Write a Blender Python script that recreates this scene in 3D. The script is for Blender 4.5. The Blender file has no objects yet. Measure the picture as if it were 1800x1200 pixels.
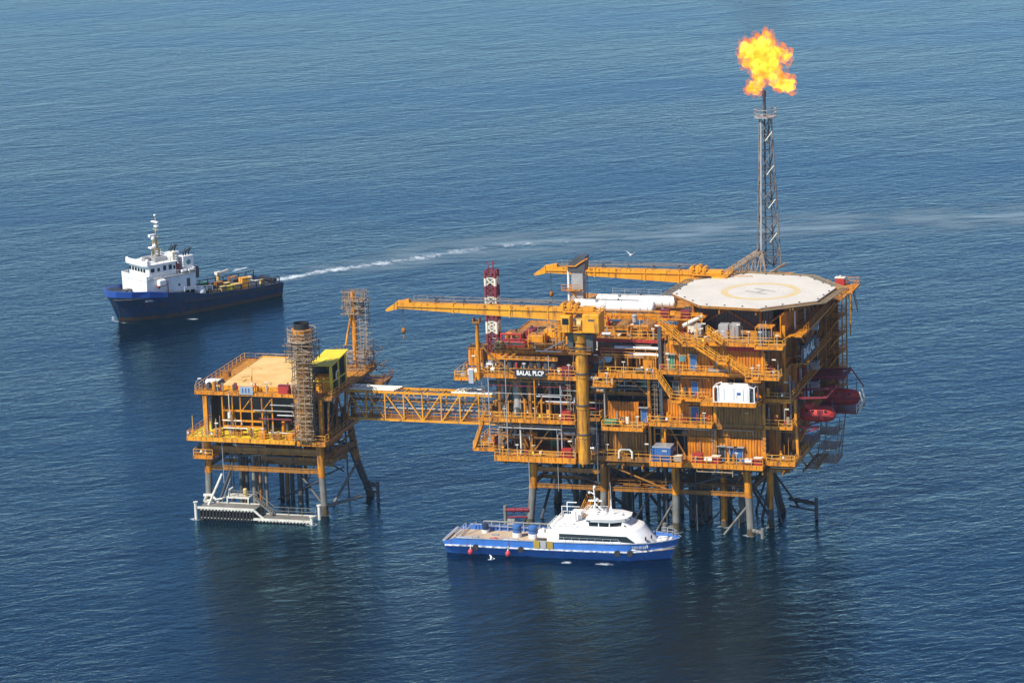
import bpy, bmesh, math, random
from mathutils import Vector, Matrix
R = math.radians
rnd = random.Random(7)
scene = bpy.context.scene
col = scene.collection

# ------------------------------------------------------------------ camera
TH, RO, CAM_H, FPX = R(13.0), R(2.0), 165.0, 6500.0
f_ = Vector((0, math.cos(TH), -math.sin(TH)))
u0 = Vector((0, math.sin(TH), math.cos(TH)))
r_ = Vector((1, 0, 0)) * math.cos(RO) - u0 * math.sin(RO)
u_ = Vector((1, 0, 0)) * math.sin(RO) + u0 * math.cos(RO)
cd = bpy.data.cameras.new('camera')
cam = bpy.data.objects.new('camera', cd)
col.objects.link(cam)
cam.matrix_world = Matrix((
    (r_.x, u_.x, -f_.x, 0), (r_.y, u_.y, -f_.y, 0), (r_.z, u_.z, -f_.z, CAM_H), (0, 0, 0, 1)))
cd.sensor_width = 36.0
cd.lens = 36.0 * FPX / 1800.0
cd.clip_start = 1.0
cd.clip_end = 90000.0
scene.camera = cam

# ------------------------------------------------------------------ sky and sun
SUN_DIR = Vector((-0.76, -0.65, 0)).normalized() * math.cos(R(46)) + Vector((0, 0, math.sin(R(46))))
w = bpy.data.worlds.new('World')
scene.world = w
w.use_nodes = True
nt = w.node_tree
nt.nodes.clear()
sky = nt.nodes.new('ShaderNodeTexSky')
sky.sky_type = 'NISHITA'
sky.sun_disc = False
sky.sun_elevation = R(46)
sky.sun_rotation = math.atan2(SUN_DIR.x, SUN_DIR.y)
sky.air_density = 1.0
sky.dust_density = 0.0
sky.ozone_density = 5.0
bg = nt.nodes.new('ShaderNodeBackground')
bg.inputs['Strength'].default_value = 0.081
wo = nt.nodes.new('ShaderNodeOutputWorld')
tint = nt.nodes.new('ShaderNodeMix')
tint.data_type = 'RGBA'
tint.blend_type = 'MULTIPLY'
tint.inputs[0].default_value = 1.0
tint.inputs[7].default_value = (1.22, 1.04, 1.22, 1)
nt.links.new(sky.outputs[0], tint.inputs[6])
nt.links.new(tint.outputs[2], bg.inputs[0])
nt.links.new(bg.outputs[0], wo.inputs[0])
sd_ = bpy.data.lights.new('sun', 'SUN')
sd_.energy = 4.6
sd_.angle = R(0.5)
sd_.color = (1.0, 0.94, 0.84)
sun = bpy.data.objects.new('sun', sd_)
col.objects.link(sun)
sun.rotation_euler = (-SUN_DIR).to_track_quat('-Z', 'Y').to_euler()
vs = scene.view_settings
vs.view_transform = 'Standard'
vs.look = 'None'
vs.gamma = 1.0
vs.exposure = 0.5
vs.use_curve_mapping = False
scene.render.engine = 'CYCLES'
cy = scene.cycles
cy.max_bounces = 6
cy.transparent_max_bounces = 12
cy.volume_bounces = 0
cy.use_denoising = True
cy.sample_clamp_indirect = 6.0

# ------------------------------------------------------------------ materials
def new_mat(name):
    m = bpy.data.materials.new(name)
    m.use_nodes = True
    t = m.node_tree
    t.nodes.clear()
    return m, t

def N(t, typ, **kw):
    n = t.nodes.new(typ)
    for k, v in kw.items():
        setattr(n, k, v)
    return n

def paint(name, c, c2=None, rust=0.0, rough=0.5, var=0.25, scale=0.6, streak=True, spec=0.4, metal=0.0):
    """weathered paint: blotches of a second tone, small rust patches and run-off streaks"""
    m, t = new_mat(name)
    L = t.links.new
    out = N(t, 'ShaderNodeOutputMaterial')
    b = N(t, 'ShaderNodeBsdfPrincipled')
    b.inputs['Roughness'].default_value = rough
    b.inputs['Specular IOR Level'].default_value = spec
    b.inputs['Metallic'].default_value = metal
    L(b.outputs[0], out.inputs[0])
    tc = N(t, 'ShaderNodeTexCoord')
    n1 = N(t, 'ShaderNodeTexNoise')
    n1.inputs['Scale'].default_value = scale
    n1.inputs['Detail'].default_value = 6
    L(tc.outputs['Object'], n1.inputs['Vector'])
    mp = N(t, 'ShaderNodeMapping')
    mp.inputs['Scale'].default_value = (1.6, 1.6, 0.18 if streak else 1.6)
    L(tc.outputs['Object'], mp.inputs['Vector'])
    n2 = N(t, 'ShaderNodeTexNoise')
    n2.inputs['Scale'].default_value = 1.4
    n2.inputs['Detail'].default_value = 7
    L(mp.outputs[0], n2.inputs['Vector'])
    if c2 is None:
        c2 = tuple(x * (1 - var * 2) for x in c)
    r1 = N(t, 'ShaderNodeMapRange')
    r1.inputs['From Min'].default_value = 0.38
    r1.inputs['From Max'].default_value = 0.72
    r1.inputs['To Max'].default_value = min(1.0, var * 2.6)
    L(n1.outputs['Fac'], r1.inputs['Value'])
    mx = N(t, 'ShaderNodeMix', data_type='RGBA')
    mx.inputs[6].default_value = (*c, 1)
    mx.inputs[7].default_value = (*c2, 1)
    L(r1.outputs[0], mx.inputs[0])
    last = mx.outputs[2]
    if rust > 0:
        r2 = N(t, 'ShaderNodeMapRange')
        r2.inputs['From Min'].default_value = 0.66 - 0.28 * rust
        r2.inputs['From Max'].default_value = 0.78 - 0.2 * rust
        r2.inputs['To Max'].default_value = 0.85
        L(n2.outputs['Fac'], r2.inputs['Value'])
        m2 = N(t, 'ShaderNodeMix', data_type='RGBA')
        m2.inputs[7].default_value = (0.105, 0.045, 0.02, 1)
        L(r2.outputs[0], m2.inputs[0])
        L(last, m2.inputs[6])
        last = m2.outputs[2]
    L(last, b.inputs['Base Color'])
    return m

M = {}
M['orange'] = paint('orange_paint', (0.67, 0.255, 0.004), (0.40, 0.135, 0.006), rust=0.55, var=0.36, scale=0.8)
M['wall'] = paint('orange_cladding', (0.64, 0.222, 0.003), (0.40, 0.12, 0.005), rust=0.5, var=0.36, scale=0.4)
M['brown'] = paint('weathered_shaded_orange', (0.34, 0.14, 0.014), (0.20, 0.09, 0.018), rust=0.55, var=0.34)  # brown for weathered steel and for orange steel painted as shaded
M['yellow'] = paint('crane_yellow', (0.74, 0.33, 0.012), (0.54, 0.22, 0.012), rust=0.42, var=0.34)
M['pedestal'] = paint('weathered_pedestal_paint', (0.60, 0.27, 0.014), (0.36, 0.15, 0.014), rust=0.6, var=0.38)
M['flaresteel'] = paint('sooty_flare_steel', (0.20, 0.185, 0.165), (0.11, 0.10, 0.09), rust=0.5, var=0.36)
M['lemon'] = paint('lemon_yellow', (0.78, 0.60, 0.03), (0.6, 0.42, 0.03), rust=0.12, var=0.2)
M['deck'] = paint('deck_plate', (0.52, 0.22, 0.018), (0.30, 0.12, 0.02), rust=0.5, var=0.38, scale=0.7, streak=False, rough=0.75)
M['sand'] = paint('sandy_deck', (0.74, 0.48, 0.19), (0.60, 0.33, 0.09), rust=0.1, var=0.36, scale=0.3, streak=False, rough=0.85)
M['grey'] = paint('galvanised_grey', (0.34, 0.34, 0.32), (0.22, 0.23, 0.23), rust=0.25, var=0.3)
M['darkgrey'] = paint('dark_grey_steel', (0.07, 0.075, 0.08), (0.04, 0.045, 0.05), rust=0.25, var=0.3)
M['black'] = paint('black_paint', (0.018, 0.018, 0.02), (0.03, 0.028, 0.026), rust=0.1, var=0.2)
M['white'] = paint('white_paint', (0.80, 0.79, 0.75), (0.62, 0.6, 0.55), rust=0.06, var=0.2)
M['cream'] = paint('cream_paint', (0.72, 0.68, 0.55), (0.55, 0.5, 0.38), rust=0.2, var=0.3)
M['silver'] = paint('aluminium_cladding', (0.62, 0.63, 0.64), (0.42, 0.43, 0.44), rust=0.08, var=0.3, metal=0.6, rough=0.38)
M['red'] = paint('red_paint', (0.40, 0.030, 0.022), (0.28, 0.03, 0.03), rust=0.15, var=0.25)
M['lifered'] = paint('lifeboat_red', (0.45, 0.03, 0.02), (0.33, 0.03, 0.022), rust=0.2, var=0.3, rough=0.6)
M['maroon'] = paint('maroon_paint', (0.22, 0.022, 0.035), (0.16, 0.02, 0.03), rust=0.1, var=0.25)
M['blue'] = paint('blue_door_paint', (0.04, 0.13, 0.34), (0.03, 0.09, 0.22), rust=0.06, var=0.25)
M['hullblue'] = paint('boat_hull_blue', (0.045, 0.165, 0.50), (0.025, 0.10, 0.33), rust=0.26, var=0.25, rough=0.32)
M['navy'] = paint('ship_hull_navy', (0.010, 0.036, 0.095), (0.012, 0.028, 0.055), rust=0.42, var=0.3, rough=0.4)
M['bulwark'] = paint('ship_bulwark_blue', (0.035, 0.11, 0.42), (0.03, 0.08, 0.3), rust=0.12, var=0.25, rough=0.4)
M['boot'] = paint('brown_boot_topping', (0.10, 0.055, 0.03), (0.06, 0.04, 0.03), rust=0.4, var=0.3)
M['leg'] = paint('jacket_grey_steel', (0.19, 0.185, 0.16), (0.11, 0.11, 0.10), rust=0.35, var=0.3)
M['legdark'] = paint('dark_jacket_steel', (0.055, 0.062, 0.07), (0.035, 0.04, 0.045), rust=0.3, var=0.3)  # darker steel for rear legs, braces and conductors
M['growth'] = paint('marine_growth', (0.045, 0.045, 0.03), (0.09, 0.07, 0.04), rust=0.5, var=0.4, scale=2.0, streak=False, rough=0.95)
M['landing'] = paint('landing_white_steel', (0.66, 0.64, 0.55), (0.45, 0.43, 0.34), rust=0.22, var=0.3)
M['scaf'] = paint('scaffold_tube', (0.34, 0.26, 0.17), (0.2, 0.14, 0.09), rust=0.5, var=0.36)
M['railing'] = paint('railing_yellow_orange', (0.70, 0.34, 0.045), (0.48, 0.19, 0.02), rust=0.2, var=0.3)
M['strake'] = paint('worn_white_strake', (0.80, 0.80, 0.78), (0.05, 0.06, 0.08), rust=0.0, var=0.5, scale=1.7, streak=False)
M['board'] = paint('scaffold_board', (0.42, 0.33, 0.22), (0.28, 0.2, 0.13), rust=0.2, var=0.35)
M['green'] = paint('green_paint', (0.05, 0.20, 0.09), (0.04, 0.13, 0.07), rust=0.1, var=0.25)
M['helideck'] = paint('helideck_pale_paint', (0.60, 0.565, 0.48), (0.52, 0.485, 0.40), rust=0.10, var=0.34, scale=0.22, streak=False, rough=0.8)
M['ring'] = paint('worn_yellow_marking', (0.60, 0.45, 0.19), (0.56, 0.49, 0.34), rust=0.0, var=0.34, scale=0.5, streak=False, rough=0.8)
M['hmark'] = paint('worn_dark_marking', (0.33, 0.325, 0.29), (0.46, 0.44, 0.38), rust=0.0, var=0.3, scale=0.5, streak=False, rough=0.8)
M['net'] = paint('netting_tan', (0.34, 0.25, 0.13), (0.24, 0.18, 0.1), rust=0.2, var=0.3)
M['glass'] = paint('dark_window_glass', (0.012, 0.018, 0.02), (0.012, 0.016, 0.018), rust=0, var=0.05, rough=0.08, spec=0.6)
M['teal'] = paint('teal_window', (0.10, 0.24, 0.24), (0.08, 0.18, 0.2), rust=0, var=0.2, rough=0.2)
M['buoy'] = paint('pink_red_fender', (0.48, 0.05, 0.06), (0.36, 0.05, 0.06), rust=0, var=0.2)
M['boatdeck'] = paint('boat_deck_tan', (0.50, 0.38, 0.25), (0.38, 0.30, 0.22), rust=0.1, var=0.35, scale=0.5, streak=False, rough=0.85)
M['rubber'] = paint('black_rubber', (0.02, 0.02, 0.02), (0.035, 0.032, 0.03), rust=0, var=0.2, rough=0.8)
M['gate'] = paint('yellow_gate', (0.36, 0.25, 0.035), (0.26, 0.18, 0.04), rust=0.15, var=0.3)
M['gull'] = paint('gull_feathers', (0.8, 0.8, 0.8), (0.6, 0.6, 0.62), rust=0, var=0.2)
M['wood'] = paint('cargo_tan', (0.58, 0.42, 0.15), (0.40, 0.28, 0.1), rust=0.15, var=0.35)
M['mastred'] = paint('mast_maroon_red', (0.20, 0.035, 0.045), (0.16, 0.035, 0.045), rust=0.1, var=0.25)

# ------------------------------------------------------------------ mesh helpers
class MB:
    def __init__(s):
        s.v, s.f = [], []

    def add(s, vs_, fs_):
        o = len(s.v)
        s.v += [tuple(p) for p in vs_]
        s.f += [tuple(i + o for i in q) for q in fs_]
        return s

    def box(s, x0, x1, y0, y1, z0, z1):
        return s.add([(x0, y0, z0), (x1, y0, z0), (x1, y1, z0), (x0, y1, z0), (x0, y0, z1), (x1, y0, z1), (x1, y1, z1), (x0, y1, z1)],
                     [(0, 3, 2, 1), (4, 5, 6, 7), (0, 1, 5, 4), (1, 2, 6, 5), (2, 3, 7, 6), (3, 0, 4, 7)])

    def cbox(s, x0, x1, y0, y1, z0, z1, c=0.1):
        """box with chamfered upright and top edges"""
        pts = []
        for (z, k) in ((z0, 0), (z1 - c, 0), (z1, c)):
            a0, a1, b0, b1 = x0 + k, x1 - k, y0 + k, y1 - k
            pts += [(a0 + c, b0, z), (a1 - c, b0, z), (a1, b0 + c, z), (a1, b1 - c, z), (a1 - c, b1, z), (a0 + c, b1, z), (a0, b1 - c, z), (a0, b0 + c, z)]
        fs_ = [tuple(range(7, -1, -1)), tuple(range(16, 24))]
        for k in (0, 8):
            for i in range(8):
                j = (i + 1) % 8
                fs_.append((k + i, k + j, k + 8 + j, k + 8 + i))
        return s.add(pts, fs_)

    def prism(s, poly, z0, z1):
        n = len(poly)
        return s.add([(x, y, z0) for x, y in poly] + [(x, y, z1) for x, y in poly],
                     [tuple(range(n - 1, -1, -1)), tuple(range(n, 2 * n))] + [(i, (i + 1) % n, n + (i + 1) % n, n + i) for i in range(n)])

    def prism_y(s, poly, y0, y1):
        """poly in (x, z) swept along y"""
        n = len(poly)
        return s.add([(x, y0, z) for x, z in poly] + [(x, y1, z) for x, z in poly],
                     [tuple(range(n)), tuple(range(2 * n - 1, n - 1, -1))] + [((i + 1) % n, i, n + i, n + (i + 1) % n) for i in range(n)])

    def tube(s, p, q, r, n=8, r2=None, cap=True):
        p, q = Vector(p), Vector(q)
        d = q - p
        if d.length < 1e-6:
            return s
        d.normalize()
        a = d.orthogonal().normalized()
        b = d.cross(a)
        r2 = r if r2 is None else r2
        ps = []
        for (c, rr) in ((p, r), (q, r2)):
            for i in range(n):
                t = 2 * math.pi * (i + 0.5) / n
                ps.append(c + (a * math.cos(t) + b * math.sin(t)) * rr)
        fs_ = [(i, (i + 1) % n, n + (i + 1) % n, n + i) for i in range(n)]
        if cap:
            fs_ += [tuple(range(n - 1, -1, -1)), tuple(range(n, 2 * n))]
        return s.add(ps, fs_)

    def path(s, pts, r, n=8):
        for a, b in zip(pts[:-1], pts[1:]):
            s.tube(a, b, r, n)
        for p in pts[1:-1]:
            s.ball(p, r * 1.08, 6, 4)
        return s

    def ball(s, c, r, n=10, m=6, sz=1.0, sx=1.0, sy=1.0):
        ps, fs_ = [], []
        for j in range(1, m):
            t = math.pi * j / m
            for i in range(n):
                a = 2 * math.pi * i / n
                ps.append((c[0] + r * sx * math.sin(t) * math.cos(a), c[1] + r * sy * math.sin(t) * math.sin(a), c[2] + r * sz * math.cos(t)))
        top = len(ps)
        ps += [(c[0], c[1], c[2] + r * sz), (c[0], c[1], c[2] - r * sz)]
        for j in range(m - 2):
            for i in range(n):
                k = (i + 1) % n
                fs_.append((j * n + i, j * n + n + i, j * n + n + k, j * n + k))
        for i in range(n):
            k = (i + 1) % n
            fs_.append((top, i, k))
            fs_.append((top + 1, (m - 2) * n + k, (m - 2) * n + i))
        return s.add(ps, fs_)

    def bar(s, p, q, w_=0.1, h=None):
        """square-section bar"""
        p, q = Vector(p), Vector(q)
        d = q - p
        if d.length < 1e-6:
            return s
        d.normalize()
        up = Vector((0, 0, 1)) if abs(d.z) < 0.95 else Vector((0, 1, 0))
        a = d.cross(up).normalized() * (w_ / 2)
        b = a.cross(d).normalized() * ((h or w_) / 2)
        ps = [p - a - b, p + a - b, p + a + b, p - a + b, q - a - b, q + a - b, q + a + b, q - a + b]
        return s.add(ps, [(0, 1, 2, 3), (7, 6, 5, 4), (0, 4, 5, 1), (1, 5, 6, 2), (2, 6, 7, 3), (3, 7, 4, 0)])

    def rail(s, pts, h=1.1, r=0.08, sp=1.9, n=2, closed=False):
        P = [Vector(p) for p in pts]
        if closed:
            P.append(P[0])
        for a, b in zip(P[:-1], P[1:]):
            L_ = (b - a).length
            k = max(1, round(L_ / sp))
            for i in range(k + 1):
                c = a.lerp(b, i / k)
                s.bar(c, c + Vector((0, 0, h)), r)
            for j in range(n):
                z = Vector((0, 0, h * (j + 1) / n))
                s.bar(a + z, b + z, r)
        return s

    def corr(s, x0, x1, y, z0, z1, pitch=0.48, d=0.11):
        """trapezoid sheet facing -y"""
        xs, x, k = [], x0, 0
        prof = [(0, 0), (0.32, 0), (0.5, 1), (0.82, 1)]
        while x < x1 - 1e-6:
            for (fr, dd) in prof:
                xx = x + fr * pitch
                if xx < x1:
                    xs.append((xx, y - d * dd))
            x += pitch
        xs.append((x1, y))
        ps = [(a, b, z0) for a, b in xs] + [(a, b, z1) for a, b in xs]
        n = len(xs)
        fs_ = [(i, i + 1, n + i + 1, n + i) for i in range(n - 1)]
        s.add(ps, fs_)
        return s.box(x0, x1, y + 0.02, y + 0.2, z0, z1)

    def truss(s, p, q, w_, h, nb, r=0.12, rb=0.08, side=None):
        """box girder of four chords with zigzag bracing between p and q (chord base line), width along side, height up"""
        p, q = Vector(p), Vector(q)
        d = (q - p).normalized()
        sv = Vector(side) if side else d.cross(Vector((0, 0, 1))).normalized()
        up = sv.cross(d).normalized()
        if up.z < 0:
            up = -up
        C4 = [sv * (-w_ / 2), sv * (w_ / 2), sv * (w_ / 2) + up * h, sv * (-w_ / 2) + up * h]
        for c in C4:
            s.bar(p + c, q + c, r * 1.8)
        for i in range(nb + 1):
            a = p.lerp(q, i / nb)
            for j in range(4):
                s.bar(a + C4[j], a + C4[(j + 1) % 4], rb * 1.7)
            if i < nb:
                b = p.lerp(q, (i + 1) / nb)
                for j in range(4):
                    k = (j + 1) % 4
                    if (i + j) % 2:
                        s.bar(a + C4[j], b + C4[k], rb * 1.7)
                    else:
                        s.bar(a + C4[k], b + C4[j], rb * 1.7)
        return s

    def mirror_y(s):
        n = len(s.v)
        s.v += [(x, -y, z) for x, y, z in s.v]
        s.f += [tuple(i + n for i in reversed(q)) for q in s.f]
        return s

    def build(s, name, m, parent=None, smooth=False):
        me = bpy.data.meshes.new(name)
        me.from_pydata(s.v, [], s.f)
        me.materials.append(M[m] if isinstance(m, str) else m)
        me.update()
        if smooth:
            me.polygons.foreach_set('use_smooth', [True] * len(me.polygons))
            try:
                me.set_sharp_from_angle(angle=R(40))
            except Exception:
                pass
        o = bpy.data.objects.new(name, me)
        col.objects.link(o)
        if parent:
            o.parent = parent
        return o

P0 = Vector((2.61, 581.81, 0.0))
YAW = R(-17)
EU = Vector((math.cos(YAW), math.sin(YAW), 0))
EV = Vector((-math.sin(YAW), math.cos(YAW), 0))

def W(u, v, z=0):
    return P0 + EU * u + EV * v + Vector((0, 0, z))

def tag(o, label, cat, group=None, kind=None):
    o['label'] = label
    o['category'] = cat
    if group:
        o['group'] = group
    if kind:
        o['kind'] = kind
    return o

def thing(name, label, cat, loc, rz=YAW, group=None):
    o = bpy.data.objects.new(name, None)
    o.empty_display_size = 0.5
    col.objects.link(o)
    o.location = loc
    o.rotation_euler = (0, 0, rz)
    return tag(o, label, cat, group)

def copy_tree(o, parent=None):
    c = o.copy()
    col.objects.link(c)
    if parent:
        c.parent = parent
    for ch in [x for x in bpy.data.objects if x.parent == o]:
        copy_tree(ch, c)
    return c

def text_part(body, size, m, parent, loc, rot, name='lettering', sx=1.0):
    cu = bpy.data.curves.new('lettering', 'FONT')
    cu.body = body
    cu.size = size
    cu.extrude = 0.02
    cu.offset = 0.025 * size
    cu.align_x = 'CENTER'
    cu.align_y = 'CENTER'
    tmp = bpy.data.objects.new('lettering_source', cu)
    col.objects.link(tmp)
    bpy.context.view_layer.update()
    dg = bpy.context.evaluated_depsgraph_get()
    me = bpy.data.meshes.new_from_object(tmp.evaluated_get(dg))
    bpy.data.objects.remove(tmp)
    me.materials.clear()
    me.materials.append(M[m])
    o = bpy.data.objects.new(name, me)
    col.objects.link(o)
    o.parent = parent
    o.location = loc
    o.rotation_euler = rot
    o.scale = (sx, 1, 1)
    return o

# ------------------------------------------------------------------ the sea
def sea_material():
    m, t = new_mat('sea_water')
    L = t.links.new
    out = N(t, 'ShaderNodeOutputMaterial')
    dif = N(t, 'ShaderNodeBsdfDiffuse')            # light scattered back out of the deep water
    dif.inputs['Color'].default_value = (0.0008, 0.007, 0.016, 1)
    glo = N(t, 'ShaderNodeBsdfAnisotropic')        # the reflecting surface
    glo.inputs['Color'].default_value = (0.48, 0.88, 1.0, 1)
    glo.inputs['Roughness'].default_value = 0.05
    fre = N(t, 'ShaderNodeFresnel')
    fre.inputs['IOR'].default_value = 1.333
    mxs = N(t, 'ShaderNodeMixShader')
    L(fre.outputs[0], mxs.inputs[0])
    L(dif.outputs[0], mxs.inputs[1])
    L(glo.outputs[0], mxs.inputs[2])
    L(mxs.outputs[0], out.inputs[0])
    geo = N(t, 'ShaderNodeNewGeometry')
    gn = N(t, 'ShaderNodeTexNoise')
    gn.inputs['Scale'].default_value = 0.014
    gn.inputs['Detail'].default_value = 3.0
    gm = N(t, 'ShaderNodeMapping')
    gm.inputs['Rotation'].default_value = (0, 0, R(-20))
    gm.inputs['Scale'].default_value = (0.5, 1.0, 1)
    L(geo.outputs['Position'], gm.inputs['Vector'])
    L(gm.outputs[0], gn.inputs['Vector'])
    gust = N(t, 'ShaderNodeMapRange')          # wind patches: rougher and smoother water
    gust.inputs['From Min'].default_value = 0.3
    gust.inputs['From Max'].default_value = 0.7
    gust.inputs['To Min'].default_value = 0.5
    gust.inputs['To Max'].default_value = 1.05
    L(gn.outputs['Fac'], gust.inputs['Value'])
    prev = None
    # (angle of the crests, stretch along / across, detail, bump strength, distance)
    for (ang, sl, sc, det, st, dist) in ((26, 0.045, 0.085, 2.0, 1.0, 0.42), (17, 0.29, 0.48, 4.0, 1.0, 0.27), (30, 0.8, 1.2, 4.0, 1.0, 0.10)):
        mp = N(t, 'ShaderNodeMapping')
        mp.vector_type = 'POINT'
        mp.inputs['Rotation'].default_value = (0, 0, R(-ang))
        L(geo.outputs['Position'], mp.inputs['Vector'])
        m2 = N(t, 'ShaderNodeMapping')
        m2.inputs['Scale'].default_value = (sl, sc, 1)
        L(mp.outputs[0], m2.inputs['Vector'])
        n = N(t, 'ShaderNodeTexNoise')
        n.inputs['Scale'].default_value = 1.0
        n.inputs['Detail'].default_value = det
        n.inputs['Roughness'].default_value = 0.6
        n.inputs['Distortion'].default_value = 0.6
        L(m2.outputs[0], n.inputs['Vector'])
        bp = N(t, 'ShaderNodeBump')
        L(gust.outputs[0], bp.inputs['Strength'])
        bp.inputs['Distance'].default_value = dist
        L(n.outputs['Fac'], bp.inputs['Height'])
        if prev:
            L(prev.outputs[0], bp.inputs['Normal'])
        prev = bp
    for nd in (dif, glo, fre):
        L(prev.outputs[0], nd.inputs['Normal'])
    return m

sea = MB()
SX = 45000.0
sea.add([(-SX, -3000, 0), (SX, -3000, 0), (SX, 80000, 0), (-SX, 80000, 0)], [(0, 1, 2, 3)])
so = sea.build('sea', sea_material())
so['kind'] = 'structure'
so['label'] = 'rippled deep blue open sea under both platforms'
so['category'] = 'sea'

def foam_material():
    m, t = new_mat('sea_foam')
    L = t.links.new
    out = N(t, 'ShaderNodeOutputMaterial')
    mixs = N(t, 'ShaderNodeMixShader')
    tr = N(t, 'ShaderNodeBsdfTransparent')
    b = N(t, 'ShaderNodeBsdfPrincipled')
    b.inputs['Base Color'].default_value = (0.62, 0.70, 0.74, 1)
    b.inputs['Roughness'].default_value = 0.9
    L(tr.outputs[0], mixs.inputs[1])
    L(b.outputs[0], mixs.inputs[2])
    L(mixs.outputs[0], out.inputs[0])
    uv = N(t, 'ShaderNodeUVMap')
    geo = N(t, 'ShaderNodeNewGeometry')
    n = N(t, 'ShaderNodeTexNoise')
    n.inputs['Scale'].default_value = 0.8
    n.inputs['Detail'].default_value = 7
    n.inputs['Roughness'].default_value = 0.65
    L(geo.outputs['Position'], n.inputs['Vector'])
    # uv.y runs across the strip, 0 at the edges' falloff; uv.x holds the amount of foam along it
    sep = N(t, 'ShaderNodeSeparateXYZ')
    L(uv.outputs[0], sep.inputs[0])
    ma = N(t, 'ShaderNodeMath', operation='MULTIPLY')
    L(sep.outputs[0], ma.inputs[0])
    L(sep.outputs[1], ma.inputs[1])
    ad = N(t, 'ShaderNodeMath', operation='ADD')
    L(ma.outputs[0], ad.inputs[0])
    L(n.outputs['Fac'], ad.inputs[1])
    mr = N(t, 'ShaderNodeMapRange')
    mr.inputs['From Min'].default_value = 0.90
    mr.inputs['From Max'].default_value = 1.28
    L(ad.outputs[0], mr.inputs['Value'])
    L(mr.outputs[0], mixs.inputs[0])
    return m

FOAM = foam_material()

def foam_strip(name, label, pts, widths, amounts, parent=None, z=0.02):
    """a sheet of foam lying on the water along a line; the noise breaks it up"""
    vs_, fs_, uvs = [], [], []
    NP = len(pts)
    for i, p in enumerate(pts):
        a = Vector(pts[max(0, i - 1)])
        b = Vector(pts[min(NP - 1, i + 1)])
        d = (b - a).normalized()
        nrm = Vector((-d.y, d.x))
        for k, yy in ((-1, 0.0), (-0.5, 0.7), (0, 1.0), (0.5, 0.7), (1, 0.0)):
            q = Vector(p) + nrm * widths[i] * k
            vs_.append((q.x, q.y, z))
            uvs.append((amounts[i], yy))
    for i in range(NP - 1):
        for j in range(4):
            fs_.append((i * 5 + j, i * 5 + j + 1, i * 5 + j + 6, i * 5 + j + 5))
    me = bpy.data.meshes.new(name)
    me.from_pydata(vs_, [], fs_)
    lay = me.uv_layers.new(name='UVMap')
    for lp in me.loops:
        lay.data[lp.index].uv = uvs[lp.vertex_index]
    me.materials.append(FOAM)
    o = bpy.data.objects.new(name, me)
    col.objects.link(o)
    return tag(o, label, 'foam', None, 'stuff')

def dense(pts, k=6):
    out = []
    for a, b in zip(pts[:-1], pts[1:]):
        for i in range(k):
            out.append((a[0] + (b[0] - a[0]) * i / k, a[1] + (b[1] - a[1]) * i / k))
    out.append(pts[-1])
    return out

wk = dense([(-52.3, 779.5), (-48.7, 782.5), (-41.6, 788.4), (-31.8, 793.4), (-24.4, 797.0), (-16.9, 801.3), (-9.4, 806.9), (2.0, 811.2), (13.5, 812.4)], 5)
n_ = len(wk)
foam_strip('wake_foam', 'long white wake trailing behind the navy supply ship', wk,
           [2.6 + 4.5 * i / n_ for i in range(n_)], [0.70 - 0.30 * (i / n_) + 0.14 * math.sin(i * 1.7) * math.sin(i * 0.63) for i in range(n_)])
sl = dense([(-52.0, 779.8), (-41.6, 788.6), (-24.4, 797.4), (-9.4, 807.4), (13.5, 813.0), (39.3, 817.5), (80, 821), (125, 824), (260, 838)], 5)
sk = foam_strip('wake_slick', 'pale disturbed band of water along the supply ship track', sl, [3.5 + 0.9 * min(i, 16) for i in range(len(sl))], [min(1.0, 0.55 + i * 0.06) for i in range(len(sl))], z=0.012)
def slick_material():
    m, t = new_mat('disturbed_water')
    L = t.links.new
    out = N(t, 'ShaderNodeOutputMaterial')
    mixs = N(t, 'ShaderNodeMixShader')
    tr = N(t, 'ShaderNodeBsdfTransparent')
    d = N(t, 'ShaderNodeBsdfDiffuse')
    d.inputs['Color'].default_value = (0.19, 0.28, 0.34, 1)
    uv = N(t, 'ShaderNodeUVMap')
    sep = N(t, 'ShaderNodeSeparateXYZ')
    L(uv.outputs[0], sep.inputs[0])
    geo = N(t, 'ShaderNodeNewGeometry')
    mp = N(t, 'ShaderNodeMapping')
    mp.inputs['Scale'].default_value = (0.06, 0.22, 1)
    mp.inputs['Rotation'].default_value = (0, 0, R(-14))
    L(geo.outputs['Position'], mp.inputs['Vector'])
    n = N(t, 'ShaderNodeTexNoise')
    n.inputs['Scale'].default_value = 1.0
    n.inputs['Detail'].default_value = 5
    L(mp.outputs[0], n.inputs['Vector'])
    mr = N(t, 'ShaderNodeMapRange')
    mr.inputs['From Min'].default_value = 0.36
    mr.inputs['From Max'].default_value = 0.66
    mr.inputs['To Max'].default_value = 0.85
    L(n.outputs['Fac'], mr.inputs['Value'])
    a = N(t, 'ShaderNodeMath', operation='MULTIPLY')
    L(mr.outputs[0], a.inputs[0])
    L(sep.outputs[0], a.inputs[1])
    b2 = N(t, 'ShaderNodeMath', operation='MULTIPLY')
    L(a.outputs[0], b2.inputs[0])
    L(sep.outputs[1], b2.inputs[1])
    L(b2.outputs[0], mixs.inputs[0])
    L(tr.outputs[0], mixs.inputs[1])
    L(d.outputs[0], mixs.inputs[2])
    L(mixs.outputs[0], out.inputs[0])
    return m
sk.data.materials[0] = slick_material()
bw = dense([(-82.8, 750.5), (-82.3, 746.5), (-80.2, 744.2), (-76.0, 743.0), (-71.2, 742.7), (-69.0, 743.2)], 4)
foam_strip('bow_foam', 'white bow wave curling round the stem of the supply ship', bw, [1.0] * len(bw), [0.60 - 0.02 * i for i in range(len(bw))])
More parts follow.
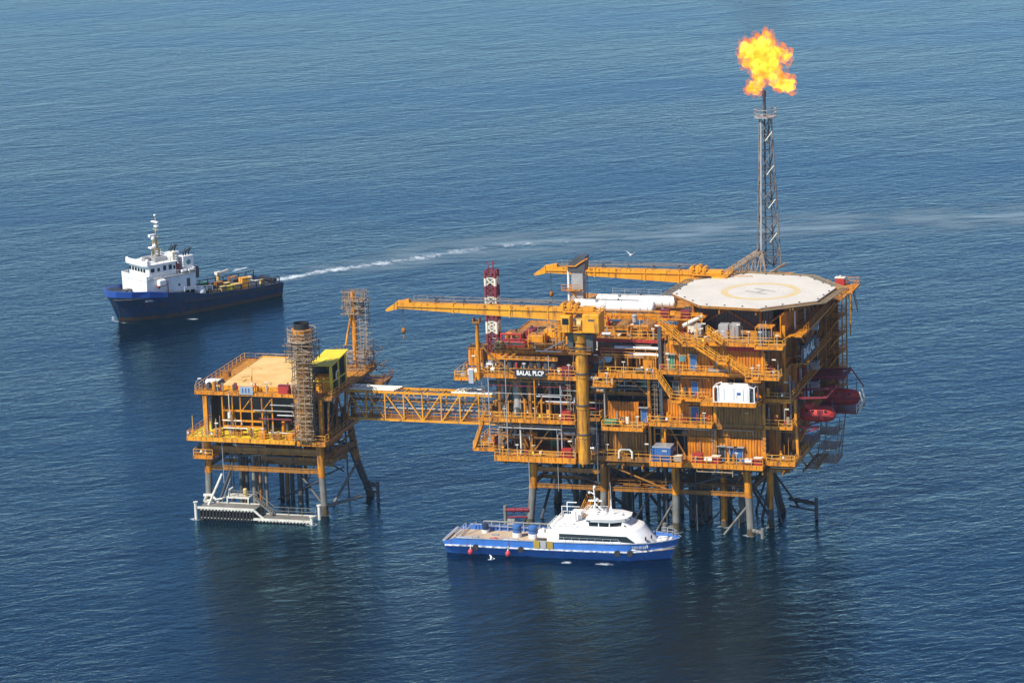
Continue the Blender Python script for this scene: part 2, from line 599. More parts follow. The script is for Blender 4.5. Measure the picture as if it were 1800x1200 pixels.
sp = dense([(-68.0, 745.8), (-65.6, 745.3), (-63.0, 745.0)], 4)
foam_strip('hull_foam', 'small foam streak beside the middle of the supply ship hull', sp, [0.8] * len(sp), [0.66 * math.sin(math.pi * (i + 0.5) / len(sp)) for i in range(len(sp))])
sp = dense([(-61.5, 790.0), (-59.5, 794.0), (-56.0, 797.5)], 5)
foam_strip('crest_foam', 'white breaking crest beyond the supply ship cargo deck', sp, [1.5] * len(sp), [0.66 * math.sin(math.pi * (i + 0.5) / len(sp)) for i in range(len(sp))])
sp = dense([(5.8, 559.4), (7.4, 558.9), (9.0, 558.5)], 5)
foam_strip('discharge_foam', 'splash of cooling water under the middle of the blue crew boat', sp, [1.2] * len(sp), [0.66 * math.sin(math.pi * (i + 0.5) / len(sp)) for i in range(len(sp))])
sp = dense([(10.9, 557.7), (13.1, 557.3), (15.5, 556.9)], 5)
foam_strip('discharge_foam', 'splash of cooling water under the forward window band of the crew boat', sp, [1.3] * len(sp), [0.66 * math.sin(math.pi * (i + 0.5) / len(sp)) for i in range(len(sp))])

# ------------------------------------------------------------------ main production platform
pf = thing('production_platform', 'large orange oil production platform with stacked decks and an octagonal helideck', 'oil platform', W(0, 0))

def leg(p_top, p_mid, p_bot, r, top='orange', bot='leg', parent=pf):
    b = MB()
    b.tube(p_bot, p_mid, r, 14)
    o = b.build('leg', bot, parent, True)
    pm, pb = Vector(p_mid), Vector(p_bot)
    g = MB()
    zz = [-1.5, 0.4, 1.1 + (abs(p_mid[0]) * 0.37 % 0.7)]
    at_ = [pm.lerp(pb, (pm.z - z) / (pm.z - pb.z)) for z in zz]
    g.tube(at_[0], at_[1], r + 0.11, 12, r + 0.09).tube(at_[1], at_[2], r + 0.09, 12, r + 0.015)
    g.build('marine_growth', 'growth', o, True)
    MB().tube(p_mid, p_top, r + 0.025, 14).tube(Vector(p_mid) - Vector((0, 0, 0.12)), Vector(p_mid) + Vector((0, 0, 0.12)), r + 0.06, 14).build('paint_sleeve', top, o, True)
    return o

for i, u in enumerate((0, 12, 24, 36)):
    du = (-0.9, -0.1, 0.1, 0.7)[i]
    leg((u - du * 0.4, 0, 11.6), (u, 0, 6.3), (u + du, -0.9, -4), 0.62, 'orange' if i != 1 else 'brown')
    d2 = (-0.9, -0.3, 0.3, 2.3)[i]
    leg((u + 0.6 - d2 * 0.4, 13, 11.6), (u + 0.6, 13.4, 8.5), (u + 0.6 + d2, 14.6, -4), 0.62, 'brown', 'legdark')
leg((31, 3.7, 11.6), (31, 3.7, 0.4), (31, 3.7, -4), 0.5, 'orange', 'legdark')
leg((38.4, 5, 11.6), (38.4, 5, 3.2), (38.4, 5, -4), 0.52, 'orange', 'legdark')

def brace(p, q, r=0.22, m='legdark', name='brace', parent=pf):
    return MB().tube(p, q, r, 8).build(name, m, parent, True)

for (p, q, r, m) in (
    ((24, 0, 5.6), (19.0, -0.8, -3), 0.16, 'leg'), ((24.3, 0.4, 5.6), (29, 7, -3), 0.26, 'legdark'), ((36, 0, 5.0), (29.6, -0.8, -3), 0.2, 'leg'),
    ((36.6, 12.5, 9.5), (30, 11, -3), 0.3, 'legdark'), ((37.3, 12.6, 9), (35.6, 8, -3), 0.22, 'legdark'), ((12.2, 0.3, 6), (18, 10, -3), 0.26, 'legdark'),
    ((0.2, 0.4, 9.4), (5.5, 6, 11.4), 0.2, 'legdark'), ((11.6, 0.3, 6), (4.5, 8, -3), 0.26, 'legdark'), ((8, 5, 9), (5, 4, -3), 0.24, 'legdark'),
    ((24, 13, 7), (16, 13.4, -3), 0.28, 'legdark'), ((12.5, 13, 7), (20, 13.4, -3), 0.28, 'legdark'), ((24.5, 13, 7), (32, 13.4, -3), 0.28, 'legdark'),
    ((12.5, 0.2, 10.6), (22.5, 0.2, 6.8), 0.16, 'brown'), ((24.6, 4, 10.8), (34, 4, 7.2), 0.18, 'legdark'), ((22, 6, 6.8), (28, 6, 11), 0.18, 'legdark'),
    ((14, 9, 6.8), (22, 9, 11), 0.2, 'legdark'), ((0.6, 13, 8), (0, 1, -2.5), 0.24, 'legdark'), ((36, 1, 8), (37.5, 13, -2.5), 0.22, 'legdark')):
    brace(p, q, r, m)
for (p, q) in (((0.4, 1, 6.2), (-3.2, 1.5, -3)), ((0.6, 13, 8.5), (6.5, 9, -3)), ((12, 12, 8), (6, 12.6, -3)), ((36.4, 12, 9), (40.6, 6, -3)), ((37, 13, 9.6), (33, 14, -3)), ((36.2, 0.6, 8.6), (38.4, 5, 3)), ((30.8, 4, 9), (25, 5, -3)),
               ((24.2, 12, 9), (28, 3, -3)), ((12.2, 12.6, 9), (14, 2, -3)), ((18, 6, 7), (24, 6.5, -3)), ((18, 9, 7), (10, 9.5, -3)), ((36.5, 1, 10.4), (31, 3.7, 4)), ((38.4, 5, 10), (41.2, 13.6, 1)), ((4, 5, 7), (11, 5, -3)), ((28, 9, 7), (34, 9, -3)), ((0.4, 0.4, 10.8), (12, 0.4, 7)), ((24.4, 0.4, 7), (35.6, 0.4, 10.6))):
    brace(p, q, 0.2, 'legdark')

def girder(p, q, h=0.6, w_=0.35, m='brown'):
    p, q = Vector(p), Vector(q)
    b = MB()
    d = (q - p).normalized()
    up = Vector((0, 0, h / 2))
    b.bar(p + up, q + up, w_, 0.09)
    b.bar(p - up, q - up, w_, 0.09)
    b.bar(p, q, 0.08, h)
    return b.build('girder', m, pf)

girder((0.65, 0, 6.6), (11.35, 0, 6.6)); girder((12.65, 0, 6.6), (23.35, 0, 6.6)); girder((24.65, 0, 6.6), (35.35, 0, 6.6), 0.6)
girder((0.65, 0, 9.4), (11.35, 0, 9.4), 0.7)
girder((1.3, 13.2, 7.2), (36.3, 13.2, 7.2), 0.7)
for u in (0, 12, 24, 36):
    girder((u + 0.1, 0.7, 7.0), (u + 0.6, 12.6, 7.2), 0.6)
for v in (4.2, 8.6):
    girder((0.5, v, 7.0), (36.2, v, 7.0), 0.5)
MB().box(8, 22, 1.2, 7.6, 6.85, 6.95).box(24.5, 35, 2, 8, 7.35, 7.42).build('cellar_walkway', 'brown', pf)
cb = MB()
cb.rail([(12.5, 0.5, 6.95), (23.4, 0.5, 6.95)], 1.0, 0.06).rail([(24.6, 0.5, 6.95), (35.4, 0.5, 6.95)], 1.0, 0.06)
cb.build('railing', 'brown', pf)
# dark conductors and piles between the legs
for k in range(22):
    u = 5.5 + (k % 11) * 2.75 + rnd.uniform(-0.4, 0.4)
    v = (7.0 if k < 11 else 10.4) + rnd.uniform(-0.6, 0.6)
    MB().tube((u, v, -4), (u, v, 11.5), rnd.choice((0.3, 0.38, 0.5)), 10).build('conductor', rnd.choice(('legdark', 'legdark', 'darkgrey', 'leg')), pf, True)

# fenders and bumpers at the water
def fender(u, v, z0, z1, to, m='leg', r=0.28, armm='red', za=None):
    b = MB().tube((u, v, z0), (u, v, z1), r, 10)
    o = b.build('fender_post', m, pf, True)
    za = za if za is not None else z1 - 0.8
    a = MB().tube((u, v, za), (to[0], to[1], za), 0.32, 10).tube((u, v, za - 1.2), (to[0], to[1], za - 1.2), 0.16, 8)
    dx, dy = to[0] - u, to[1] - v
    for t in (0.35, 0.7):
        a.tube((u + dx * (t - 0.06), v + dy * (t - 0.06), za), (u + dx * (t + 0.06), v + dy * (t + 0.06), za), 0.42, 10)
    a.build('fender_arm', armm, o, True)

fender(-4.4, -1.6, -3, 3.4, (-0.6, -0.8), 'leg', 0.3, 'maroon', 2.6)
fender(44.6, 11.2, -3, 3.4, (39.6, 13.6), 'legdark', 0.3, 'legdark', 2.4)
fender(22.4, -1.4, -2, 1.6, (23.6, -0.8), 'leg', 0.42, 'leg')
fender(38.6, -2.0, -2, 1.7, (36.8, -0.8), 'leg', 0.3, 'leg')

FRONTS = []
def deck(name, u0_, u1_, v0, v1, z, th=0.14, rim=0.75, m='deck', fm='orange', front=True, rail='f', joist=2.6, rm='railing', rz=0.0):
    """plated deck with plate-girder rim, joists below and railings (f front, b back, l left, r right)"""
    rim *= 0.46 if z > 13.2 else 0.6
    if name not in ('container_platform', 'loading_platform', 'tank_deck'):
        FRONTS.append((pf, u0_, u1_, v0, v1, z, rim + th))
    b = MB()
    b.box(u0_, u1_, v0, v1, z - th, z)
    k = max(1, round((u1_ - u0_) / joist))
    for i in range(k + 1):
        x = u0_ + 0.15 + (u1_ - u0_ - 0.3) * i / k
        b.box(x - 0.07, x + 0.07, v0 + 0.16, v1 - 0.16, z - th - rim * 0.7, z - th - 0.003)
    o = b.build(name, m, pf)
    e = MB()
    for (a0, a1, b0, b1) in ((u0_ - 0.004, u1_ + 0.004, v0 - 0.10, v0 - 0.003), (u0_ - 0.004, u1_ + 0.004, v1 + 0.003, v1 + 0.10), (u0_ - 0.10, u0_ - 0.006, v0, v1), (u1_ + 0.006, u1_ + 0.10, v0, v1)):
        e.box(a0, a1, b0, b1, z - rim - th, z + 0.12)
        if a1 - a0 > 0.5:
            e.box(a0, a1, b0 - 0.12 if b0 < v1 else b0, b1 if b0 < v1 else b1 + 0.12, z - rim - th - 0.05, z - rim - th + 0.05)
    kk = max(2, round((u1_ - u0_) / 1.1))
    for i in range(kk + 1):
        x = u0_ + (u1_ - u0_) * i / kk
        e.box(x - 0.05, x + 0.05, v0 - 0.19, v0 - 0.097, z - rim - th + 0.052, z + 0.05)
    e.build('rim_girder', fm, o)
    if rail:
        q = MB()
        if 'f' in rail:
            q.rail([(u0_, v0 + 0.05, z), (u1_, v0 + 0.05, z)])
        if 'b' in rail:
            q.rail([(u0_, v1 - 0.05, z), (u1_, v1 - 0.05, z)])
        if 'l' in rail:
            q.rail([(u0_ + 0.05, v0, z), (u0_ + 0.05, v1, z)])
        if 'r' in rail:
            q.rail([(u1_ - 0.05, v0, z), (u1_ - 0.05, v1, z)])
        q.build('railing', rm, o)
    return o

def wallc(u0_, u1_, v, z0, z1, m='wall', name='wall'):
    return MB().corr(u0_, u1_, v, z0, z1).build(name, m, pf)

def wallr(u, v0, v1, z0, z1, m='wall', name='wall', pitch=0.6):
    b = MB().corr(v0, v1, 0, z0, z1, pitch)
    b.v = [(u - y, x, z) for x, y, z in b.v]
    return b.build(name, m, pf)

def door(u, v, z, w_=1.0, h=2.2, m='blue', win=True):
    b = MB().box(u - w_ / 2, u + w_ / 2, v - 0.08, v, z, z + h)
    o = b.build('door', m, pf)
    f = MB()
    f.box(u - w_ / 2 - 0.1, u - w_ / 2 - 0.003, v - 0.12, v, z, z + h + 0.1).box(u + w_ / 2 + 0.003, u + w_ / 2 + 0.1, v - 0.12, v, z, z + h + 0.1)
    f.box(u - w_ / 2 - 0.1, u + w_ / 2 + 0.1, v - 0.12, v, z + h + 0.103, z + h + 0.2)
    f.box(u - w_ / 2 - 0.35, u + w_ / 2 + 0.35, v - 0.75, v, z + h + 0.32, z + h + 0.38)
    f.build('door_frame', 'grey', o)
    return o

# ---- lower deck (cellar deck), z 12
deck('lower_deck', -5.4, 8.2, -3.0, 24, 12.1, rim=1.0, rail='fl')
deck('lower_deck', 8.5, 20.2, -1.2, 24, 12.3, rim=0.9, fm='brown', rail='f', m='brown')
deck('lower_deck', 20.6, 39.0, -2.6, 24, 12.1, rim=0.8, rail='f')
deck('lower_deck', 39.3, 44.0, -1.4, 9, 12.6, rim=0.7, rail='frl')
deck('side_walkway', -9.2, -5.7, -2.4, 6, 13.1, rim=0.4, rail='flb', joist=1.5)
deck('loading_platform', 21.2, 26.4, -5.4, -2.8, 12.8, rim=0.7, rail='fr')
MB().box(-4, 43, 3, 22, 10.5, 11.1).build('deck_underframe', 'brown', pf)
ub = MB()
for k in range(15):
    u = -4 + k * 3.3
    ub.bar((u, -2.4, 10.9), (u, 23, 10.9), 0.25, 0.5)
for v in (-0.4, 1.4):
    ub.bar((-4.5, v, 10.9), (43, v, 10.9), 0.25, 0.55)
ub.build('underdeck_beams', 'brown', pf)

# ---- second deck, z 18.2
deck('second_deck', -8.0, 8.2, -2.6, 24, 18.2, rim=0.6, rail='fl')
deck('second_deck', 13.2, 20.0, -4.6, 24, 18.0, rim=0.6, rail='flr', m='deck')
deck('second_deck', 20.3, 30.8, -2.6, 24, 18.5, rim=0.6, rail='f')
deck('second_deck', 31.1, 38.8, -0.9, 24, 18.3, rim=0.9, fm='brown', rail='')
deck('corner_balcony', 39.1, 43.6, -1.2, 6, 18.3, rim=0.5, rail='frl')
deck('second_deck', 8.5, 12.9, 0.5, 24, 18.1, rim=0.6, rail='f', fm='brown', m='brown')

# ---- third deck, z 22.4
deck('third_deck', 24.4, 30.6, -2.4, 24, 22.7, rim=0.5, rail='f', m='deck')
deck('container_platform', 29.8, 38.8, -5.6, -2.6, 23.0, rim=0.7, rail='', joist=1.6)
deck('third_deck', 30.8, 38.8, -2.4, 24, 22.4, rim=0.5, rail='')
deck('corner_balcony', 39.1, 43.4, -1.0, 5, 22.7, rim=0.5, rail='frl')
deck('third_deck', 9.0, 22.4, 1.8, 24, 22.3, rim=0.5, rail='f', fm='brown', m='brown')

# ---- fourth deck, z 26.9
deck('process_deck', -8.0, 8.8, -2.8, 24, 25.6, rim=0.7, rail='f')
deck('process_deck', 12.4, 22.0, -2.6, 24, 26.4, rim=1.0, rail='f')
deck('side_landing', -11.9, -8.3, -2.6, 4.2, 24.8, rim=0.45, rail='flb', joist=1.5)
deck('fourth_deck', 22.4, 41.2, -2.4, 24, 27.0, rim=0.5, rail='f')
deck('corner_balcony', 38.0, 42.4, -4.6, -2.6, 27.1, rim=0.4, rail='fr')
deck('hose_landing', 12.0, 15.2, -4.6, -2.8, 25.0, rim=0.35, rail='fl', joist=1.4)
# ---- fifth deck under the helideck, z 31.9
deck('fifth_deck', 24.0, 41.2, -2.2, 26, 31.9, rim=0.55, rail='f')
deck('corner_balcony', 38.5, 43.0, -4.4, -2.4, 32.0, rim=0.4, rail='fr')
deck('cooler_deck', 10.6, 21.6, 2.0, 12, 30.9, rim=0.35, rail='flr', fm='red')
deck('upper_process_deck', -6.8, 7.6, 2.6, 24, 28.3, rim=0.4, rail='f')
deck('tank_deck', 0.5, 23.0, 11, 27, 32.58, rim=0.4, rail='f')
# main columns through the decks
cols_ = [(u, v) for u in (-5, 0.2, 8.0, 12.8, 20.1, 22.2, 30.9, 38.9) for v in (-0.6, 12, 23)]
for (u, v) in cols_:
    zt = 31.3 if u > 22 else (26 if u > 9 else 25)
    MB().box(u - 0.22, u + 0.22, v - 0.22, v + 0.22, 12.2, zt).build('column', 'orange' if v < 0 and u > 20 else 'brown', pf)  # left and inner columns browned to darken the open modules
MB().box(21.95, 22.5, -1.35, -0.85, 18, 34).build('column', 'darkgrey', pf)

# ---- cladding walls, lit front
wallc(26.2, 38.7, -0.3, 12.1, 15.9, 'wall')
wallc(26.2, 38.7, -0.1, 16.0, 17.4, 'brown')  # brown strip paints in the shade beneath the second deck
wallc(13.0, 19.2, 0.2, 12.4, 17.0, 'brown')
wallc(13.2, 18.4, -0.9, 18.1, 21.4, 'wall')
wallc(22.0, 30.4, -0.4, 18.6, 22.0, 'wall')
wallc(30.9, 38.7, -0.75, 18.4, 21.5, 'brown')  # brown instead of orange: shade below the container platform painted in
wallc(24.2, 38.7, -0.5, 22.8, 26.2, 'wall')
wallc(22.7, 38.7, -0.7, 27.1, 31.1, 'wall')
wallc(24.2, 38.8, 7.5, 32.0, 35.4, 'darkgrey')  # dark grey paints in the deep shade under the helideck
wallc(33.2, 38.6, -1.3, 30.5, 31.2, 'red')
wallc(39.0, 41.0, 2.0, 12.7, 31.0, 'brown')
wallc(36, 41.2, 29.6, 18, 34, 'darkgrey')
# right flank, in shade
wallr(41.1, 2.2, 29.5, 22.6, 26.2, 'wall')
wallr(41.3, 2.2, 29.5, 27.1, 31.2, 'wall')
wallr(41.0, 3.5, 29.5, 32.0, 35.2, 'wall')
wallr(40.6, 5.5, 29, 18.4, 22.2, 'wall')
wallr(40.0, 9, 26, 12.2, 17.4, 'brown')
fl = MB()
for z in (22.35, 26.8, 31.6):
    fl.box(41.45, 41.9, 2.0, 26, z - 0.35, z + 0.1)
fl.box(41.45, 41.95, 2.0, 2.5, 18, 34)
fl.box(41.45, 41.95, 9.6, 10.1, 16, 31)
fl.box(41.45, 41.95, 17.6, 18.1, 16, 31)
fl.build('flank_beams', 'orange', pf)
fb = MB()
for (a, b_) in (((43, 4.0, 22.5), (42.4, 9.5, 13.5)), ((43.6, 1.0, 22.4), (44.2, 0.0, 13)), ((42, 10, 31), (42, 17.6, 27.2)), ((42, 18, 27), (42, 25.5, 31)), ((42, 2.6, 18), (42, 9.6, 12.8)),
                ((42, 10, 12.8), (42, 25, 17.6)), ((41.8, 10, 22), (41.8, 17.6, 18.3)), ((42.2, 9.8, 13), (42.2, 25, 15.8))):
    fb.bar(a, b_, 0.4, 0.45)
fb.build('flank_bracing', 'orange', pf)
fw = MB()
for z in (18.4, 27.0):
    fw.box(42.0, 44.6, 6.3, 25.5, z - 0.18, z)
    fw.rail([(44.5, 6.4, z), (44.5, 25.4, z)])
fw.build('flank_walkway', 'orange', pf)

# ---- dark panels added inside the open modules to make them look unlit
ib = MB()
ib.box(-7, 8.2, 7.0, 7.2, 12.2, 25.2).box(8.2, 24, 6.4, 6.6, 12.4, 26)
ib.build('shade_panel', 'darkgrey', pf)
MB().box(12.5, 21.8, 5.2, 5.4, 26.5, 30.4).build('shade_panel', 'darkgrey', pf)  # another dark panel, added as shade behind the vessels

# ---- doors and windows
door(27.6, -0.86, 27.05, 0.95, 2.3)
door(27.7, -0.66, 22.75, 0.95, 2.2)
door(27.5, -0.56, 18.55, 1.3, 2.2)
door(33.6, -0.47, 12.15, 1.0, 2.1)
door(34.75, -0.47, 12.15, 1.0, 2.1)
door(31.9, -0.47, 12.15, 0.9, 2.2, 'black')
door(19.3, -0.9, 18.1, 0.9, 2.2)
door(24.0, -0.86, 27.05, 0.9, 2.2, 'green')
door(24.6, -0.66, 22.75, 0.9, 2.1, 'darkgrey')
for (u, v, z, w_, h, m) in ((25.9, -0.86, 28.4, 0.9, 1.0, 'teal'), (35.0, -0.66, 25.1, 1.4, 0.7, 'glass'), (33.6, -0.66, 25.1, 1.0, 0.7, 'glass')):
    o = MB().box(u - w_ / 2 - 0.1, u + w_ / 2 + 0.1, v - 0.07, v, z - 0.1, z + h + 0.1).build('window_frame', 'orange', pf)
    MB().box(u - w_ / 2, u + w_ / 2, v - 0.1, v - 0.073, z, z + h).build('pane', m, o)

# ---- stairs
def stair(p, q, w_=0.9, m='orange', parent=pf, side=(0, 1, 0)):
    p, q = Vector(p), Vector(q)
    s = Vector(side)
    b = MB()
    for k in (0, 1):
        b.bar(p + s * w_ * k, q + s * w_ * k, 0.12, 0.34)
    n = max(4, int(abs(q.z - p.z) / 0.24))
    for i in range(1, n):
        c = p.lerp(q, i / n)
        b.bar(c, c + s * w_, 0.3, 0.05)
    o = b.build('staircase', m, parent)
    h = MB()
    for k in (0, 1):
        for zz in (0.55, 1.05):
            h.bar(p + s * w_ * k + Vector((0, 0, zz)), q + s * w_ * k + Vector((0, 0, zz)), 0.08)
        for i in range(0, 6):
            c = p.lerp(q, i / 5) + s * w_ * k
            h.bar(c, c + Vector((0, 0, 1.05)), 0.08)
    h.build('handrail', 'yellow', o)
    return o

stair((22.6, -3.6, 35.2), (26.6, -3.6, 32.0))
deck('stair_landing', 26.6, 30.2, -3.9, -2.3, 31.9, rim=0.25, rail='f', joist=1.2)
stair((28.6, -4.6, 31.9), (32.6, -4.6, 29.4))
deck('stair_landing', 32.6, 34.0, -4.9, -3.3, 29.4, rim=0.25, rail='f', joist=1.0)
stair((34.0, -4.3, 29.4), (37.4, -4.3, 27.0))
deck('stair_landing', 36.9, 39.4, -4.5, -2.6, 26.6, rim=0.3, rail='f', joist=1.0)
stair((30.4, -3.3, 33.8), (33.0, -3.3, 32.0))
stair((22.3, -3.7, 26.4), (24.6, -3.7, 22.9))
deck('stair_landing', 24.4, 26.2, -3.9, -2.5, 22.6, rim=0.25, rail='f', joist=1.0)
stair((-9.0, -2.6, 13.1), (-7.2, -2.6, 18.2), side=(0.0, 1, 0))
stair((9.4, 4.6, 6.9), (7.4, -0.6, 0.4), 1.3, 'yellow', side=(0.95, -0.2, 0))
MB().box(6.6, 9.0, -2.0, 0.0, 0.3, 0.5).rail([(6.6, -2.0, 0.5), (9.0, -2.0, 0.5)]).build('boat_ladder_landing', 'leg', pf)

# ---- pipes, vessels and machinery that belong to the platform
PIPEM = ['grey', 'silver', 'orange', 'brown', 'darkgrey', 'cream', 'red']
def pipe(pts, r, m):
    return MB().path(pts, r, 8).build('pipe', m, pf, True)

# long runs seen between the left modules
for (z, v, a, b_, r, m) in ((24.4, -1.6, -6.6, 6.5, 0.07, 'grey'), (23.6, -1.8, -6.6, 7.4, 0.08, 'maroon'), (22.4, -2.2, -7, 7.6, 0.07, 'grey'), (21.9, -1.5, 1.5, 5.8, 0.1, 'silver'), (21.2, -1.9, 3.2, 8.0, 0.12, 'silver'),
                            (23.0, -1.2, 5.8, 8.4, 0.14, 'cream'), (17.0, -1.8, -5.4, 8, 0.08, 'grey'), (16.7, -2.3, -4.8, 5.8, 0.11, 'grey'), (15.2, -1.0, -3, 0, 0.13, 'grey'), (14.6, -0.4, -5, 7, 0.2, 'brown'),
                            (20.3, 0.6, -6, 8, 0.24, 'brown'), (23.4, 1.0, -7, 8, 0.3, 'darkgrey'), (16.0, 0.8, -5, 8, 0.28, 'darkgrey'), (24.6, 0.2, 13, 21.6, 0.16, 'grey'), (23.9, -0.2, 13, 21.6, 0.1, 'silver'), (23.2, 0.6, 9, 21.6, 0.22, 'darkgrey'),
                            (20.9, -0.4, 9, 13, 0.1, 'grey'), (19.9, -0.2, 9, 13, 0.13, 'maroon'), (16.4, 0.1, 9, 20, 0.14, 'darkgrey'), (17.4, -1.2, 21, 31, 0.12, 'grey'), (16.3, -0.9, 21, 26, 0.1, 'brown'), (17.7, -1.5, 27, 39, 0.09, 'brown')):
    q = rnd.choice((0.8, -0.8, 1.4))
    pipe([(a, v, z), (b_, v, z), (b_, v + 0.1, z + q)] if rnd.random() < 0.6 else [(a, v, z - abs(q)), (a, v, z), (b_, v, z)], r, m)
for (u, v, z0, z1, r, m) in ((-6.0, -3.2, 14.5, 25.4, 0.09, 'silver'), (-3.0, -3.4, 12.5, 28.2, 0.09, 'grey'), (5.7, -1.9, 13, 24, 0.12, 'silver'), (1.6, -2.7, 18.2, 25, 0.12, 'orange'), (4.0, -2.5, 18.2, 21.4, 0.14, 'orange'),
                             (-1.2, -2.0, 12.2, 18, 0.14, 'cream'), (-0.2, -2.4, 18.2, 21.6, 0.2, 'orange'), (2.6, -2.4, 18.2, 21.6, 0.16, 'orange'), (11.4, -1.3, 8.0, 18, 0.1, 'silver'), (20.9, -0.8, 12.4, 18, 0.14, 'orange'), (22.9, -1.8, 12.2, 17.6, 0.18, 'orange'),
                             (12.9, -1.4, 18, 26, 0.12, 'grey'), (0.4, -3.2, 3.0, 11.5, 0.06, 'silver'), (5.1, -2.6, 6.5, 17, 0.05, 'grey')):
    pipe([(u, v, z0), (u, v, z1)], r, m)
pipe([(15.1, -1.6, 12.2), (15.1, -1.6, 13.2), (15.5, -1.6, 13.7), (16.9, -1.6, 13.7), (17.3, -1.6, 13.2), (17.3, -1.6, 12.2)], 0.17, 'cream')
pipe([(14.0, 4.2, 31.0), (15.2, 4.2, 32.4), (16.6, 4.2, 33.0)], 0.2, 'cream')
# insulated pipes and ducts at the middle of the upper process level
for (a, b_, v, z, r, m) in ((14.2, 21.9, 0.9, 29.9, 0.3, 'silver'), (16.6, 21.9, 0.4, 28.8, 0.52, 'silver'), (11.5, 16, 1.4, 29.2, 0.28, 'maroon'), (12, 21, 3.0, 28.2, 0.3, 'darkgrey')):
    MB().tube((a, v, z), (b_, v, z), r, 14).build('insulated_pipe', m, pf, True)
# orange pressure vessels in a row above the process deck (right of the crane)
for k in range(4):
    u = 14.3 + k * 1.75
    MB().tube((u, 2.4, 26.5), (u, 2.4, 28.6), 0.72, 14).ball((u, 2.4, 28.6), 0.72, 14, 6, 0.4).build('vessel', 'brown' if k < 3 else 'orange', pf, True)
MB().cbox(19.4, 21.4, -1.4, 1.5, 26.4, 29.0, 0.12).build('equipment_cabinet', 'orange', pf)
fr_ = MB()
for u in (13, 15, 17, 19, 21.6):
    fr_.bar((u, -1.6, 26.4), (u, -1.6, 29.3), 0.14)
fr_.bar((12.6, -1.6, 29.3), (21.8, -1.6, 29.3), 0.2).bar((12.6, -1.6, 28.9), (21.8, -1.6, 28.9), 0.1)
fr_.rail([(12.6, -1.6, 29.3), (21.8, -1.6, 29.3)], 1.0)
fr_.build('pipe_rack', 'orange', pf)
# row of dark upright vessels over the name board
for k in range(8):
    u = -4.2 + k * 1.22
    b = MB().tube((u, -0.6, 25.7), (u, -0.6, 27.5), 0.52, 12).ball((u, -0.6, 27.5), 0.52, 12, 6, 0.45)
    o = b.build('filter_vessel', rnd.choice(('darkgrey', 'darkgrey', 'legdark')), pf, True)
    MB().tube((u, -0.6, 27.7), (u, -0.6, 28.1), 0.12, 8).build('nozzle', 'grey', o)
MB().rail([(-5, -1.4, 27.9), (5.2, -1.4, 27.9)], 0.5, 0.07).bar((-5, -1.4, 27.9), (5.2, -1.4, 27.9), 0.18).build('pipe_rack', 'orange', pf)
# orange machinery houses behind them
for (a, b_, v0, v1, z0, z1, m) in ((-1.4, 1.3, 4.2, 6.6, 28.6, 30.6, 'orange'), (0.6, 2.9, 7.0, 9.4, 28.4, 31.0, 'yellow'), (2.9, 4.6, 5.4, 8, 28.4, 31.8, 'orange'), (4.6, 6.8, 4.5, 8, 28.4, 30.5, 'orange'),
                                   (-6.4, -3.4, 8, 11, 28.4, 29.9, 'brown'), (-5.8, -2.0, 4.4, 6.8, 28.4, 29.4, 'red'), (-3.2, -1.8, 9, 12, 28.4, 30.3, 'maroon'), (-6.6, -5.6, 3.2, 4.4, 28.4, 29.6, 'wood')):
    o = MB().cbox(a, b_, v0, v1, z0, z1, 0.1).build('machinery_house', m, pf)
    MB().box(a + 0.3, b_ - 0.3, v0 - 0.05, v0 - 0.003, z0 + 0.4, z0 + 0.9).tube(((a + b_) / 2, (v0 + v1) / 2, z1), ((a + b_) / 2, (v0 + v1) / 2, z1 + 0.5), 0.2, 8).build('louvre', 'darkgrey', o)
MB().bar((1.6, 2.6, 28.4), (5.4, 2.6, 30.4), 0.28, 0.2).build('davit_arm', 'cream', pf)
MB().bar((0.6, 2.2, 28.55), (5.0, 2.2, 28.55), 0.22, 0.2).build('davit_base', 'cream', pf)
MB().tube((4.2, 4.0, 30.4), (4.2, 4.0, 33.4), 0.42, 12).ball((4.2, 4.0, 33.5), 0.52, 12, 6).build('relief_drum', 'orange', pf, True)
MB().rail([(-6.6, 12, 28.4), (4, 12, 28.4)]).bar((1.4, 6, 32.0), (3.2, 6, 32.6), 0.16).rail([(0.2, 5, 30.8), (3.6, 5, 30.8)], 1.2).build('upper_railing', 'scaf', pf)
# left side corner: corrugated orange shed, white gear
wallc(-10.6, -8.1, 1.2, 26.0, 28.8, 'wall', 'shed_wall')
o = MB().box(-10.5, -8.2, 1.4, 4.0, 26.0, 28.7).build('shed', 'brown', pf)
MB().box(-10.8, -8.0, 1.0, 4.2, 28.83, 28.95).build('shed_roof', 'orange', o)
MB().box(-10.4, -8.2, -0.2, 0.8, 24.8, 25.6).tube((-9.6, -0.6, 25.5), (-8.4, -0.6, 25.5), 0.35, 10).build('hydrant_skid', 'white', pf)
MB().tube((-11.4, -0.4, 25.3), (-11.4, 1.2, 25.3), 0.3, 10).box(-11.2, -10.4, -1.4, -0.6, 24.8, 25.3).build('valve_block', 'grey', pf)
MB().box(-9.4, -8.6, -2.9, -2.7, 24.0, 26.2).build('ladder_box', 'silver', pf)
# boom rest post of the crane
o = MB().tube((-7.5, -3.4, 24.8), (-7.5, -3.4, 34.2), 0.32, 12).build('boom_rest', 'orange', pf, True)
MB().box(-8.1, -6.9, -4.0, -2.8, 34.22, 34.5).box(-8.1, -7.9, -4.0, -2.8, 34.5, 35.0).box(-7.1, -6.9, -4.0, -2.8, 34.5, 35.0).build('boom_cradle', 'brown', o)
MB().bar((-7.7, -3.2, 31.4), (-5.4, -2.6, 28.4), 0.3).bar((-5.4, -2.6, 28.4), (-1.6, -2.7, 25.8), 0.3).build('boom_rest_strut', 'brown', pf)

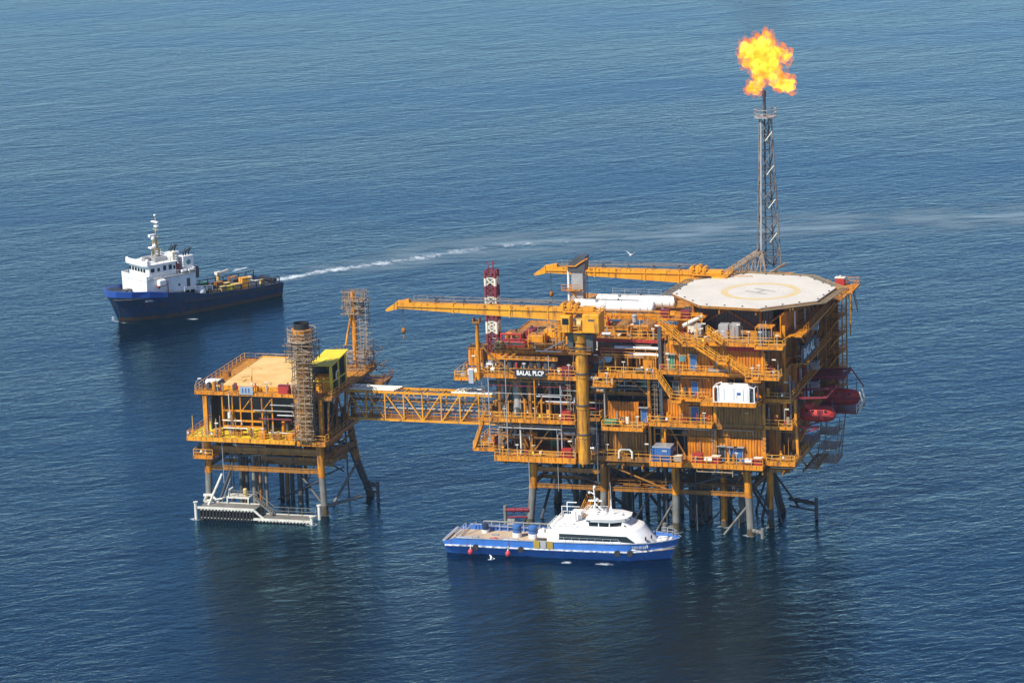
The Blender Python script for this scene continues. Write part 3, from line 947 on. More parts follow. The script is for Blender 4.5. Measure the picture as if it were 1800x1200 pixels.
# air coolers on the cooler deck
for (a, b_) in ((13.4, 15.6), (17.2, 20.0)):
    o = MB().box(a, b_, 4.0, 8.5, 31.5, 32.4).build('air_cooler', 'orange', pf)
    MB().prism_y([(a - 0.15, 32.403), (b_ + 0.15, 32.403), (b_ - 0.4, 32.9), (a + 0.4, 32.9)], 3.9, 8.6).build('cooler_hood', 'brown', o)
    MB().box(a + 0.15, b_ - 0.15, 3.96, 3.997, 31.6, 32.0).build('grille', 'black', o)
    lg = MB()
    for x in (a + 0.1, b_ - 0.1):
        for y in (4.1, 8.4):
            lg.bar((x, y, 30.9), (x, y, 31.5), 0.16)
    lg.build('cooler_frame', 'orange', o)
MB().bar((10.8, 9, 33.4), (24, 9, 33.6), 0.3, 0.3).bar((10.8, 9, 32.2), (10.8, 9, 33.4), 0.2).bar((17, 9, 31), (17, 9, 33.4), 0.2).build('pipe_bridge', 'orange', pf)
MB().tube((16.2, 6.3, 32.9), (16.2, 6.3, 33.9), 0.4, 12).ball((16.2, 6.3, 33.95), 0.52, 12, 6, 0.5).build('vent_cowl', 'grey', pf, True)
# clutter at the foot of the helideck, upper left
for (a, b_, v0, v1, z0, z1, m) in ((22.6, 24.2, 0.5, 3.5, 31.4, 33.2, 'orange'), (23.6, 26.0, 5, 8, 32, 34.4, 'yellow'), (21.6, 23.0, 6, 8, 33.4, 34.6, 'orange'), (25.6, 27.4, 3.5, 5.5, 32, 33.6, 'cream')):
    MB().cbox(a, b_, v0, v1, z0, z1, 0.12).build('machinery_house', m, pf)
MB().box(21.0, 28.4, 2.6, 8.4, 34.3, 34.45).rail([(21.0, 2.7, 34.45), (28.4, 2.7, 34.45)]).bar((21.2, 2.8, 31), (21.2, 2.8, 34.3), 0.2).bar((28.2, 2.8, 31.9), (28.2, 2.8, 34.3), 0.2).build('crew_gangway', 'orange', pf)
for (p, q, r) in (((25.4, 1.6, 33.6), (28.2, 3.4, 34.9), 0.34), ((27.0, -0.4, 32.9), (29.0, 0.4, 33.6), 0.12), ((29.4, -0.6, 32.3), (31.4, 0.4, 33.3), 0.12)):
    MB().tube(p, q, r, 10).build('exhaust_duct', 'cream', pf, True)
for (a, b_, h) in ((31.4, 33.0, 2.2), (33.2, 34.7, 2.3), (27.4, 28.6, 2.0)):
    o = MB().cbox(a, b_, 0.8, 2.4, 32.0, 32.0 + h, 0.06).build('electrical_cabinet', 'grey', pf)
    MB().box(a + 0.25, b_ - 0.25, 0.76, 0.797, 32.4, 33.6).build('cabinet_door', 'silver', o)
MB().cbox(38.2, 40.4, -1.4, 0.6, 32.1, 33.9, 0.08).build('guard_hut', 'darkgrey', pf)
o = MB()
for (x, y) in ((38.0, -1.6), (40.6, -1.6), (38.0, 0.8), (40.6, 0.8)):
    o.bar((x, y, 32), (x, y, 34.4), 0.14)
o.box(37.9, 40.7, -1.7, 0.9, 34.4, 34.5).build('hut_frame', 'orange', pf)
for (a, b_, z, v) in ((30.2, 33.6, 27.1, -1.6), (35.2, 37.6, 22.5, -1.2)):
    MB().box(a, b_, v - 0.25, v + 0.2, z, z + 0.5).build('cable_tray', 'grey', pf)
# flood lamps on bent poles
def lamp_pole(u, v, z, h=2.6, d=(-0.5, -0.6)):
    o = MB().path([(u, v, z), (u, v, z + h), (u + d[0], v + d[1], z + h + 0.5)], 0.05, 6).build('lamp_pole', 'grey', pf)
    MB().box(u + d[0] - 0.3, u + d[0] + 0.3, v + d[1] - 0.15, v + d[1] + 0.15, z + h + 0.42, z + h + 0.56).build('lamp_head', 'cream', o)
for a in ((36.0, -2.1, 32.0), (30.4, -2.1, 32.0), (43.3, -1.1, 22.7), (43.4, -1.1, 18.3), (42.2, -4.5, 27.1), (24.4, -2.3, 27), (12.6, -2.5, 26.4), (-7.8, -2.7, 25.6), (21.4, -5.3, 12.8), (8.0, -2.9, 12.1)):
    lamp_pole(*a)
# safety signs and small deck machinery, irregular
for k in range(34):
    lvl = rnd.choice(((-4.5, 7.5, -2.0, 1.5, 12.1), (-7, 7.5, -2.0, 2, 18.2), (13.5, 19.5, -4, -1.2, 18.0), (21, 26, -2, -0.7, 12.1), (9, 20, -0.9, 1.5, 12.3), (9, 12.6, 0.8, 3, 18.1), (13, 21, -2.3, 0, 26.4), (-7.5, -4.6, -2, 3, 25.6), (5.6, 8.4, -2, 3, 25.6), (12, 21, 2.4, 3.6, 30.9)))
    u = rnd.uniform(lvl[0], lvl[1]); v = rnd.uniform(lvl[2], lvl[3]); z = lvl[4]
    sx, sy, sz = rnd.uniform(0.3, 0.9), rnd.uniform(0.3, 0.7), rnd.uniform(0.5, 1.5)
    m = rnd.choice(('darkgrey', 'grey', 'brown', 'orange', 'maroon', 'silver', 'black', 'cream'))
    if rnd.random() < 0.5:
        MB().cbox(u - sx / 2, u + sx / 2, v - sy / 2, v + sy / 2, z + 0.004, z + sz, 0.06).build('pump_skid', m, pf)
    else:
        b = MB().tube((u - sx, v, z + 0.55), (u + sx, v, z + 0.55), 0.34, 10).box(u - sx * 0.8, u - sx * 0.6, v - 0.2, v + 0.2, z + 0.004, z + 0.5).box(u + sx * 0.6, u + sx * 0.8, v - 0.2, v + 0.2, z + 0.004, z + 0.5)
        b.tube((u, v, z + 0.8), (u, v, z + 1.5), 0.09, 6)
        b.build('pump', m, pf, True)
# a denser layer of gear deep inside the open modules (dark between the decks)
for (ua, ub_, z0, z1, n) in ((-6.5, 7.8, 12.2, 17.2, 16), (-6.5, 7.8, 18.3, 24.6, 20), (9, 12.5, 12.5, 25, 8), (13.2, 21.5, 22.6, 25.6, 9), (20.8, 25.8, 12.4, 17.6, 7), (9.4, 20.6, 18.4, 21.8, 6)):
    for k in range(n):
        u = rnd.uniform(ua, ub_); v = rnd.uniform(0.6, 5.8); z = z0
        if rnd.random() < 0.55:
            h = rnd.uniform(1.2, z1 - z0 - 0.2); r = rnd.uniform(0.25, 0.75)
            MB().tube((u, v, z), (u, v, z + h), r, 10).ball((u, v, z + h), r, 10, 6, 0.5).build('vessel', rnd.choice(('darkgrey', 'brown', 'darkgrey', 'grey', 'maroon', 'green')), pf, True)
        else:
            l = rnd.uniform(0.7, 1.6); zz = rnd.uniform(z + 0.8, z1 - 0.5); r = rnd.uniform(0.1, 0.55)
            MB().tube((u - l, v, zz), (u + l, v, zz), r, 10).bar((u - l * 0.6, v, z), (u - l * 0.6, v, zz), 0.14).bar((u + l * 0.6, v, z), (u + l * 0.6, v, zz), 0.14).build('drum', rnd.choice(('grey', 'brown', 'darkgrey', 'silver', 'orange')), pf, True)

# ---- name board on the railing and on the right flank
o = MB().box(-1.4, 3.7, -3.32, -3.2, 25.45, 26.8).build('name_board', 'black', pf)
text_part('BALAL PLCP', 1.06, 'white', o, (1.15, -3.345, 26.13), (R(90), 0, 0), sx=0.80)
o = MB().box(44.62, 44.72, 1.6, 12.6, 27.9, 30.5).bar((41.4, 3.0, 29.0), (44.62, 3.0, 29.0), 0.15).bar((41.4, 11.0, 29.0), (44.62, 11.0, 29.0), 0.15).build('name_board', 'black', pf)
text_part('BALAL', 2.2, 'white', o, (44.745, 7.0, 29.2), (R(90), 0, R(90)), sx=1.3)

# ------------------------------------------------------------------ helideck
HZ, HU, HV, HR = 36.5, 33.8, 16.2, 13.3
hd = thing('helideck', 'pale octagonal helideck with a worn yellow ring on top of the platform', 'helideck', W(HU, HV, HZ))
def octo(r, off=17.0):
    return [(r * math.cos(R(off + 45 * k)), r * math.sin(R(off + 45 * k))) for k in range(8)]
MB().prism(octo(HR), -0.28, 0.0).build('landing_deck', 'helideck', hd)
e = MB()
oc = octo(HR + 0.02)
for k in range(8):
    a, b_ = oc[k], oc[(k + 1) % 8]
    e.bar((a[0], a[1], -0.33), (b_[0], b_[1], -0.33), 0.14, 0.4)
e.build('edge_girder', 'brown', hd)
def annulus(r0, r1, z0, z1, n=64):
    b = MB()
    for i in range(n):
        a, c = 2 * math.pi * i / n, 2 * math.pi * (i + 1) / n
        b.add([(r0 * math.cos(a), r0 * math.sin(a), z1), (r1 * math.cos(a), r1 * math.sin(a), z1), (r1 * math.cos(c), r1 * math.sin(c), z1), (r0 * math.cos(c), r0 * math.sin(c), z1)], [(0, 1, 2, 3)])
    return b
rg = annulus(5.35, 6.5, 0, 0.006)
rg.v = [(x + 1.2, y - 0.6, z) for x, y, z in rg.v]
rg.build('ring_marking', 'ring', hd)
hm = MB()
for (x0, x1, y0, y1) in ((-1.5, -0.8, -2.2, 2.2), (0.8, 1.5, -2.2, 2.2), (-0.8, 0.8, -0.35, 0.35)):
    hm.add([(x0, y0, 0.007), (x1, y0, 0.007), (x1, y1, 0.007), (x0, y1, 0.007)], [(0, 1, 2, 3)])
ca, sa = math.cos(R(62)), math.sin(R(62))
hm.v = [(x * ca - y * sa + 1.2, x * sa + y * ca - 0.6, z) for x, y, z in hm.v]
hm.build('landing_letter', 'hmark', hd)
# netting frames sloping outward from every side but the front ones
oo = octo(HR + 1.75)
oi = octo(HR + 0.12)
for k in range(8):
    a, b_ = Vector((*oi[k], -0.35)), Vector((*oi[(k + 1) % 8], -0.35))
    c, d = Vector((*oo[k], -0.12)), Vector((*oo[(k + 1) % 8], -0.12))
    if k in (4, 5):
        continue
    nb = MB().bar(c, d, 0.14).bar(a, b_, 0.1)
    for i in range(10):
        nb.bar(a.lerp(b_, i / 9), c.lerp(d, i / 9), 0.09)
    for i in range(1, 5):
        nb.bar(a.lerp(c, i / 5), b_.lerp(d, i / 5), 0.07)
    nb.build('safety_net', 'net', hd)
sb = MB()
for y in (-9, -4.5, 0, 4.5, 9):
    hw = min(HR * 0.92, HR * 1.3 - abs(y) * 0.98)
    sb.bar((-hw, y, -0.65), (hw, y, -0.65), 0.25, 0.7)
for x in (-8, -3, 3, 8):
    hw = min(HR * 0.92, HR * 1.3 - abs(x) * 0.98)
    sb.bar((x, -hw, -1.0), (x, hw, -1.0), 0.25, 0.6)
sb.build('deck_beams', 'brown', hd)
st = MB()
for (x, y) in ((-8, -9), (3, -9), (7.0, -9), (-8, 0), (3, 0), (7.0, 0), (-8, 8), (3, 8), (7, 8)):
    st.tube((x, y, -4.5), (x, y, -1.3), 0.22, 8)
for y in (-9, 0, 8):
    st.bar((-8, y, -4.5), (-2.5, y, -1.3), 0.2).bar((3, y, -4.5), (-2.5, y, -1.3), 0.2).bar((3, y, -4.5), (7, y, -1.3), 0.2)
st.bar((7, -9, -4.4), (7, 0, -1.3), 0.25).bar((7, 0, -4.4), (7, 8, -1.3), 0.25).bar((7, -9, -1.3), (10.5, -6, -0.9), 0.3).bar((7, 0, -3.6), (11.5, 0, -0.9), 0.3).bar((7, 8, -3.6), (11, 7, -0.9), 0.3)
st.build('support_frame', 'brown', hd)
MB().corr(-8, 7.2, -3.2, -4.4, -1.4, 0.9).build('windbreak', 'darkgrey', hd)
lt = MB()
for k in range(8):
    for t in (0.1, 0.4, 0.7):
        p = Vector((*octo(HR - 0.25)[k], 0)).lerp(Vector((*octo(HR - 0.25)[(k + 1) % 8], 0)), t)
        lt.box(p.x - 0.12, p.x + 0.12, p.y - 0.12, p.y + 0.12, 0.0, 0.16)
lt.build('perimeter_light', 'darkgrey', hd)
# access platform at the right rear with a stair down
ap = MB().box(11.6, 15.6, 3.0, 9.5, -0.75, -0.55).rail([(15.5, 3.1, -0.55), (15.5, 9.4, -0.55), (12, 9.4, -0.55)], 1.1, 0.09)
ap.bar((15.5, 3.1, -0.6), (15.5, 9.4, -0.6), 0.16, 0.3)
o = ap.build('access_platform', 'orange', hd)
ss = MB()
for k in (0, 0.9):
    ss.bar((14.6 + k, 4, -0.7), (14.2 + k, 9.5, -5), 0.12, 0.3)
    ss.bar((14.6 + k, 4, 0.3), (14.2 + k, 9.5, -4), 0.08)
ss.bar((15.2, 3.2, -0.6), (15.2, 3.2, -6), 0.2).bar((14.0, 8.8, -0.7), (14.0, 8.8, -9), 0.2)
ss.build('access_stair', 'orange', o)

# stair tower off the right rear corner
tw = MB()
for (u, v) in ((43.0, 27), (46.0, 27), (43.0, 30.5), (46.0, 30.5)):
    tw.bar((u, v, 17), (u, v, 35.5), 0.22)
for k, z in enumerate((18, 21, 24, 27, 30, 33)):
    tw.box(41.5, 46.1, 26.9, 30.6, z - 0.12, z)
    tw.rail([(43.0, 27, z), (46.0, 27, z), (46.0, 30.5, z), (43.0, 30.5, z)], 1.1, 0.09)
    if k < 5:
        tw.bar((43.4, 27.4, z), (45.6, 30, z + 3), 0.14, 0.3).bar((43.4, 27.4, z + 1), (45.6, 30, z + 4), 0.08)
tw.build('stair_tower', 'orange', pf)
MB().corr(41.6, 44.6, 30.75, 17, 33, 0.5).build('tower_screen', 'brown', pf)
tb = MB().box(42.2, 43.6, 25.4, 26.0, 13, 34.5)
tb.build('tower_wall', 'brown', pf)
for z in (21.2, 24.4, 28.2, 31.0):
    MB().box(42.3, 44.0, 16.5, 18.5, z, z + 0.22).box(42.3, 42.6, 16.2, 16.5, z - 1.2, z + 0.2).box(42.6, 44.0, 17.4, 18.2, z - 1.1, z - 0.3).build('electrical_panel', 'silver', pf)
# hanging cage and walkways low on the right flank
hc = MB()
for (u, v) in ((43.0, 20), (46, 20), (43.0, 25), (46, 25)):
    hc.bar((u, v, 6.9), (u + 0.8, v, 14.6), 0.14)
for z in (7.0, 9.4, 11.8):
    hc.box(42.9, 46.3, 19.9, 25.1, z - 0.1, z).rail([(43, 20, z), (46.1, 20, z), (46.1, 25, z)], 1.1, 0.08)
hc.bar((43, 20, 7), (46.6, 20, 14), 0.1).bar((46, 20, 7), (43.6, 20, 14), 0.1).bar((46.2, 20, 7), (46.8, 25, 14), 0.1)
hc.build('access_cage', 'scaf', pf)
lk = MB().bar((43, 9, 8.4), (43, 20, 8.4), 0.25, 0.35).bar((44.8, 11, 8.4), (44.8, 20, 8.4), 0.25, 0.35).rail([(44.8, 11, 8.5), (44.8, 20, 8.5)]).bar((40.5, 10, 12), (43, 12, 8.5), 0.25).bar((40.5, 17, 12), (43, 17, 8.5), 0.25)
for k in range(10):
    lk.bar((43, 11 + k, 8.4), (44.8, 11 + k, 8.4), 0.16)
lk.build('lower_walkway', 'brown', pf)
# red davit frame holding the two lifeboats
dv = MB()
for v in (3.0, 8.6, 17.0, 22.5):
    dv.box(41.4, 47.0, v - 0.14, v + 0.14, 17.2, 17.6)
    dv.bar((42.0, v, 17.5), (42.0, v, 22.0), 0.28).bar((42.0, v, 22.0), (48.4, v, 22.4), 0.28, 0.35).bar((42.0, v, 15.5), (46.8, v, 17.2), 0.2)
dv.bar((48.4, 3, 22.4), (48.4, 8.6, 22.4), 0.2).bar((48.4, 17, 22.4), (48.4, 22.5, 22.4), 0.24).bar((50.4, 22.5, 19.5), (48.4, 22.5, 22.4), 0.2)
dv.box(41.6, 48.2, 17, 22.5, 21.8, 21.95).rail([(48.2, 17, 21.95), (48.2, 22.5, 21.95)], 1.0, 0.09).box(41.6, 50.4, 16.8, 23.6, 16.2, 16.4)
dv.build('davit_frame', 'maroon', pf)
MB().rail([(50.3, 16.9, 16.4), (50.3, 23.5, 16.4)], 1.3, 0.12).path([(50.6, 17, 16.4), (51.2, 17, 18.5), (50.8, 17, 20)], 0.12).path([(50.6, 19, 16.4), (51.2, 19, 18.5), (50.8, 19, 20)], 0.12).build('davit_guard', 'cream', pf)

# ------------------------------------------------------------------ lifeboats
def lifeboat(label, u, v, z, L_, beam, h):
    t = thing('lifeboat', label, 'lifeboat', W(u, v, z), YAW, 'enclosed red lifeboats on the right flank')
    secs = []
    n = 14
    for i in range(n + 1):
        x = -1 + 2 * i / n
        k = max(0.02, 1 - abs(x) ** 4) ** 0.5
        kb = max(0.02, 1 - abs(x) ** 3) ** 0.6
        secs.append((x * L_ / 2, k, kb))
    ps, fs_ = [], []
    K = 12
    for (x, k, kb) in secs:
        for j in range(K):
            a = 2 * math.pi * j / K
            cx, cz = math.cos(a), math.sin(a)
            yy = beam / 2 * kb * (abs(cx) ** 0.7) * (1 if cx > 0 else -1)
            zz = h / 2 * k * (abs(cz) ** 0.8) * (1 if cz > 0 else -1)
            ps.append((x, yy, h / 2 + zz))
    for i in range(n):
        for j in range(K):
            j2 = (j + 1) % K
            fs_.append((i * K + j, i * K + j2, (i + 1) * K + j2, (i + 1) * K + j))
    fs_.append(tuple(range(K)))
    fs_.append(tuple(range(n * K + K - 1, n * K - 1, -1)))
    MB().add(ps, fs_).build('hull', 'lifered', t, True)
    MB().cbox(-L_ * 0.36, -L_ * 0.12, -beam * 0.3, beam * 0.3, h * 0.93, h * 1.2, 0.15).build('steering_cupola', 'lifered', t)
    for k in range(4):
        MB().box(-L_ * 0.3 + k * L_ * 0.17, -L_ * 0.3 + k * L_ * 0.17 + 0.4, -beam * 0.475, -beam * 0.44, h * 0.72, h * 0.84).build('porthole', 'glass', t)
    MB().box(L_ * 0.02, L_ * 0.16, -beam * 0.50, -beam * 0.46, h * 0.52, h * 0.86).build('hatch', 'maroon', t)
    MB().bar((-L_ * 0.48, -beam * 0.5, h * 0.5), (L_ * 0.48, -beam * 0.5, h * 0.5), 0.12, 0.2).bar((-L_ * 0.48, beam * 0.5, h * 0.5), (L_ * 0.48, beam * 0.5, h * 0.5), 0.12, 0.2).build('rubbing_strake', 'maroon', t)
    hk = MB()
    for x in (-L_ * 0.4, L_ * 0.4):
        hk.tube((x, 0, h * 0.7), (x, 0, h * 1.45), 0.07, 6)
    hk.build('lifting_hook', 'darkgrey', t)
    return t
lifeboat('nearer red lifeboat hanging beside the lower corner of the platform', 46.3, 5.6, 17.7, 6.0, 2.5, 2.5)
lifeboat('farther red lifeboat behind the other, under the maroon davit frame', 47.2, 19.8, 17.0, 6.4, 2.5, 2.7)

# ------------------------------------------------------------------ white tanks
def tank(label, u0_, u1_, v, z, r):
    L_ = u1_ - u0_
    t = thing('storage_tank', label, 'tank', W((u0_ + u1_) / 2, v, z), YAW, 'long white horizontal tanks')
    b = MB().tube((-L_ / 2 + r * 0.6, 0, r + 0.5), (L_ / 2 - r * 0.6, 0, r + 0.5), r, 24, cap=False)
    b.ball((-L_ / 2 + r * 0.6, 0, r + 0.5), r, 20, 12, 1, 0.6).ball((L_ / 2 - r * 0.6, 0, r + 0.5), r, 20, 12, 1, 0.6)
    b.build('shell', 'white', t, True)
    s = MB()
    for x in (-L_ * 0.33, 0, L_ * 0.33):
        s.box(x - 0.2, x + 0.2, -r * 0.8, r * 0.8, 0, r * 0.55)
    s.build('saddle', 'grey', t)
    for x in (-L_ * 0.42, -L_ * 0.33, -L_ * 0.1, L_ * 0.1, L_ * 0.33, L_ * 0.42):
        MB().tube((x - 0.06, 0, r + 0.5), (x + 0.06, 0, r + 0.5), r + 0.025, 24).build('strap', 'silver', t, True)
    MB().box(-L_ * 0.3, L_ * 0.3, -0.28, 0.28, 2 * r + 0.55, 2 * r + 0.6).rail([(-L_ * 0.3, 0.28, 2 * r + 0.6), (L_ * 0.3, 0.28, 2 * r + 0.6)], 0.8, 0.05).build('top_walkway', 'grey', t)
    MB().tube((-L_ * 0.2, -r * 0.5, 2 * r + 0.2), (-L_ * 0.2, -r * 0.5, 2 * r + 0.5), 0.3, 12).build('manhole', 'grey', t, True)
    MB().tube((0.8, -r * 0.2, 2 * r + 0.45), (0.8, -r * 0.2, 2 * r + 0.8), 0.14, 8).build('nozzle', 'darkgrey', t)
tank('nearer white horizontal tank behind the crane cab', 4.2, 18.2, 12.2, 32.6, 1.0)
tank('farther white horizontal tank in front of the second crane boom', 7.0, 20.8, 16.4, 32.6, 1.0)

# ------------------------------------------------------------------ cranes
def crane(label, u, v, z0, zc, boom_len, ang, box=True, group='yellow pedestal cranes', ped=1.0):
    t = thing('pedestal_crane', label, 'crane', W(u, v, z0), YAW, group)
    H_ = zc - z0
    p = MB().tube((0, 0, 0), (0, 0, H_ - 1.2), ped, 24)
    p.tube((0, 0, 0.0), (0, 0, 0.5), ped * 0.75, 16)
    for zz in (4.2, 9.0, 14.2):
        if zz < H_ - 2:
            p.tube((0, 0, zz), (0, 0, zz + 0.35), ped + 0.1, 24)
    p.tube((0, 0, H_ - 1.6), (0, 0, H_ - 0.15), ped * 1.25, 24, ped * 1.5)
    p.build('pedestal', 'pedestal', t, True)
    fg = MB()
    for zz in (4.4, 9.2, 14.4, 18.6):
        if zz < H_ - 2:
            MB().tube((0, 0, zz + 0.36), (0, 0, zz + 0.6), ped + 0.16, 24).build('pedestal_flange', 'darkgrey', t, True)
    MB().box(-1.9, 1.9, -1.2, 1.4, H_ - 3.4, H_ - 3.25).rail([(-1.9, -1.2, H_ - 3.25), (1.9, -1.2, H_ - 3.25), (1.9, 1.4, H_ - 3.25)], 1.0, 0.07).build('pedestal_platform', 'brown', t)
    MB().box(-2.0, -1.1, -1.0, 1.0, H_ - 2.6, H_ - 0.2).build('hydraulic_unit', 'darkgrey', t)
    MB().box(1.1, 2.2, -1.0, 1.2, H_ - 2.9, H_ - 0.2).build('hydraulic_unit', 'darkgrey', t)
    ring = MB().tube((0, 0, H_ - 0.14), (0, 0, H_ + 0.25), ped * 1.65, 24)
    ring.build('slew_ring', 'darkgrey', t, True)
    pl_ = MB().box(-3.0, 3.6, -2.0, 2.4, H_ + 0.26, H_ + 0.42).rail([(-3.0, -2.0, H_ + 0.42), (0.2, -2.0, H_ + 0.42)], 1.0, 0.08)
    pl_.build('platform', 'yellow', t)
    # engine house to the right, cab to the left, A-frame and winches on top
    h = MB().cbox(0.9, 3.7, -2.3, 1.0, H_ + 0.43, H_ + 3.4, 0.12).build('engine_house', 'yellow', t)
    MB().box(1.9, 2.9, -2.34, -2.303, H_ + 2.3, H_ + 2.6).build('louvre', 'darkgrey', h)
    c = MB().cbox(-2.6, -1.0, -2.6, -0.6, H_ + 0.43, H_ + 3.1, 0.12).build('operator_cab', 'yellow', t)
    MB().box(-2.3, -1.25, -2.64, -2.603, H_ + 1.7, H_ + 2.7).build('cab_window', 'glass', c)
    MB().tube((-0.2, -1.2, H_ + 1.6), (0.5, -1.2, H_ + 1.6), 0.62, 16).box(-0.8, 0.7, -0.7, 1.4, H_ + 0.43, H_ + 2.6).build('winch', 'wood', t)
    a = MB().box(-2.4, 3.8, -1.6, 1.6, H_ + 3.45, H_ + 3.6)
    a.rail([(-2.4, -1.6, H_ + 3.6), (3.8, -1.6, H_ + 3.6), (3.8, 1.6, H_ + 3.6)], 0.9, 0.08)
    a.box(0.2, 2.4, -0.8, 0.9, H_ + 3.6, H_ + 4.1)
    a.build('top_platform', 'yellow', t)
    # boom: a plated box girder, deep at the heel and slim at the tip
    n = 9
    h0, h1 = 2.1, 0.95
    b = MB()
    zt = H_ + 3.95
    for i in range(n):
        s0, s1 = i / n, (i + 1) / n
        xa, xb = -2.0 - boom_len * s0, -2.0 - boom_len * s1
        ha, hb = h0 + (h1 - h0) * s0, h0 + (h1 - h0) * s1
        dz = 0.05
        za, zb = zt + dz * s0, zt + dz * s1
        wa = 0.75
        b.add([(xa, -wa, za - ha), (xa, wa, za - ha), (xa, wa, za), (xa, -wa, za), (xb, -wa, zb - hb), (xb, wa, zb - hb), (xb, wa, zb), (xb, -wa, zb)],
              [(0, 1, 2, 3), (7, 6, 5, 4), (0, 4, 5, 1), (1, 5, 6, 2), (2, 6, 7, 3), (3, 7, 4, 0)])
        if i % 3 == 2 or i == 0:
            b.box(xb - 0.12, xb + 0.12, -wa - 0.12, wa + 0.12, zb - hb - 0.1, zb + 0.1)
    b.box(-2.0 - boom_len, -2.2, -0.95, -0.753, zt - 0.55, zt - 0.4)
    bo = b.build('boom', 'yellow', t)
    xt = -2.0 - boom_len
    MB().prism_y([(xt, zt + 0.15), (xt + 2.0, zt + 0.6), (xt + 2.2, zt - 0.95), (xt + 0.4, zt - 1.0), (xt - 1.9, zt - 1.55), (xt - 2.0, zt - 1.2)], -0.5, 0.5).build('boom_head', 'yellow', t)
    hl = MB().cbox(-3.0, 0.6, -0.75, 0.75, zt - 0.9, zt + 0.1, 0.2)
    for (x, r_, zz) in ((-2.6, 0.42, 0.45), (-1.5, 0.55, 0.5), (-0.5, 0.4, 0.4)):
        hl.tube((x, -0.95, zt + zz), (x, 0.95, zt + zz), r_, 14).box(x - 0.12, x + 0.12, -1.05, -0.9, zt, zt + zz + 0.3)
    hl.build('boom_hoist', 'yellow', t)
    rp = MB()
    for (y, za, zb) in ((-0.3, 1.0, 0.35), (0.0, 1.1, 0.45), (0.3, 0.9, 0.3)):
        rp.tube((-1.5, y, zt + za), (xt + 1.6, y, zt + zb), 0.045, 5)
    for k_ in range(5):
        x = -5 - k_ * boom_len / 6
        rp.bar((x, -0.5, zt + 0.02), (x, -0.5, zt + 0.7), 0.09).bar((x, 0.5, zt + 0.02), (x, 0.5, zt + 0.7), 0.09).bar((x, -0.5, zt + 0.66), (x, 0.5, zt + 0.66), 0.12)
    rp.build('luffing_rope', 'darkgrey', t)
    MB().rail([(-3, 0.7, zt + 0.02), (xt + 2.5, 0.7, zt + 0.06)], 0.9, 0.06, 2.2).build('boom_railing', 'scaf', bo)
    q = MB().bar((xt + 0.8, 0.15, zt - 0.4), (xt + 0.8, 0.15, zt - 4.3), 0.05).bar((xt + 0.8, -0.2, zt - 0.4), (xt + 0.8, -0.2, zt - 4.3), 0.05)
    ho = q.build('hoist_rope', 'darkgrey', t)
    MB().ball((xt + 0.8, 0, zt - 4.7), 0.42, 10, 8, 1.3).tube((xt + 0.8, 0, zt - 5.5), (xt + 0.8, 0, zt - 6.0), 0.12, 6).build('hook_block', 'brown', ho, True)
    return t
crane('yellow crane on a tall front column with its boom reaching left over the bridge', 10.0, -3.9, 11.8, 33.4, 28.6, 0)
c2 = crane('yellow crane behind the helideck with its boom over the white tanks', 23.6, 26.5, 26.0, 33.3, 26.0, 0)

# grey ventilation tower in front of the second boom
t = thing('exhaust_tower', 'slim grey tower with a black hood and an orange railing above the white tanks', 'exhaust tower', W(2.6, 20.5, 31.8))
MB().box(-0.7, 1.3, -0.9, 0.9, 0, 6.3).build('duct', 'grey', t)
MB().tube((-1.15, -0.9, 0), (-1.15, -0.9, 6.4), 0.2, 8).build('riser_pipe', 'white', t, True)
MB().prism_y([(-1.2, 6.303), (1.7, 6.303), (1.9, 8.8), (0.4, 8.8), (-1.0, 7.6)], -1.2, 1.2).build('hood', 'darkgrey', t)
MB().box(-2.2, 1.0, -1.7, -0.93, 3.1, 3.22).rail([(-2.2, -1.7, 3.22), (1.0, -1.7, 3.22)], 0.9, 0.08).bar((-0.9, -1.2, 3), (1.8, -1.2, 0.4), 0.16).build('service_platform', 'orange', t)
MB().path([(-1.4, -1.4, 7.2), (0.2, -1.4, 7.2), (1.2, -1.4, 7.9), (2.4, -1.4, 8.6)], 0.12, 6).build('hood_railing', 'orange', t, True)
MB().bar((2.0, -0.6, 5.6), (2.0, -0.6, 0), 0.09).bar((1.6, 0.6, 6), (1.6, 0.6, 0), 0.09).bar((2.0, -0.6, 5.4), (1.3, -0.6, 5.4), 0.5).build('ladder', 'darkgrey', t)

# ------------------------------------------------------------------ red and white mast
t = thing('radio_mast', 'red and white banded lattice mast behind the front crane boom', 'mast', W(-8.9, 10, 26.0))
bands = [(0, 3.5, 'mastred'), (3.5, 5.5, 'cream'), (5.5, 8.3, 'mastred'), (8.3, 9.6, 'cream'), (9.6, 11.5, 'mastred'), (11.5, 12.8, 'cream'), (12.8, 14.0, 'mastred')]
hw = 0.84
for (a, b_, m) in bands:
    q = MB()
    for (x, y) in ((-hw, -hw), (hw, -hw), (hw, hw), (-hw, hw)):
        q.tube((x, y, a), (x, y, b_), 0.24, 8)
    n = max(1, round((b_ - a) / 1.2))
    for i in range(n):
        za, zb = a + (b_ - a) * i / n, a + (b_ - a) * (i + 1) / n
        for k in range(4):
            p0 = ((-hw, -hw), (hw, -hw), (hw, hw), (-hw, hw))[k]
            p1 = ((-hw, -hw), (hw, -hw), (hw, hw), (-hw, hw))[(k + 1) % 4]
            q.bar((*p0, za), (*p1, zb), 0.16).bar((*p1, za), (*p0, zb), 0.16).bar((*p0, zb), (*p1, zb), 0.14)
    q.tube((0.2, 0, a), (0.2, 0, b_), 0.3, 8)
    q.build('lattice_band', m, t)
MB().tube((0.3, 0, 14), (0.3, 0, 15.6), 0.1, 6).tube((-0.5, 0, 14), (-0.5, 0, 15.0), 0.07, 6).bar((-0.9, 0, 15.2), (0.9, 0, 15.2), 0.08).build('antenna', 'maroon', t, True)
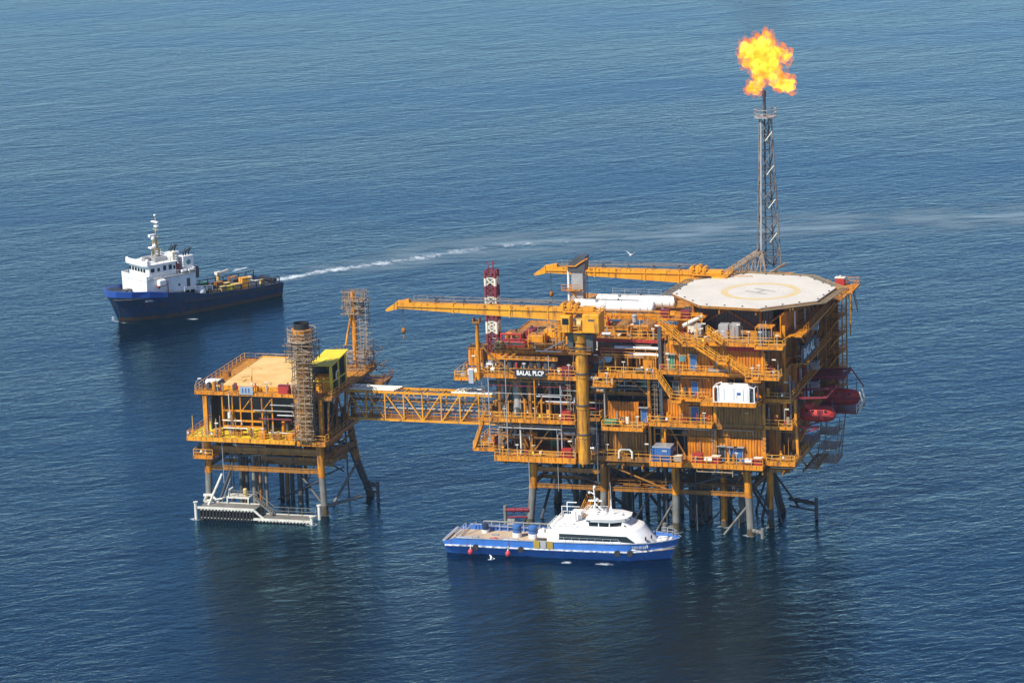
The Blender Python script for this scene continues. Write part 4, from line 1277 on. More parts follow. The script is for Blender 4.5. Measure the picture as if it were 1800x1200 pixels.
MB().box(-1.6, 1.6, -1.6, 1.6, 0.0, 0.2).box(-2.2, 2.4, -2.2, 2.2, -0.6, -0.05).build('mast_base', 'orange', t)

# ------------------------------------------------------------------ flare tower
FT = Vector((32.2, 33.5, 36.5))
t = thing('flare_tower', 'tall thin grey lattice flare tower rising behind the helideck', 'flare tower', W(*FT))
q = MB()
zt = 25.6
base = [(-1.6, -1.2), (-0.7, -2.0), (2.1, 0.6), (0.6, 1.6)]
top = [(-0.95, -0.2), (-0.55, -0.7), (0.95, 0.2), (0.3, 0.75)]
def lev(k, z):
    s = z / zt
    return Vector((base[k][0] * (1 - s) + top[k][0] * s, base[k][1] * (1 - s) + top[k][1] * s, z))
for k in range(4):
    o = MB().tube(lev(k, 0 if k != 1 else 3.2), lev(k, zt), (0.11, 0.17, 0.12, 0.11)[k], 8).build('leg', 'grey' if k == 1 else 'flaresteel', t, True)
n = 9
for i in range(n):
    za, zb = zt * i / n, zt * (i + 1) / n
    for k in range(4):
        j = (k + 1) % 4
        if (i + k) % 2:
            q.bar(lev(k, za), lev(j, zb), 0.15)
        else:
            q.bar(lev(j, za), lev(k, zb), 0.15)
        q.bar(lev(k, zb), lev(j, zb), 0.11)
q.build('bracing', 'flaresteel', t)
MB().tube((-0.35, -0.2, 0), (-0.1, -0.1, zt), 0.15, 10).tube((-0.1, -0.1, zt), (-0.1, -0.1, zt + 4.0), 0.26, 12).tube((-0.1, -0.1, zt + 3.4), (-0.1, -0.1, zt + 4.4), 0.34, 12).build('flare_pipe', 'darkgrey', t, True)
pl_ = MB().prism([(1.9 * math.cos(R(45 * k + 22)), 1.9 * math.sin(R(45 * k + 22))) for k in range(8)], zt - 0.1, zt + 0.08)
pl_.rail([(1.85 * math.cos(R(45 * k + 22)), 1.85 * math.sin(R(45 * k + 22)), zt + 0.08) for k in range(8)], 1.2, 0.09, 1.4, 2, True)
pl_.build('top_platform', 'grey', t)
cat_ = MB()
for k in range(4):
    s = k / 3.2
    p = Vector((1.2 - 0.5 * s, -0.4 - 0.2 * s, 5.5 + 5.7 * k))
    cat_.bar(p + Vector((-0.7, 0, -1.0)), p + Vector((0.5, 0, 0.6)), 0.24, 0.12)
cat_.build('stair_flight', 'cream', t)
bs = MB()
bs.bar((-6.6, -4.4, -0.6), lev(1, 3.2), 0.36).bar((-7.4, -1.0, -0.6), lev(0, 3.2), 0.3).bar((-7.4, -1, -0.8), (2, 0.6, -0.8), 0.3).bar((-6.6, -4.4, -0.8), (-0.3, -4.6, -0.8), 0.3)
for k in range(6):
    s = k / 6
    a = Vector((-6.6, -4.4, -0.6)).lerp(lev(1, 3.2), s)
    b_ = Vector((-7.4, -1.0, -0.6)).lerp(lev(0, 3.2), s)
    a2 = Vector((-6.6, -4.4, -0.6)).lerp(lev(1, 3.2), s + 1 / 6)
    bs.bar(a, Vector((a.x, a.y, -0.8)), 0.16).bar(a, b_, 0.14).bar(Vector((a.x, a.y, -0.8)), a2, 0.15).bar(b_, a2, 0.12).bar(b_, Vector((b_.x, b_.y, -0.8)), 0.14)
bs.bar(lev(1, 3.4), (0.4, -3.4, -0.6), 0.26).bar((0.2, -3.2, -0.6), (3.2, -0.6, 1.0), 0.3).bar(lev(2, 0.4), (0.4, -3.4, -0.6), 0.2).bar(lev(1, 3.2), lev(2, 0.4), 0.18).bar(lev(1, 3.2), (-0.8, -2.2, -0.8), 0.16)
bs.build('base_frame', 'scaf', t)
bd = MB().box(-9.5, 4.0, -7.5, 1.5, -1.2, -0.95)
for (x, y) in ((-9, -7), (-4, -7), (-9, 1), (-4, 1), (2, 1), (2, -7)):
    bd.bar((x, y, -9), (x, y, -1.2), 0.4)
bd.rail([(-9.5, -7.4, -0.95), (-1, -7.4, -0.95)])
bd.build('support_deck', 'orange', t)

# ---- the flame: a burning volume, dense in the middle and thin at its fringes
def flame():
    k = 1 / 5.455 / 10.15
    cx, cy = 597, 690
    blobs = [(515, 630, 62), (475, 640, 42), (560, 590, 48), (560, 520, 62), (600, 470, 88), (570, 390, 112), (640, 360, 100), (560, 310, 96), (470, 300, 66), (430, 260, 52), (410, 330, 40), (440, 410, 40), (640, 250, 62),
             (590, 215, 56), (630, 165, 44), (690, 320, 66), (690, 430, 62), (670, 530, 58), (700, 590, 58), (760, 630, 46), (730, 530, 50), (790, 600, 54), (835, 640, 46), (850, 590, 34), (800, 540, 30), (790, 340, 34), (820, 365, 36), (845, 345, 22), (770, 395, 24), (755, 300, 26), (660, 470, 70), (505, 210, 34)]
    rr = random.Random(3)
    b = MB()
    for (x, y, r) in blobs:
        b.ball(((x - cx) * k, rr.uniform(-0.9, 0.9), (cy - y) * k), r * k, 14, 10, 1, 1, 1.15)
    src = b.build('flame_source', 'white')
    md = src.modifiers.new('remesh', 'REMESH')
    md.mode = 'VOXEL'
    md.voxel_size = 0.14
    tx = bpy.data.textures.new('flame_curl', 'CLOUDS')
    tx.noise_scale = 0.8
    tx.noise_depth = 4
    dm = src.modifiers.new('curl', 'DISPLACE')
    dm.texture = tx
    dm.strength = 1.5
    dm.mid_level = 0.5
    bpy.context.view_layer.update()
    dg = bpy.context.evaluated_depsgraph_get()
    me = bpy.data.meshes.new_from_object(src.evaluated_get(dg))
    bpy.data.objects.remove(src)
    me.materials.clear()
    m, tt = new_mat('burning_gas')
    L = tt.links.new
    out = N(tt, 'ShaderNodeOutputMaterial')
    tc = N(tt, 'ShaderNodeTexCoord')
    n1 = N(tt, 'ShaderNodeTexNoise')
    n1.inputs['Scale'].default_value = 0.75
    n1.inputs['Detail'].default_value = 6
    n1.inputs['Roughness'].default_value = 0.62
    n1.inputs['Distortion'].default_value = 1.6
    L(tc.outputs['Object'], n1.inputs['Vector'])
    mr = N(tt, 'ShaderNodeMapRange')
    mr.inputs['From Min'].default_value = 0.40
    mr.inputs['From Max'].default_value = 0.60
    mr.inputs['To Min'].default_value = 0.0
    mr.inputs['To Max'].default_value = 1.5
    L(n1.outputs['Fac'], mr.inputs['Value'])
    n2 = N(tt, 'ShaderNodeTexNoise')
    n2.inputs['Scale'].default_value = 0.42
    n2.inputs['Detail'].default_value = 3
    L(tc.outputs['Object'], n2.inputs['Vector'])
    hot = N(tt, 'ShaderNodeMapRange')
    hot.inputs['From Min'].default_value = 0.42
    hot.inputs['From Max'].default_value = 0.58
    L(n2.outputs['Fac'], hot.inputs['Value'])
    hue = N(tt, 'ShaderNodeMix', data_type='RGBA')
    hue.inputs[6].default_value = (1.0, 0.22, 0.012, 1)
    hue.inputs[7].default_value = (1.0, 0.47, 0.035, 1)
    L(hot.outputs[0], hue.inputs[0])
    em = N(tt, 'ShaderNodeEmission')
    L(hue.outputs[2], em.inputs['Color'])
    mu = N(tt, 'ShaderNodeMath', operation='MULTIPLY')
    mu.inputs[1].default_value = 2.9
    L(mr.outputs[0], mu.inputs[0])
    L(mu.outputs[0], em.inputs['Strength'])
    ab = N(tt, 'ShaderNodeVolumeAbsorption')
    ab.inputs['Color'].default_value = (0.2, 0.1, 0.05, 1)
    mu2 = N(tt, 'ShaderNodeMath', operation='MULTIPLY')
    mu2.inputs[1].default_value = 1.3
    L(mr.outputs[0], mu2.inputs[0])
    L(mu2.outputs[0], ab.inputs['Density'])
    ad = N(tt, 'ShaderNodeAddShader')
    L(em.outputs[0], ad.inputs[0])
    L(ab.outputs[0], ad.inputs[1])
    L(ad.outputs[0], out.inputs['Volume'])
    me.materials.append(m)
    o = bpy.data.objects.new('flame', me)
    col.objects.link(o)
    o.location = W(FT.x - 0.1, FT.y - 0.1, FT.z + zt + 3.9)
    o.rotation_euler = (0, 0, R(-3))
    return tag(o, 'ragged yellow and orange gas flame burning at the tip of the flare tower', 'flame')
fl_o = flame()
def fringe():
    rr = random.Random(9)
    b = MB()
    for v in list(fl_o.data.vertices)[::60]:
        p = v.co + v.normal * 0.25
        b.ball((p.x, p.y, p.z + 0.1), rr.uniform(0.35, 0.75), 8, 6, 1.25)
    src = b.build('fringe_source', 'white')
    md = src.modifiers.new('remesh', 'REMESH')
    md.mode = 'VOXEL'
    md.voxel_size = 0.2
    bpy.context.view_layer.update()
    me = bpy.data.meshes.new_from_object(src.evaluated_get(bpy.context.evaluated_depsgraph_get()))
    bpy.data.objects.remove(src)
    me.materials.clear()
    m, tt = new_mat('thin_burning_gas')
    L = tt.links.new
    out = N(tt, 'ShaderNodeOutputMaterial')
    tc = N(tt, 'ShaderNodeTexCoord')
    n1 = N(tt, 'ShaderNodeTexNoise')
    n1.inputs['Scale'].default_value = 1.2
    n1.inputs['Detail'].default_value = 4
    L(tc.outputs['Object'], n1.inputs['Vector'])
    mr = N(tt, 'ShaderNodeMapRange')
    mr.inputs['From Min'].default_value = 0.46
    mr.inputs['From Max'].default_value = 0.68
    mr.inputs['To Max'].default_value = 0.55
    L(n1.outputs['Fac'], mr.inputs['Value'])
    em = N(tt, 'ShaderNodeEmission')
    em.inputs['Color'].default_value = (1.0, 0.24, 0.008, 1)
    es = N(tt, 'ShaderNodeMath', operation='MULTIPLY')
    es.inputs[1].default_value = 2.0
    L(mr.outputs[0], es.inputs[0])
    L(es.outputs[0], em.inputs['Strength'])
    ab = N(tt, 'ShaderNodeVolumeAbsorption')
    ab.inputs['Color'].default_value = (0.2, 0.1, 0.05, 1)
    mu3 = N(tt, 'ShaderNodeMath', operation='MULTIPLY')
    mu3.inputs[1].default_value = 2.4
    L(mr.outputs[0], mu3.inputs[0])
    L(mu3.outputs[0], ab.inputs['Density'])
    ad = N(tt, 'ShaderNodeAddShader')
    L(em.outputs[0], ad.inputs[0])
    L(ab.outputs[0], ad.inputs[1])
    L(ad.outputs[0], out.inputs['Volume'])
    me.materials.append(m)
    o = bpy.data.objects.new('flame_fringe', me)
    col.objects.link(o)
    o.parent = fl_o
fringe()

# ------------------------------------------------------------------ containers and loose gear standing on the platform
t = thing('tank_container', 'white box tank in a white steel frame on the projecting middle deck', 'container', W(35.2, -4.2, 23.01))
MB().cbox(-2.6, 2.5, -1.2, 1.2, 0.15, 2.75, 0.3).build('shell', 'white', t)
for (x, w_) in ((-1.6, 0.05), (0.0, 0.05), (1.5, 0.05)):
    MB().box(x - w_, x + w_, -1.24, -1.203, 0.3, 2.45).build('seam_band', 'silver', t)
MB().box(0.5, 1.1, -1.24, -1.203, 1.3, 1.75).build('placard', 'blue', t)
MB().tube((-0.8, 0, 2.75), (-0.8, 0, 2.95), 0.35, 12).build('hatch', 'grey', t, True)
q = MB()
for x in (-3.3, 3.3, -2.55, 2.45):
    for y in (-1.25, 1.25):
        q.bar((x, y, 0), (x, y, 2.8 if abs(x) < 3 else 2.5), 0.16)
for y in (-1.25, 1.25):
    q.bar((-3.3, y, 0.08), (3.3, y, 0.08), 0.18).bar((-3.3, y, 2.5), (-2.6, y, 2.7), 0.14).bar((3.3, y, 2.5), (2.6, y, 2.7), 0.14)
for x in (-3.3, 3.3):
    q.bar((x, -1.25, 2.5), (x, 1.25, 2.5), 0.14).bar((x, -1.25, 0.08), (x, 1.25, 0.08), 0.14)
q.build('frame', 'white', t)
MB().box(-3.2, -2.7, -0.9, 0.9, 0.15, 1.9).box(2.55, 3.0, -0.9, 0.9, 0.15, 1.9).build('valve_cabinet', 'darkgrey', t)

t = thing('container', 'blue shipping container with a pale lid on the lower loading platform', 'container', W(23.1, -3.9, 12.81))
MB().corr(-1.4, 1.4, -1.2, 0.05, 2.35, 0.3, 0.05).box(-1.4, 1.4, -1.0, 1.2, 0.05, 2.35).build('body', 'blue', t)
MB().box(-1.5, 1.5, -1.35, 1.3, 2.353, 2.5).build('lid', 'silver', t)
q = MB()
for x in (-1.42, 1.42):
    q.box(x - 0.08, x + 0.08, -1.4, -1.26, 0, 2.35)
q.build('corner_post', 'blue', t)
MB().box(0.1, 0.9, -1.30, -1.27, 1.7, 2.0).build('label_plate', 'silver', t)
t = thing('locker', 'cream deck locker beside the blue container', 'locker', W(25.6, -4.3, 12.81))
MB().cbox(-0.7, 0.7, -0.5, 0.5, 0.1, 0.9, 0.08).build('body', 'grey', t)
MB().box(-0.8, 0.8, -0.6, 0.6, 0.903, 1.0).build('lid', 'cream', t)
def machine(label, u, v, z, m='red', s=1.0):
    t = thing('foam_skid', label, 'machine', W(u, v, z), YAW, 'red fire fighting sets on the decks')
    MB().cbox(-0.75 * s, 0.75 * s, -0.5, 0.5, 0.2, 1.25 * s, 0.08).build('cabinet', m, t)
    MB().box(-0.9 * s, 0.9 * s, -0.6, 0.6, 0.0, 0.19).build('skid', m, t)
    MB().box(-0.8 * s, 0.8 * s, -0.55, 0.55, 1.253 * s, 1.33 * s).build('cover', 'cream' if s < 0.95 else m, t)
    MB().box(-0.4 * s, 0.4 * s, -0.54, -0.503, 0.45, 0.95 * s).build('panel', 'maroon', t)
machine('red set with a panel, between the blue container and the white drums', 28.2, -1.7, 12.11, 'red', 1.1)
machine('red set just right of the first white drum on the lower deck', 31.2, -1.7, 12.11, 'red', 0.9)
machine('red set at the right end of the lower deck railing', 38.1, -1.7, 12.11, 'red', 0.9)
machine('red set beside the crane column on the second deck', 6.6, -1.8, 18.21, 'red', 1.1)
machine('red set beside the crane column on the lower deck', 6.6, -2.2, 12.11, 'red', 1.1)
machine('maroon set beside the name board at the crane column', 7.0, -2.0, 25.61, 'maroon', 1.1)
machine('maroon set between the tanks and the helideck, left of its twin', 22.0, 3.6, 34.46, 'maroon', 0.95)
machine('maroon set tucked under the left edge of the helideck', 25.4, 3.6, 34.46, 'maroon', 0.95)
def drum(label, u, v, z):
    t = thing('roll_drum', label, 'drum', W(u, v, z), YAW, 'white roll drums on the lower deck')
    MB().tube((-0.65, 0, 0.62), (0.65, 0, 0.62), 0.44, 16).build('barrel', 'white', t, True)
    MB().box(-0.6, -0.45, -0.4, 0.4, 0, 0.3).box(0.45, 0.6, -0.4, 0.4, 0, 0.3).tube((-0.72, 0, 0.62), (-0.653, 0, 0.62), 0.5, 16).tube((0.653, 0, 0.62), (0.72, 0, 0.62), 0.5, 16).build('cradle', 'red', t)
drum('white drum in a red cradle left of the blue double door', 30.0, -2.0, 12.11)
drum('white drum in a red cradle right of the blue double door', 36.6, -2.0, 12.11)
t = thing('water_tank', 'small green horizontal tank on the deck beside the crane column', 'tank', W(14.6, -3.9, 18.01))
MB().tube((-0.9, 0, 0.75), (0.9, 0, 0.75), 0.55, 14).ball((-0.9, 0, 0.75), 0.55, 12, 8, 1, 0.4).ball((0.9, 0, 0.75), 0.55, 12, 8, 1, 0.4).build('shell', 'green', t, True)
MB().box(-0.7, -0.5, -0.45, 0.45, 0, 0.35).box(0.5, 0.7, -0.45, 0.45, 0, 0.35).build('saddle', 'darkgrey', t)
t = thing('foam_monitor', 'red foam monitor box at the right rear edge of the helideck', 'fire monitor', W(46.3, 24.6, 35.95))
MB().cbox(-0.8, 0.8, -0.6, 0.6, 0, 1.2, 0.1).build('body', 'red', t)
MB().box(-0.85, 0.85, -0.65, 0.65, 1.203, 1.3).tube((0, 0, 1.3), (0, 0, 1.6), 0.12, 8).build('cover', 'cream', t)

# ------------------------------------------------------------------ small wellhead platform
SU, SV = -56.55, -0.3
wp = thing('wellhead_platform', 'smaller orange wellhead platform with a sandy top deck and a white boat landing', 'oil platform', W(SU, SV))
main_pf, pf = pf, wp
for (u, v, du, dv, bt) in ((0.1, 0, -0.1, -0.6, 'leg'), (20.2, 0, 0.6, -0.6, 'leg'), (0.6, 15, -1.0, 1.6, 'legdark'), (22.2, 12.0, 3.0, 1.5, 'legdark')):
    leg((u - du * 0.3, v, 12.2), (u, v, 6.5), (u + du, v + dv, -4), 0.58, 'orange' if v < 1 else 'brown', bt, wp)
for (p, q, r, m) in (((20.4, 0.3, 6.0), (10, 6, 0.5), 0.2, 'legdark'), ((13.2, 5, 7.0), (20.5, 0.5, 0.8), 0.24, 'legdark'), ((22.4, 11.5, 6), (18.4, 3, -3), 0.24, 'leg'), ((22.4, 11.6, 8.5), (15, 9, 11.6), 0.2, 'legdark'),
                     ((20.4, 0.2, 1.3), (24.8, 6.5, 1.6), 0.28, 'leg'), ((2.8, -0.8, 6.4), (1.6, -4.8, 1.9), 0.2, 'landing'), ((4.2, -0.6, 5.6), (3.6, -3.4, 2.4), 0.09, 'leg'), ((0.2, 0, 2.6), (3, -3.5, 2.2), 0.2, 'landing'), ((0.4, 14.8, 8), (0.1, 1, -2), 0.22, 'legdark'),
                     ((21.8, 9, 9.5), (22.8, 12, 3), 0.16, 'legdark'), ((20.4, 0.6, 9), (22, 11.6, 11.6), 0.2, 'brown')):
    brace(p, q, r, m, 'brace', wp)
girder((0.7, 0, 7.3), (19.6, 0, 7.3), 0.7); girder((0.7, 0, 10.6), (19.6, 0, 10.6), 0.8); girder((20.3, 0.7, 9.4), (22.2, 11.4, 9.4), 0.9); girder((0.7, 14.6, 8), (21.6, 12.2, 8), 0.7); girder((0.2, 0.7, 7.6), (0.6, 14.4, 7.6), 0.6)
girder((1, 5, 7.2), (20.6, 5, 7.2), 0.5); girder((1, 10, 7.2), (21, 10, 7.2), 0.5)
deck('cellar_deck', 0.9, 19.4, 0.9, 13, 10.3, rim=0.6, rail='fr', fm='orange', m='brown', rm='orange')
deck('cellar_deck', 8.6, 21.4, 3.2, 12, 8.6, rim=0.6, rail='fr', fm='brown', m='brown', rm='orange')
for k in range(9):
    u = 2.2 + k * 1.9
    MB().tube((u, 2.4, 10.3), (u, 2.4, 11.5), 0.4, 10).tube((u - 0.6, 1.6, 10.9), (u + 0.6, 1.6, 10.9), 0.22, 8).build('hydraulic_drum', rnd.choice(('darkgrey', 'brown', 'grey', 'maroon')), wp, True)
for k in range(15):
    u = 4.6 + (k % 5) * 1.15 + (5.2 if k >= 9 else 0) + rnd.uniform(-0.25, 0.25)
    v = 3.2 + (k // 5) * 2.4 + rnd.uniform(-0.4, 0.4)
    MB().tube((u, v, -4), (u, v, 12), rnd.choice((0.28, 0.36, 0.42)), 10).build('conductor', rnd.choice(('legdark', 'darkgrey', 'legdark', 'leg', 'brown')), wp, True)
fender(26.6, 9.4, -3, 3.4, (23.2, 12.2), 'legdark', 0.3, 'legdark', 2.6)
# decks
deck('lower_deck', -2.4, 16.6, -2.4, 15, 12.95, rim=0.6, rail='flr', fm='yellow', m='lemon', rm='orange')
deck('lower_deck', 16.8, 21.8, -2.0, 15, 12.8, rim=0.7, rail='fr', fm='orange')
deck('side_walkway', -1.8, 1.6, -1.6, 5, 9.6, rim=0.5, rail='fl', joist=1.2)
MB().box(1, 20, 1.5, 14, 10.8, 11.9).build('deck_underframe', 'brown', wp)
deck('top_deck', -1.4, 16.2, -0.4, 23, 20.3, rim=0.5, rail='l', fm='orange', m='deck')
deck('top_deck', 16.4, 22.6, -0.2, 23, 20.0, rim=0.5, rail='r', fm='brown', m='deck')
o = MB().box(2.2, 15.4, 1.6, 22.4, 20.304, 20.95).build('sand_tray', 'sand', wp)
e = MB().box(2.0, 15.6, 1.42, 1.597, 20.304, 21.05).box(2.0, 2.197, 1.6, 22.4, 20.304, 21.05).box(2.0, 15.6, 22.403, 22.6, 20.304, 21.1)
e.build('tray_edge', 'yellow', o)
MB().rail([(-1.2, 22.8, 20.3), (16, 22.8, 20.3)], 1.1, 0.07).bar((1.0, 22.8, 21.4), (16, 22.8, 21.5), 0.14).build('railing', 'scaf', wp)
gr = MB()
for k in range(9):
    p = (rnd.uniform(3, 14.5), rnd.uniform(3, 21))
    a = rnd.uniform(0, 3)
    gr.bar((p[0], p[1], 21.0), (p[0] + 1.6 * math.cos(a), p[1] + 1.6 * math.sin(a), 21.02), 0.25, 0.1)
gr.build('loose_planks', 'wood', wp)
# columns, frames between the decks
for (u, v) in ((0.2, 0), (16.4, 0), (20.6, 0), (0.2, 14), (11, 14), (21.6, 13)):
    MB().box(u - 0.35, u + 0.35, v - 0.35, v + 0.35, 13, 19.7).build('column', 'orange' if v < 1 else 'brown', wp)
fr_ = MB()
for u in (3.4, 5.2, 6.6, 8.6, 10.4, 12.2):
    fr_.bar((u, -0.5, 13), (u, -0.5, 19.6), 0.22)
for z in (14.6, 15.6, 17.3):
    fr_.bar((3.4, -0.5, z), (10.4 if z < 16 else 12.2, -0.5, z), 0.2, 0.3)
fr_.bar((10.4, -0.5, 17.4), (12.2, -0.5, 19.6), 0.16).bar((8.6, -0.5, 19.6), (6.8, -0.5, 17.3), 0.14)
fr_.build('front_frame', 'orange', wp)
for (z, a, b_, m) in ((14.4, 3.4, 7.8, 'cream'), (15.7, 3.4, 6.8, 'cream'), (16.2, 10, 15.6, 'maroon'), (17.6, 9, 16, 'grey'), (18.6, 12, 18, 'grey'), (13.9, 11.5, 15.6, 'cream'), (16.9, 13.2, 17, 'silver')):
    pipe([(a, -0.9, z), (b_, -0.9, z), (b_, -0.7, z - 0.7)], 0.1, m)
MB().box(0, 20.5, 6.0, 6.2, 13, 19.7).box(-0.2, 0.0, 3, 13, 13, 19.7).build('shade_panel', 'darkgrey', wp)  # dark sheets standing in for shade behind the front frame
MB().box(17.2, 17.4, 1, 14, 13.0, 19.6).build('shade_panel', 'black', wp)  # black sheet added as the shade inside the open right side
rf = MB()
for y in (0.4, 4.6, 8.8, 13.0):
    rf.bar((21.5, y, 12.9), (21.9, y, 19.7), 0.3)
rf.bar((21.5, 0.4, 13.2), (21.9, 4.6, 19.4), 0.22).bar((21.5, 8.8, 13.2), (21.9, 4.6, 19.4), 0.22).bar((21.5, 8.8, 13.2), (21.9, 13, 19.4), 0.22).bar((21.6, 0.4, 16.4), (21.6, 13, 16.4), 0.2)
rf.build('side_frame', 'brown', wp)
for k in range(8):
    u, v = rnd.uniform(18, 21), rnd.uniform(1, 13)
    MB().tube((u, v, 12.8), (u, v, 12.8 + rnd.uniform(1.5, 5)), rnd.uniform(0.2, 0.6), 10).build('vessel', rnd.choice(('darkgrey', 'brown', 'legdark')), wp, True)
for k in range(20):
    u, v = rnd.uniform(1.5, 19.5), rnd.uniform(0.4, 5.2)
    h = rnd.uniform(1.0, 5.0)
    r = rnd.uniform(0.2, 0.65)
    MB().tube((u, v, 13), (u, v, 13 + h), r, 10).ball((u, v, 13 + h), r, 10, 6, 0.5).build('wellhead_valve', rnd.choice(('brown', 'darkgrey', 'orange', 'maroon', 'darkgrey')), wp, True)
for (u, z) in ((2.0, 13.0), (10.0, 13.0), (12.6, 13.0), (14.8, 13)):
    MB().cbox(u, u + 1.3, -1.8, -0.9, z, z + rnd.uniform(0.8, 1.4), 0.08).build('equipment_cabinet', rnd.choice(('orange', 'brown', 'yellow')), wp)
MB().tube((4.9, -1.3, 20.4), (4.9, -1.3, 17.2), 0.07, 6).tube((4.9, -1.3, 17.2), (4.9, -1.3, 16.2), 0.3, 8).build('hose_reel', 'cream', wp, True)
lamp_pole(-1.2, -0.3, 20.3, 1.6, (0.5, 0.5)); lamp_pole(3.6, -2.2, 12.95, 2.2)
MB().tube((3.4, -1.6, 12.4), (3.4, -1.6, 5), 0.06, 6).build('riser_pipe', 'silver', wp, True)
# sign on the deck edge
o = MB().box(6.6, 9.0, -0.72, -0.6, 20.15, 21.55).build('name_board', 'silver', wp)
s_ = MB()
for x in (7.2, 7.75, 8.3):
    s_.box(x - 0.12, x + 0.12, -0.745, -0.723, 20.45, 21.25)
s_.build('board_mark', 'blue', o)
# yellow shelter
sh = MB().add([(17.9, 2.6, 24.5), (22.0, 2.6, 24.7), (22.0, 10.8, 25.5), (17.9, 10.8, 25.3), (17.9, 2.6, 24.7), (22.0, 2.6, 24.9), (22.0, 10.8, 25.7), (17.9, 10.8, 25.5)],
              [(0, 3, 2, 1), (4, 5, 6, 7), (0, 1, 5, 4), (1, 2, 6, 5), (2, 3, 7, 6), (3, 0, 4, 7)])
o = sh.build('shelter_roof', 'lemon', wp)
q = MB()
for (x, y) in ((18.2, 3.0), (21.5, 3.0), (18.2, 10.4), (21.5, 10.4), (21.5, 6.8)):
    q.bar((x, y, 20), (x, y, 24.55 if y < 5 else 25.0), 0.4 if x > 20 and y < 4 else 0.24)
q.bar((18.2, 3, 22), (21.5, 3, 22), 0.2).bar((21.5, 3, 21.8), (21.5, 10.4, 21.8), 0.2)
q.build('shelter_frame', 'lemon', wp)
MB().box(18.05, 18.15, 3.2, 10.3, 20.1, 24.6).box(18.2, 21.4, 10.3, 10.38, 20.1, 25.0).build('shelter_shade_panel', 'darkgrey', wp)  # dark panels painting the deep shade inside the open shelter
MB().box(18.4, 20.9, 3.4, 5.6, 20.0, 22.6).build('generator', 'yellow', wp)
MB().box(18.4, 21.0, 6.5, 10, 20.0, 22.2).tube((20.6, 5.8, 20), (20.6, 5.8, 23.4), 0.3, 8).build('engine', 'darkgrey', wp)
pipe([(21.9, 4.6, 22), (21.9, 4.6, 23.2), (21.9, 5.6, 23.5)], 0.12, 'cream')

# scaffolding round a stack
def scaffold(parent, hw, z0, z1, lift=1.9, boards=True, seed=1, name='scaffolding'):
    rr = random.Random(seed)
    b, rings = MB(), []
    g = [-hw, -hw * 0.34, hw * 0.34, hw]
    for x in g:
        for y in (-hw, hw):
            b.tube((x, y, z0), (x, y, z1 + rr.uniform(-0.4, 1.0)), 0.07, 5)
            b.tube((y, x, z0), (y, x, z1 + rr.uniform(-0.4, 1.0)), 0.07, 5)
    z = z0 + 0.5
    k = 0
    while z < z1:
        for zz in (z, z + 0.95):
            e_ = rr.uniform(0.1, 0.6)
            for s in (-hw, hw):
                b.tube((-hw - e_, s, zz), (hw + e_, s, zz), 0.065, 5)
                b.tube((s, -hw - e_, zz), (s, hw + e_, zz), 0.065, 5)
        if boards and k % 2 == 0:
            bo = MB()
            rings.append(bo)
            for s in (-1, 1):
                bo.box(-hw, hw, s * hw * 0.67 - 0.3, s * hw * 0.67 + 0.3, z + 0.08, z + 0.16)
                bo.box(s * hw * 0.67 - 0.3, s * hw * 0.67 + 0.3, -hw * 0.67, hw * 0.67, z + 0.081, z + 0.159)
        s = -1 if k % 2 else 1
        b.tube((-hw * s, -hw, z), (hw * s, -hw, min(z1, z + lift)), 0.06, 5)
        b.tube((hw, -hw * s, z), (hw, hw * s, min(z1, z + lift)), 0.06, 5)
        z += lift
        k += 1
    o = b.build(name, 'scaf', parent)
    for bo in rings:
        bo.build('scaffold_board', 'board', o)
    return o

t = thing('exhaust_stack', 'thick orange stack with a black rim, wrapped in scaffolding, beside the sandy deck', 'stack', W(SU + 18.4, SV - 1.6, 13.0))
MB().tube((0, 0, 0), (0, 0, 15.6), 1.1, 20).tube((0, 0, 15.6), (0, 0, 16.6), 1.1, 20, 1.45).tube((0, 0, 16.6), (0, 0, 18.2), 1.45, 20).build('stack_pipe', 'brown', t, True)
MB().tube((0, 0, 18.2), (0, 0, 18.9), 1.5, 20, 1.7).build('stack_collar', 'orange', t, True)
MB().tube((0, 0, 18.9), (0, 0, 19.9), 1.28, 20, cap=False).tube((0, 0, 18.95), (0, 0, 19.86), 1.12, 20, cap=False).tube((0, 0, 18.9), (0, 0, 19.0), 1.2, 20).build('stack_mouth', 'black', t, True)
scaffold(t, 1.4, 0, 17.2, 1.5, True, 4)
pl_ = MB().prism([(2.45 * math.cos(R(30 * k)), 2.45 * math.sin(R(30 * k))) for k in range(12)], 16.9, 17.1)
pl_.rail([(2.4 * math.cos(R(30 * k)), 2.4 * math.sin(R(30 * k)), 17.1) for k in range(12)], 1.9, 0.09, 1.5, 3, True)
pl_.build('ring_platform', 'board', t)
scaffold(t, 2.15, 13.6, 16.8, 1.4, True, 8)

t = thing('vent_stack', 'thin orange vent stack with patchy scaffolding at the rear of the small platform', 'stack', W(SU + 19.8, SV + 20.5, 20.0))
MB().tube((0, 0, -2), (0, 0, 13.4), 0.45, 14).build('stack_pipe', 'orange', t, True)
MB().tube((-1.4, -0.7, 4.2), (-0.3, -0.5, 9.6), 0.2, 8).build('strut', 'yellow', t, True)
scaffold(t, 1.35, 9.2, 12.2, 1.3, True, 11)
pl_ = MB().box(-1.5, 2.1, -1.4, 1.4, 11.9, 12.05).rail([(-1.5, -1.4, 12.05), (2.1, -1.4, 12.05), (2.1, 1.4, 12.05), (-1.5, 1.4, 12.05)], 1.4, 0.08, 1.2, 2, True).bar((-2.3, 0, 13.3), (2.8, 0.3, 13.4), 0.1)
pl_.build('top_platform', 'scaf', t)
sl_ = MB()
for x in (1.3, 2.4):
    for y in (-0.8, 0.8):
        sl_.tube((x, y, 2), (x, y, 12.6), 0.07, 5)
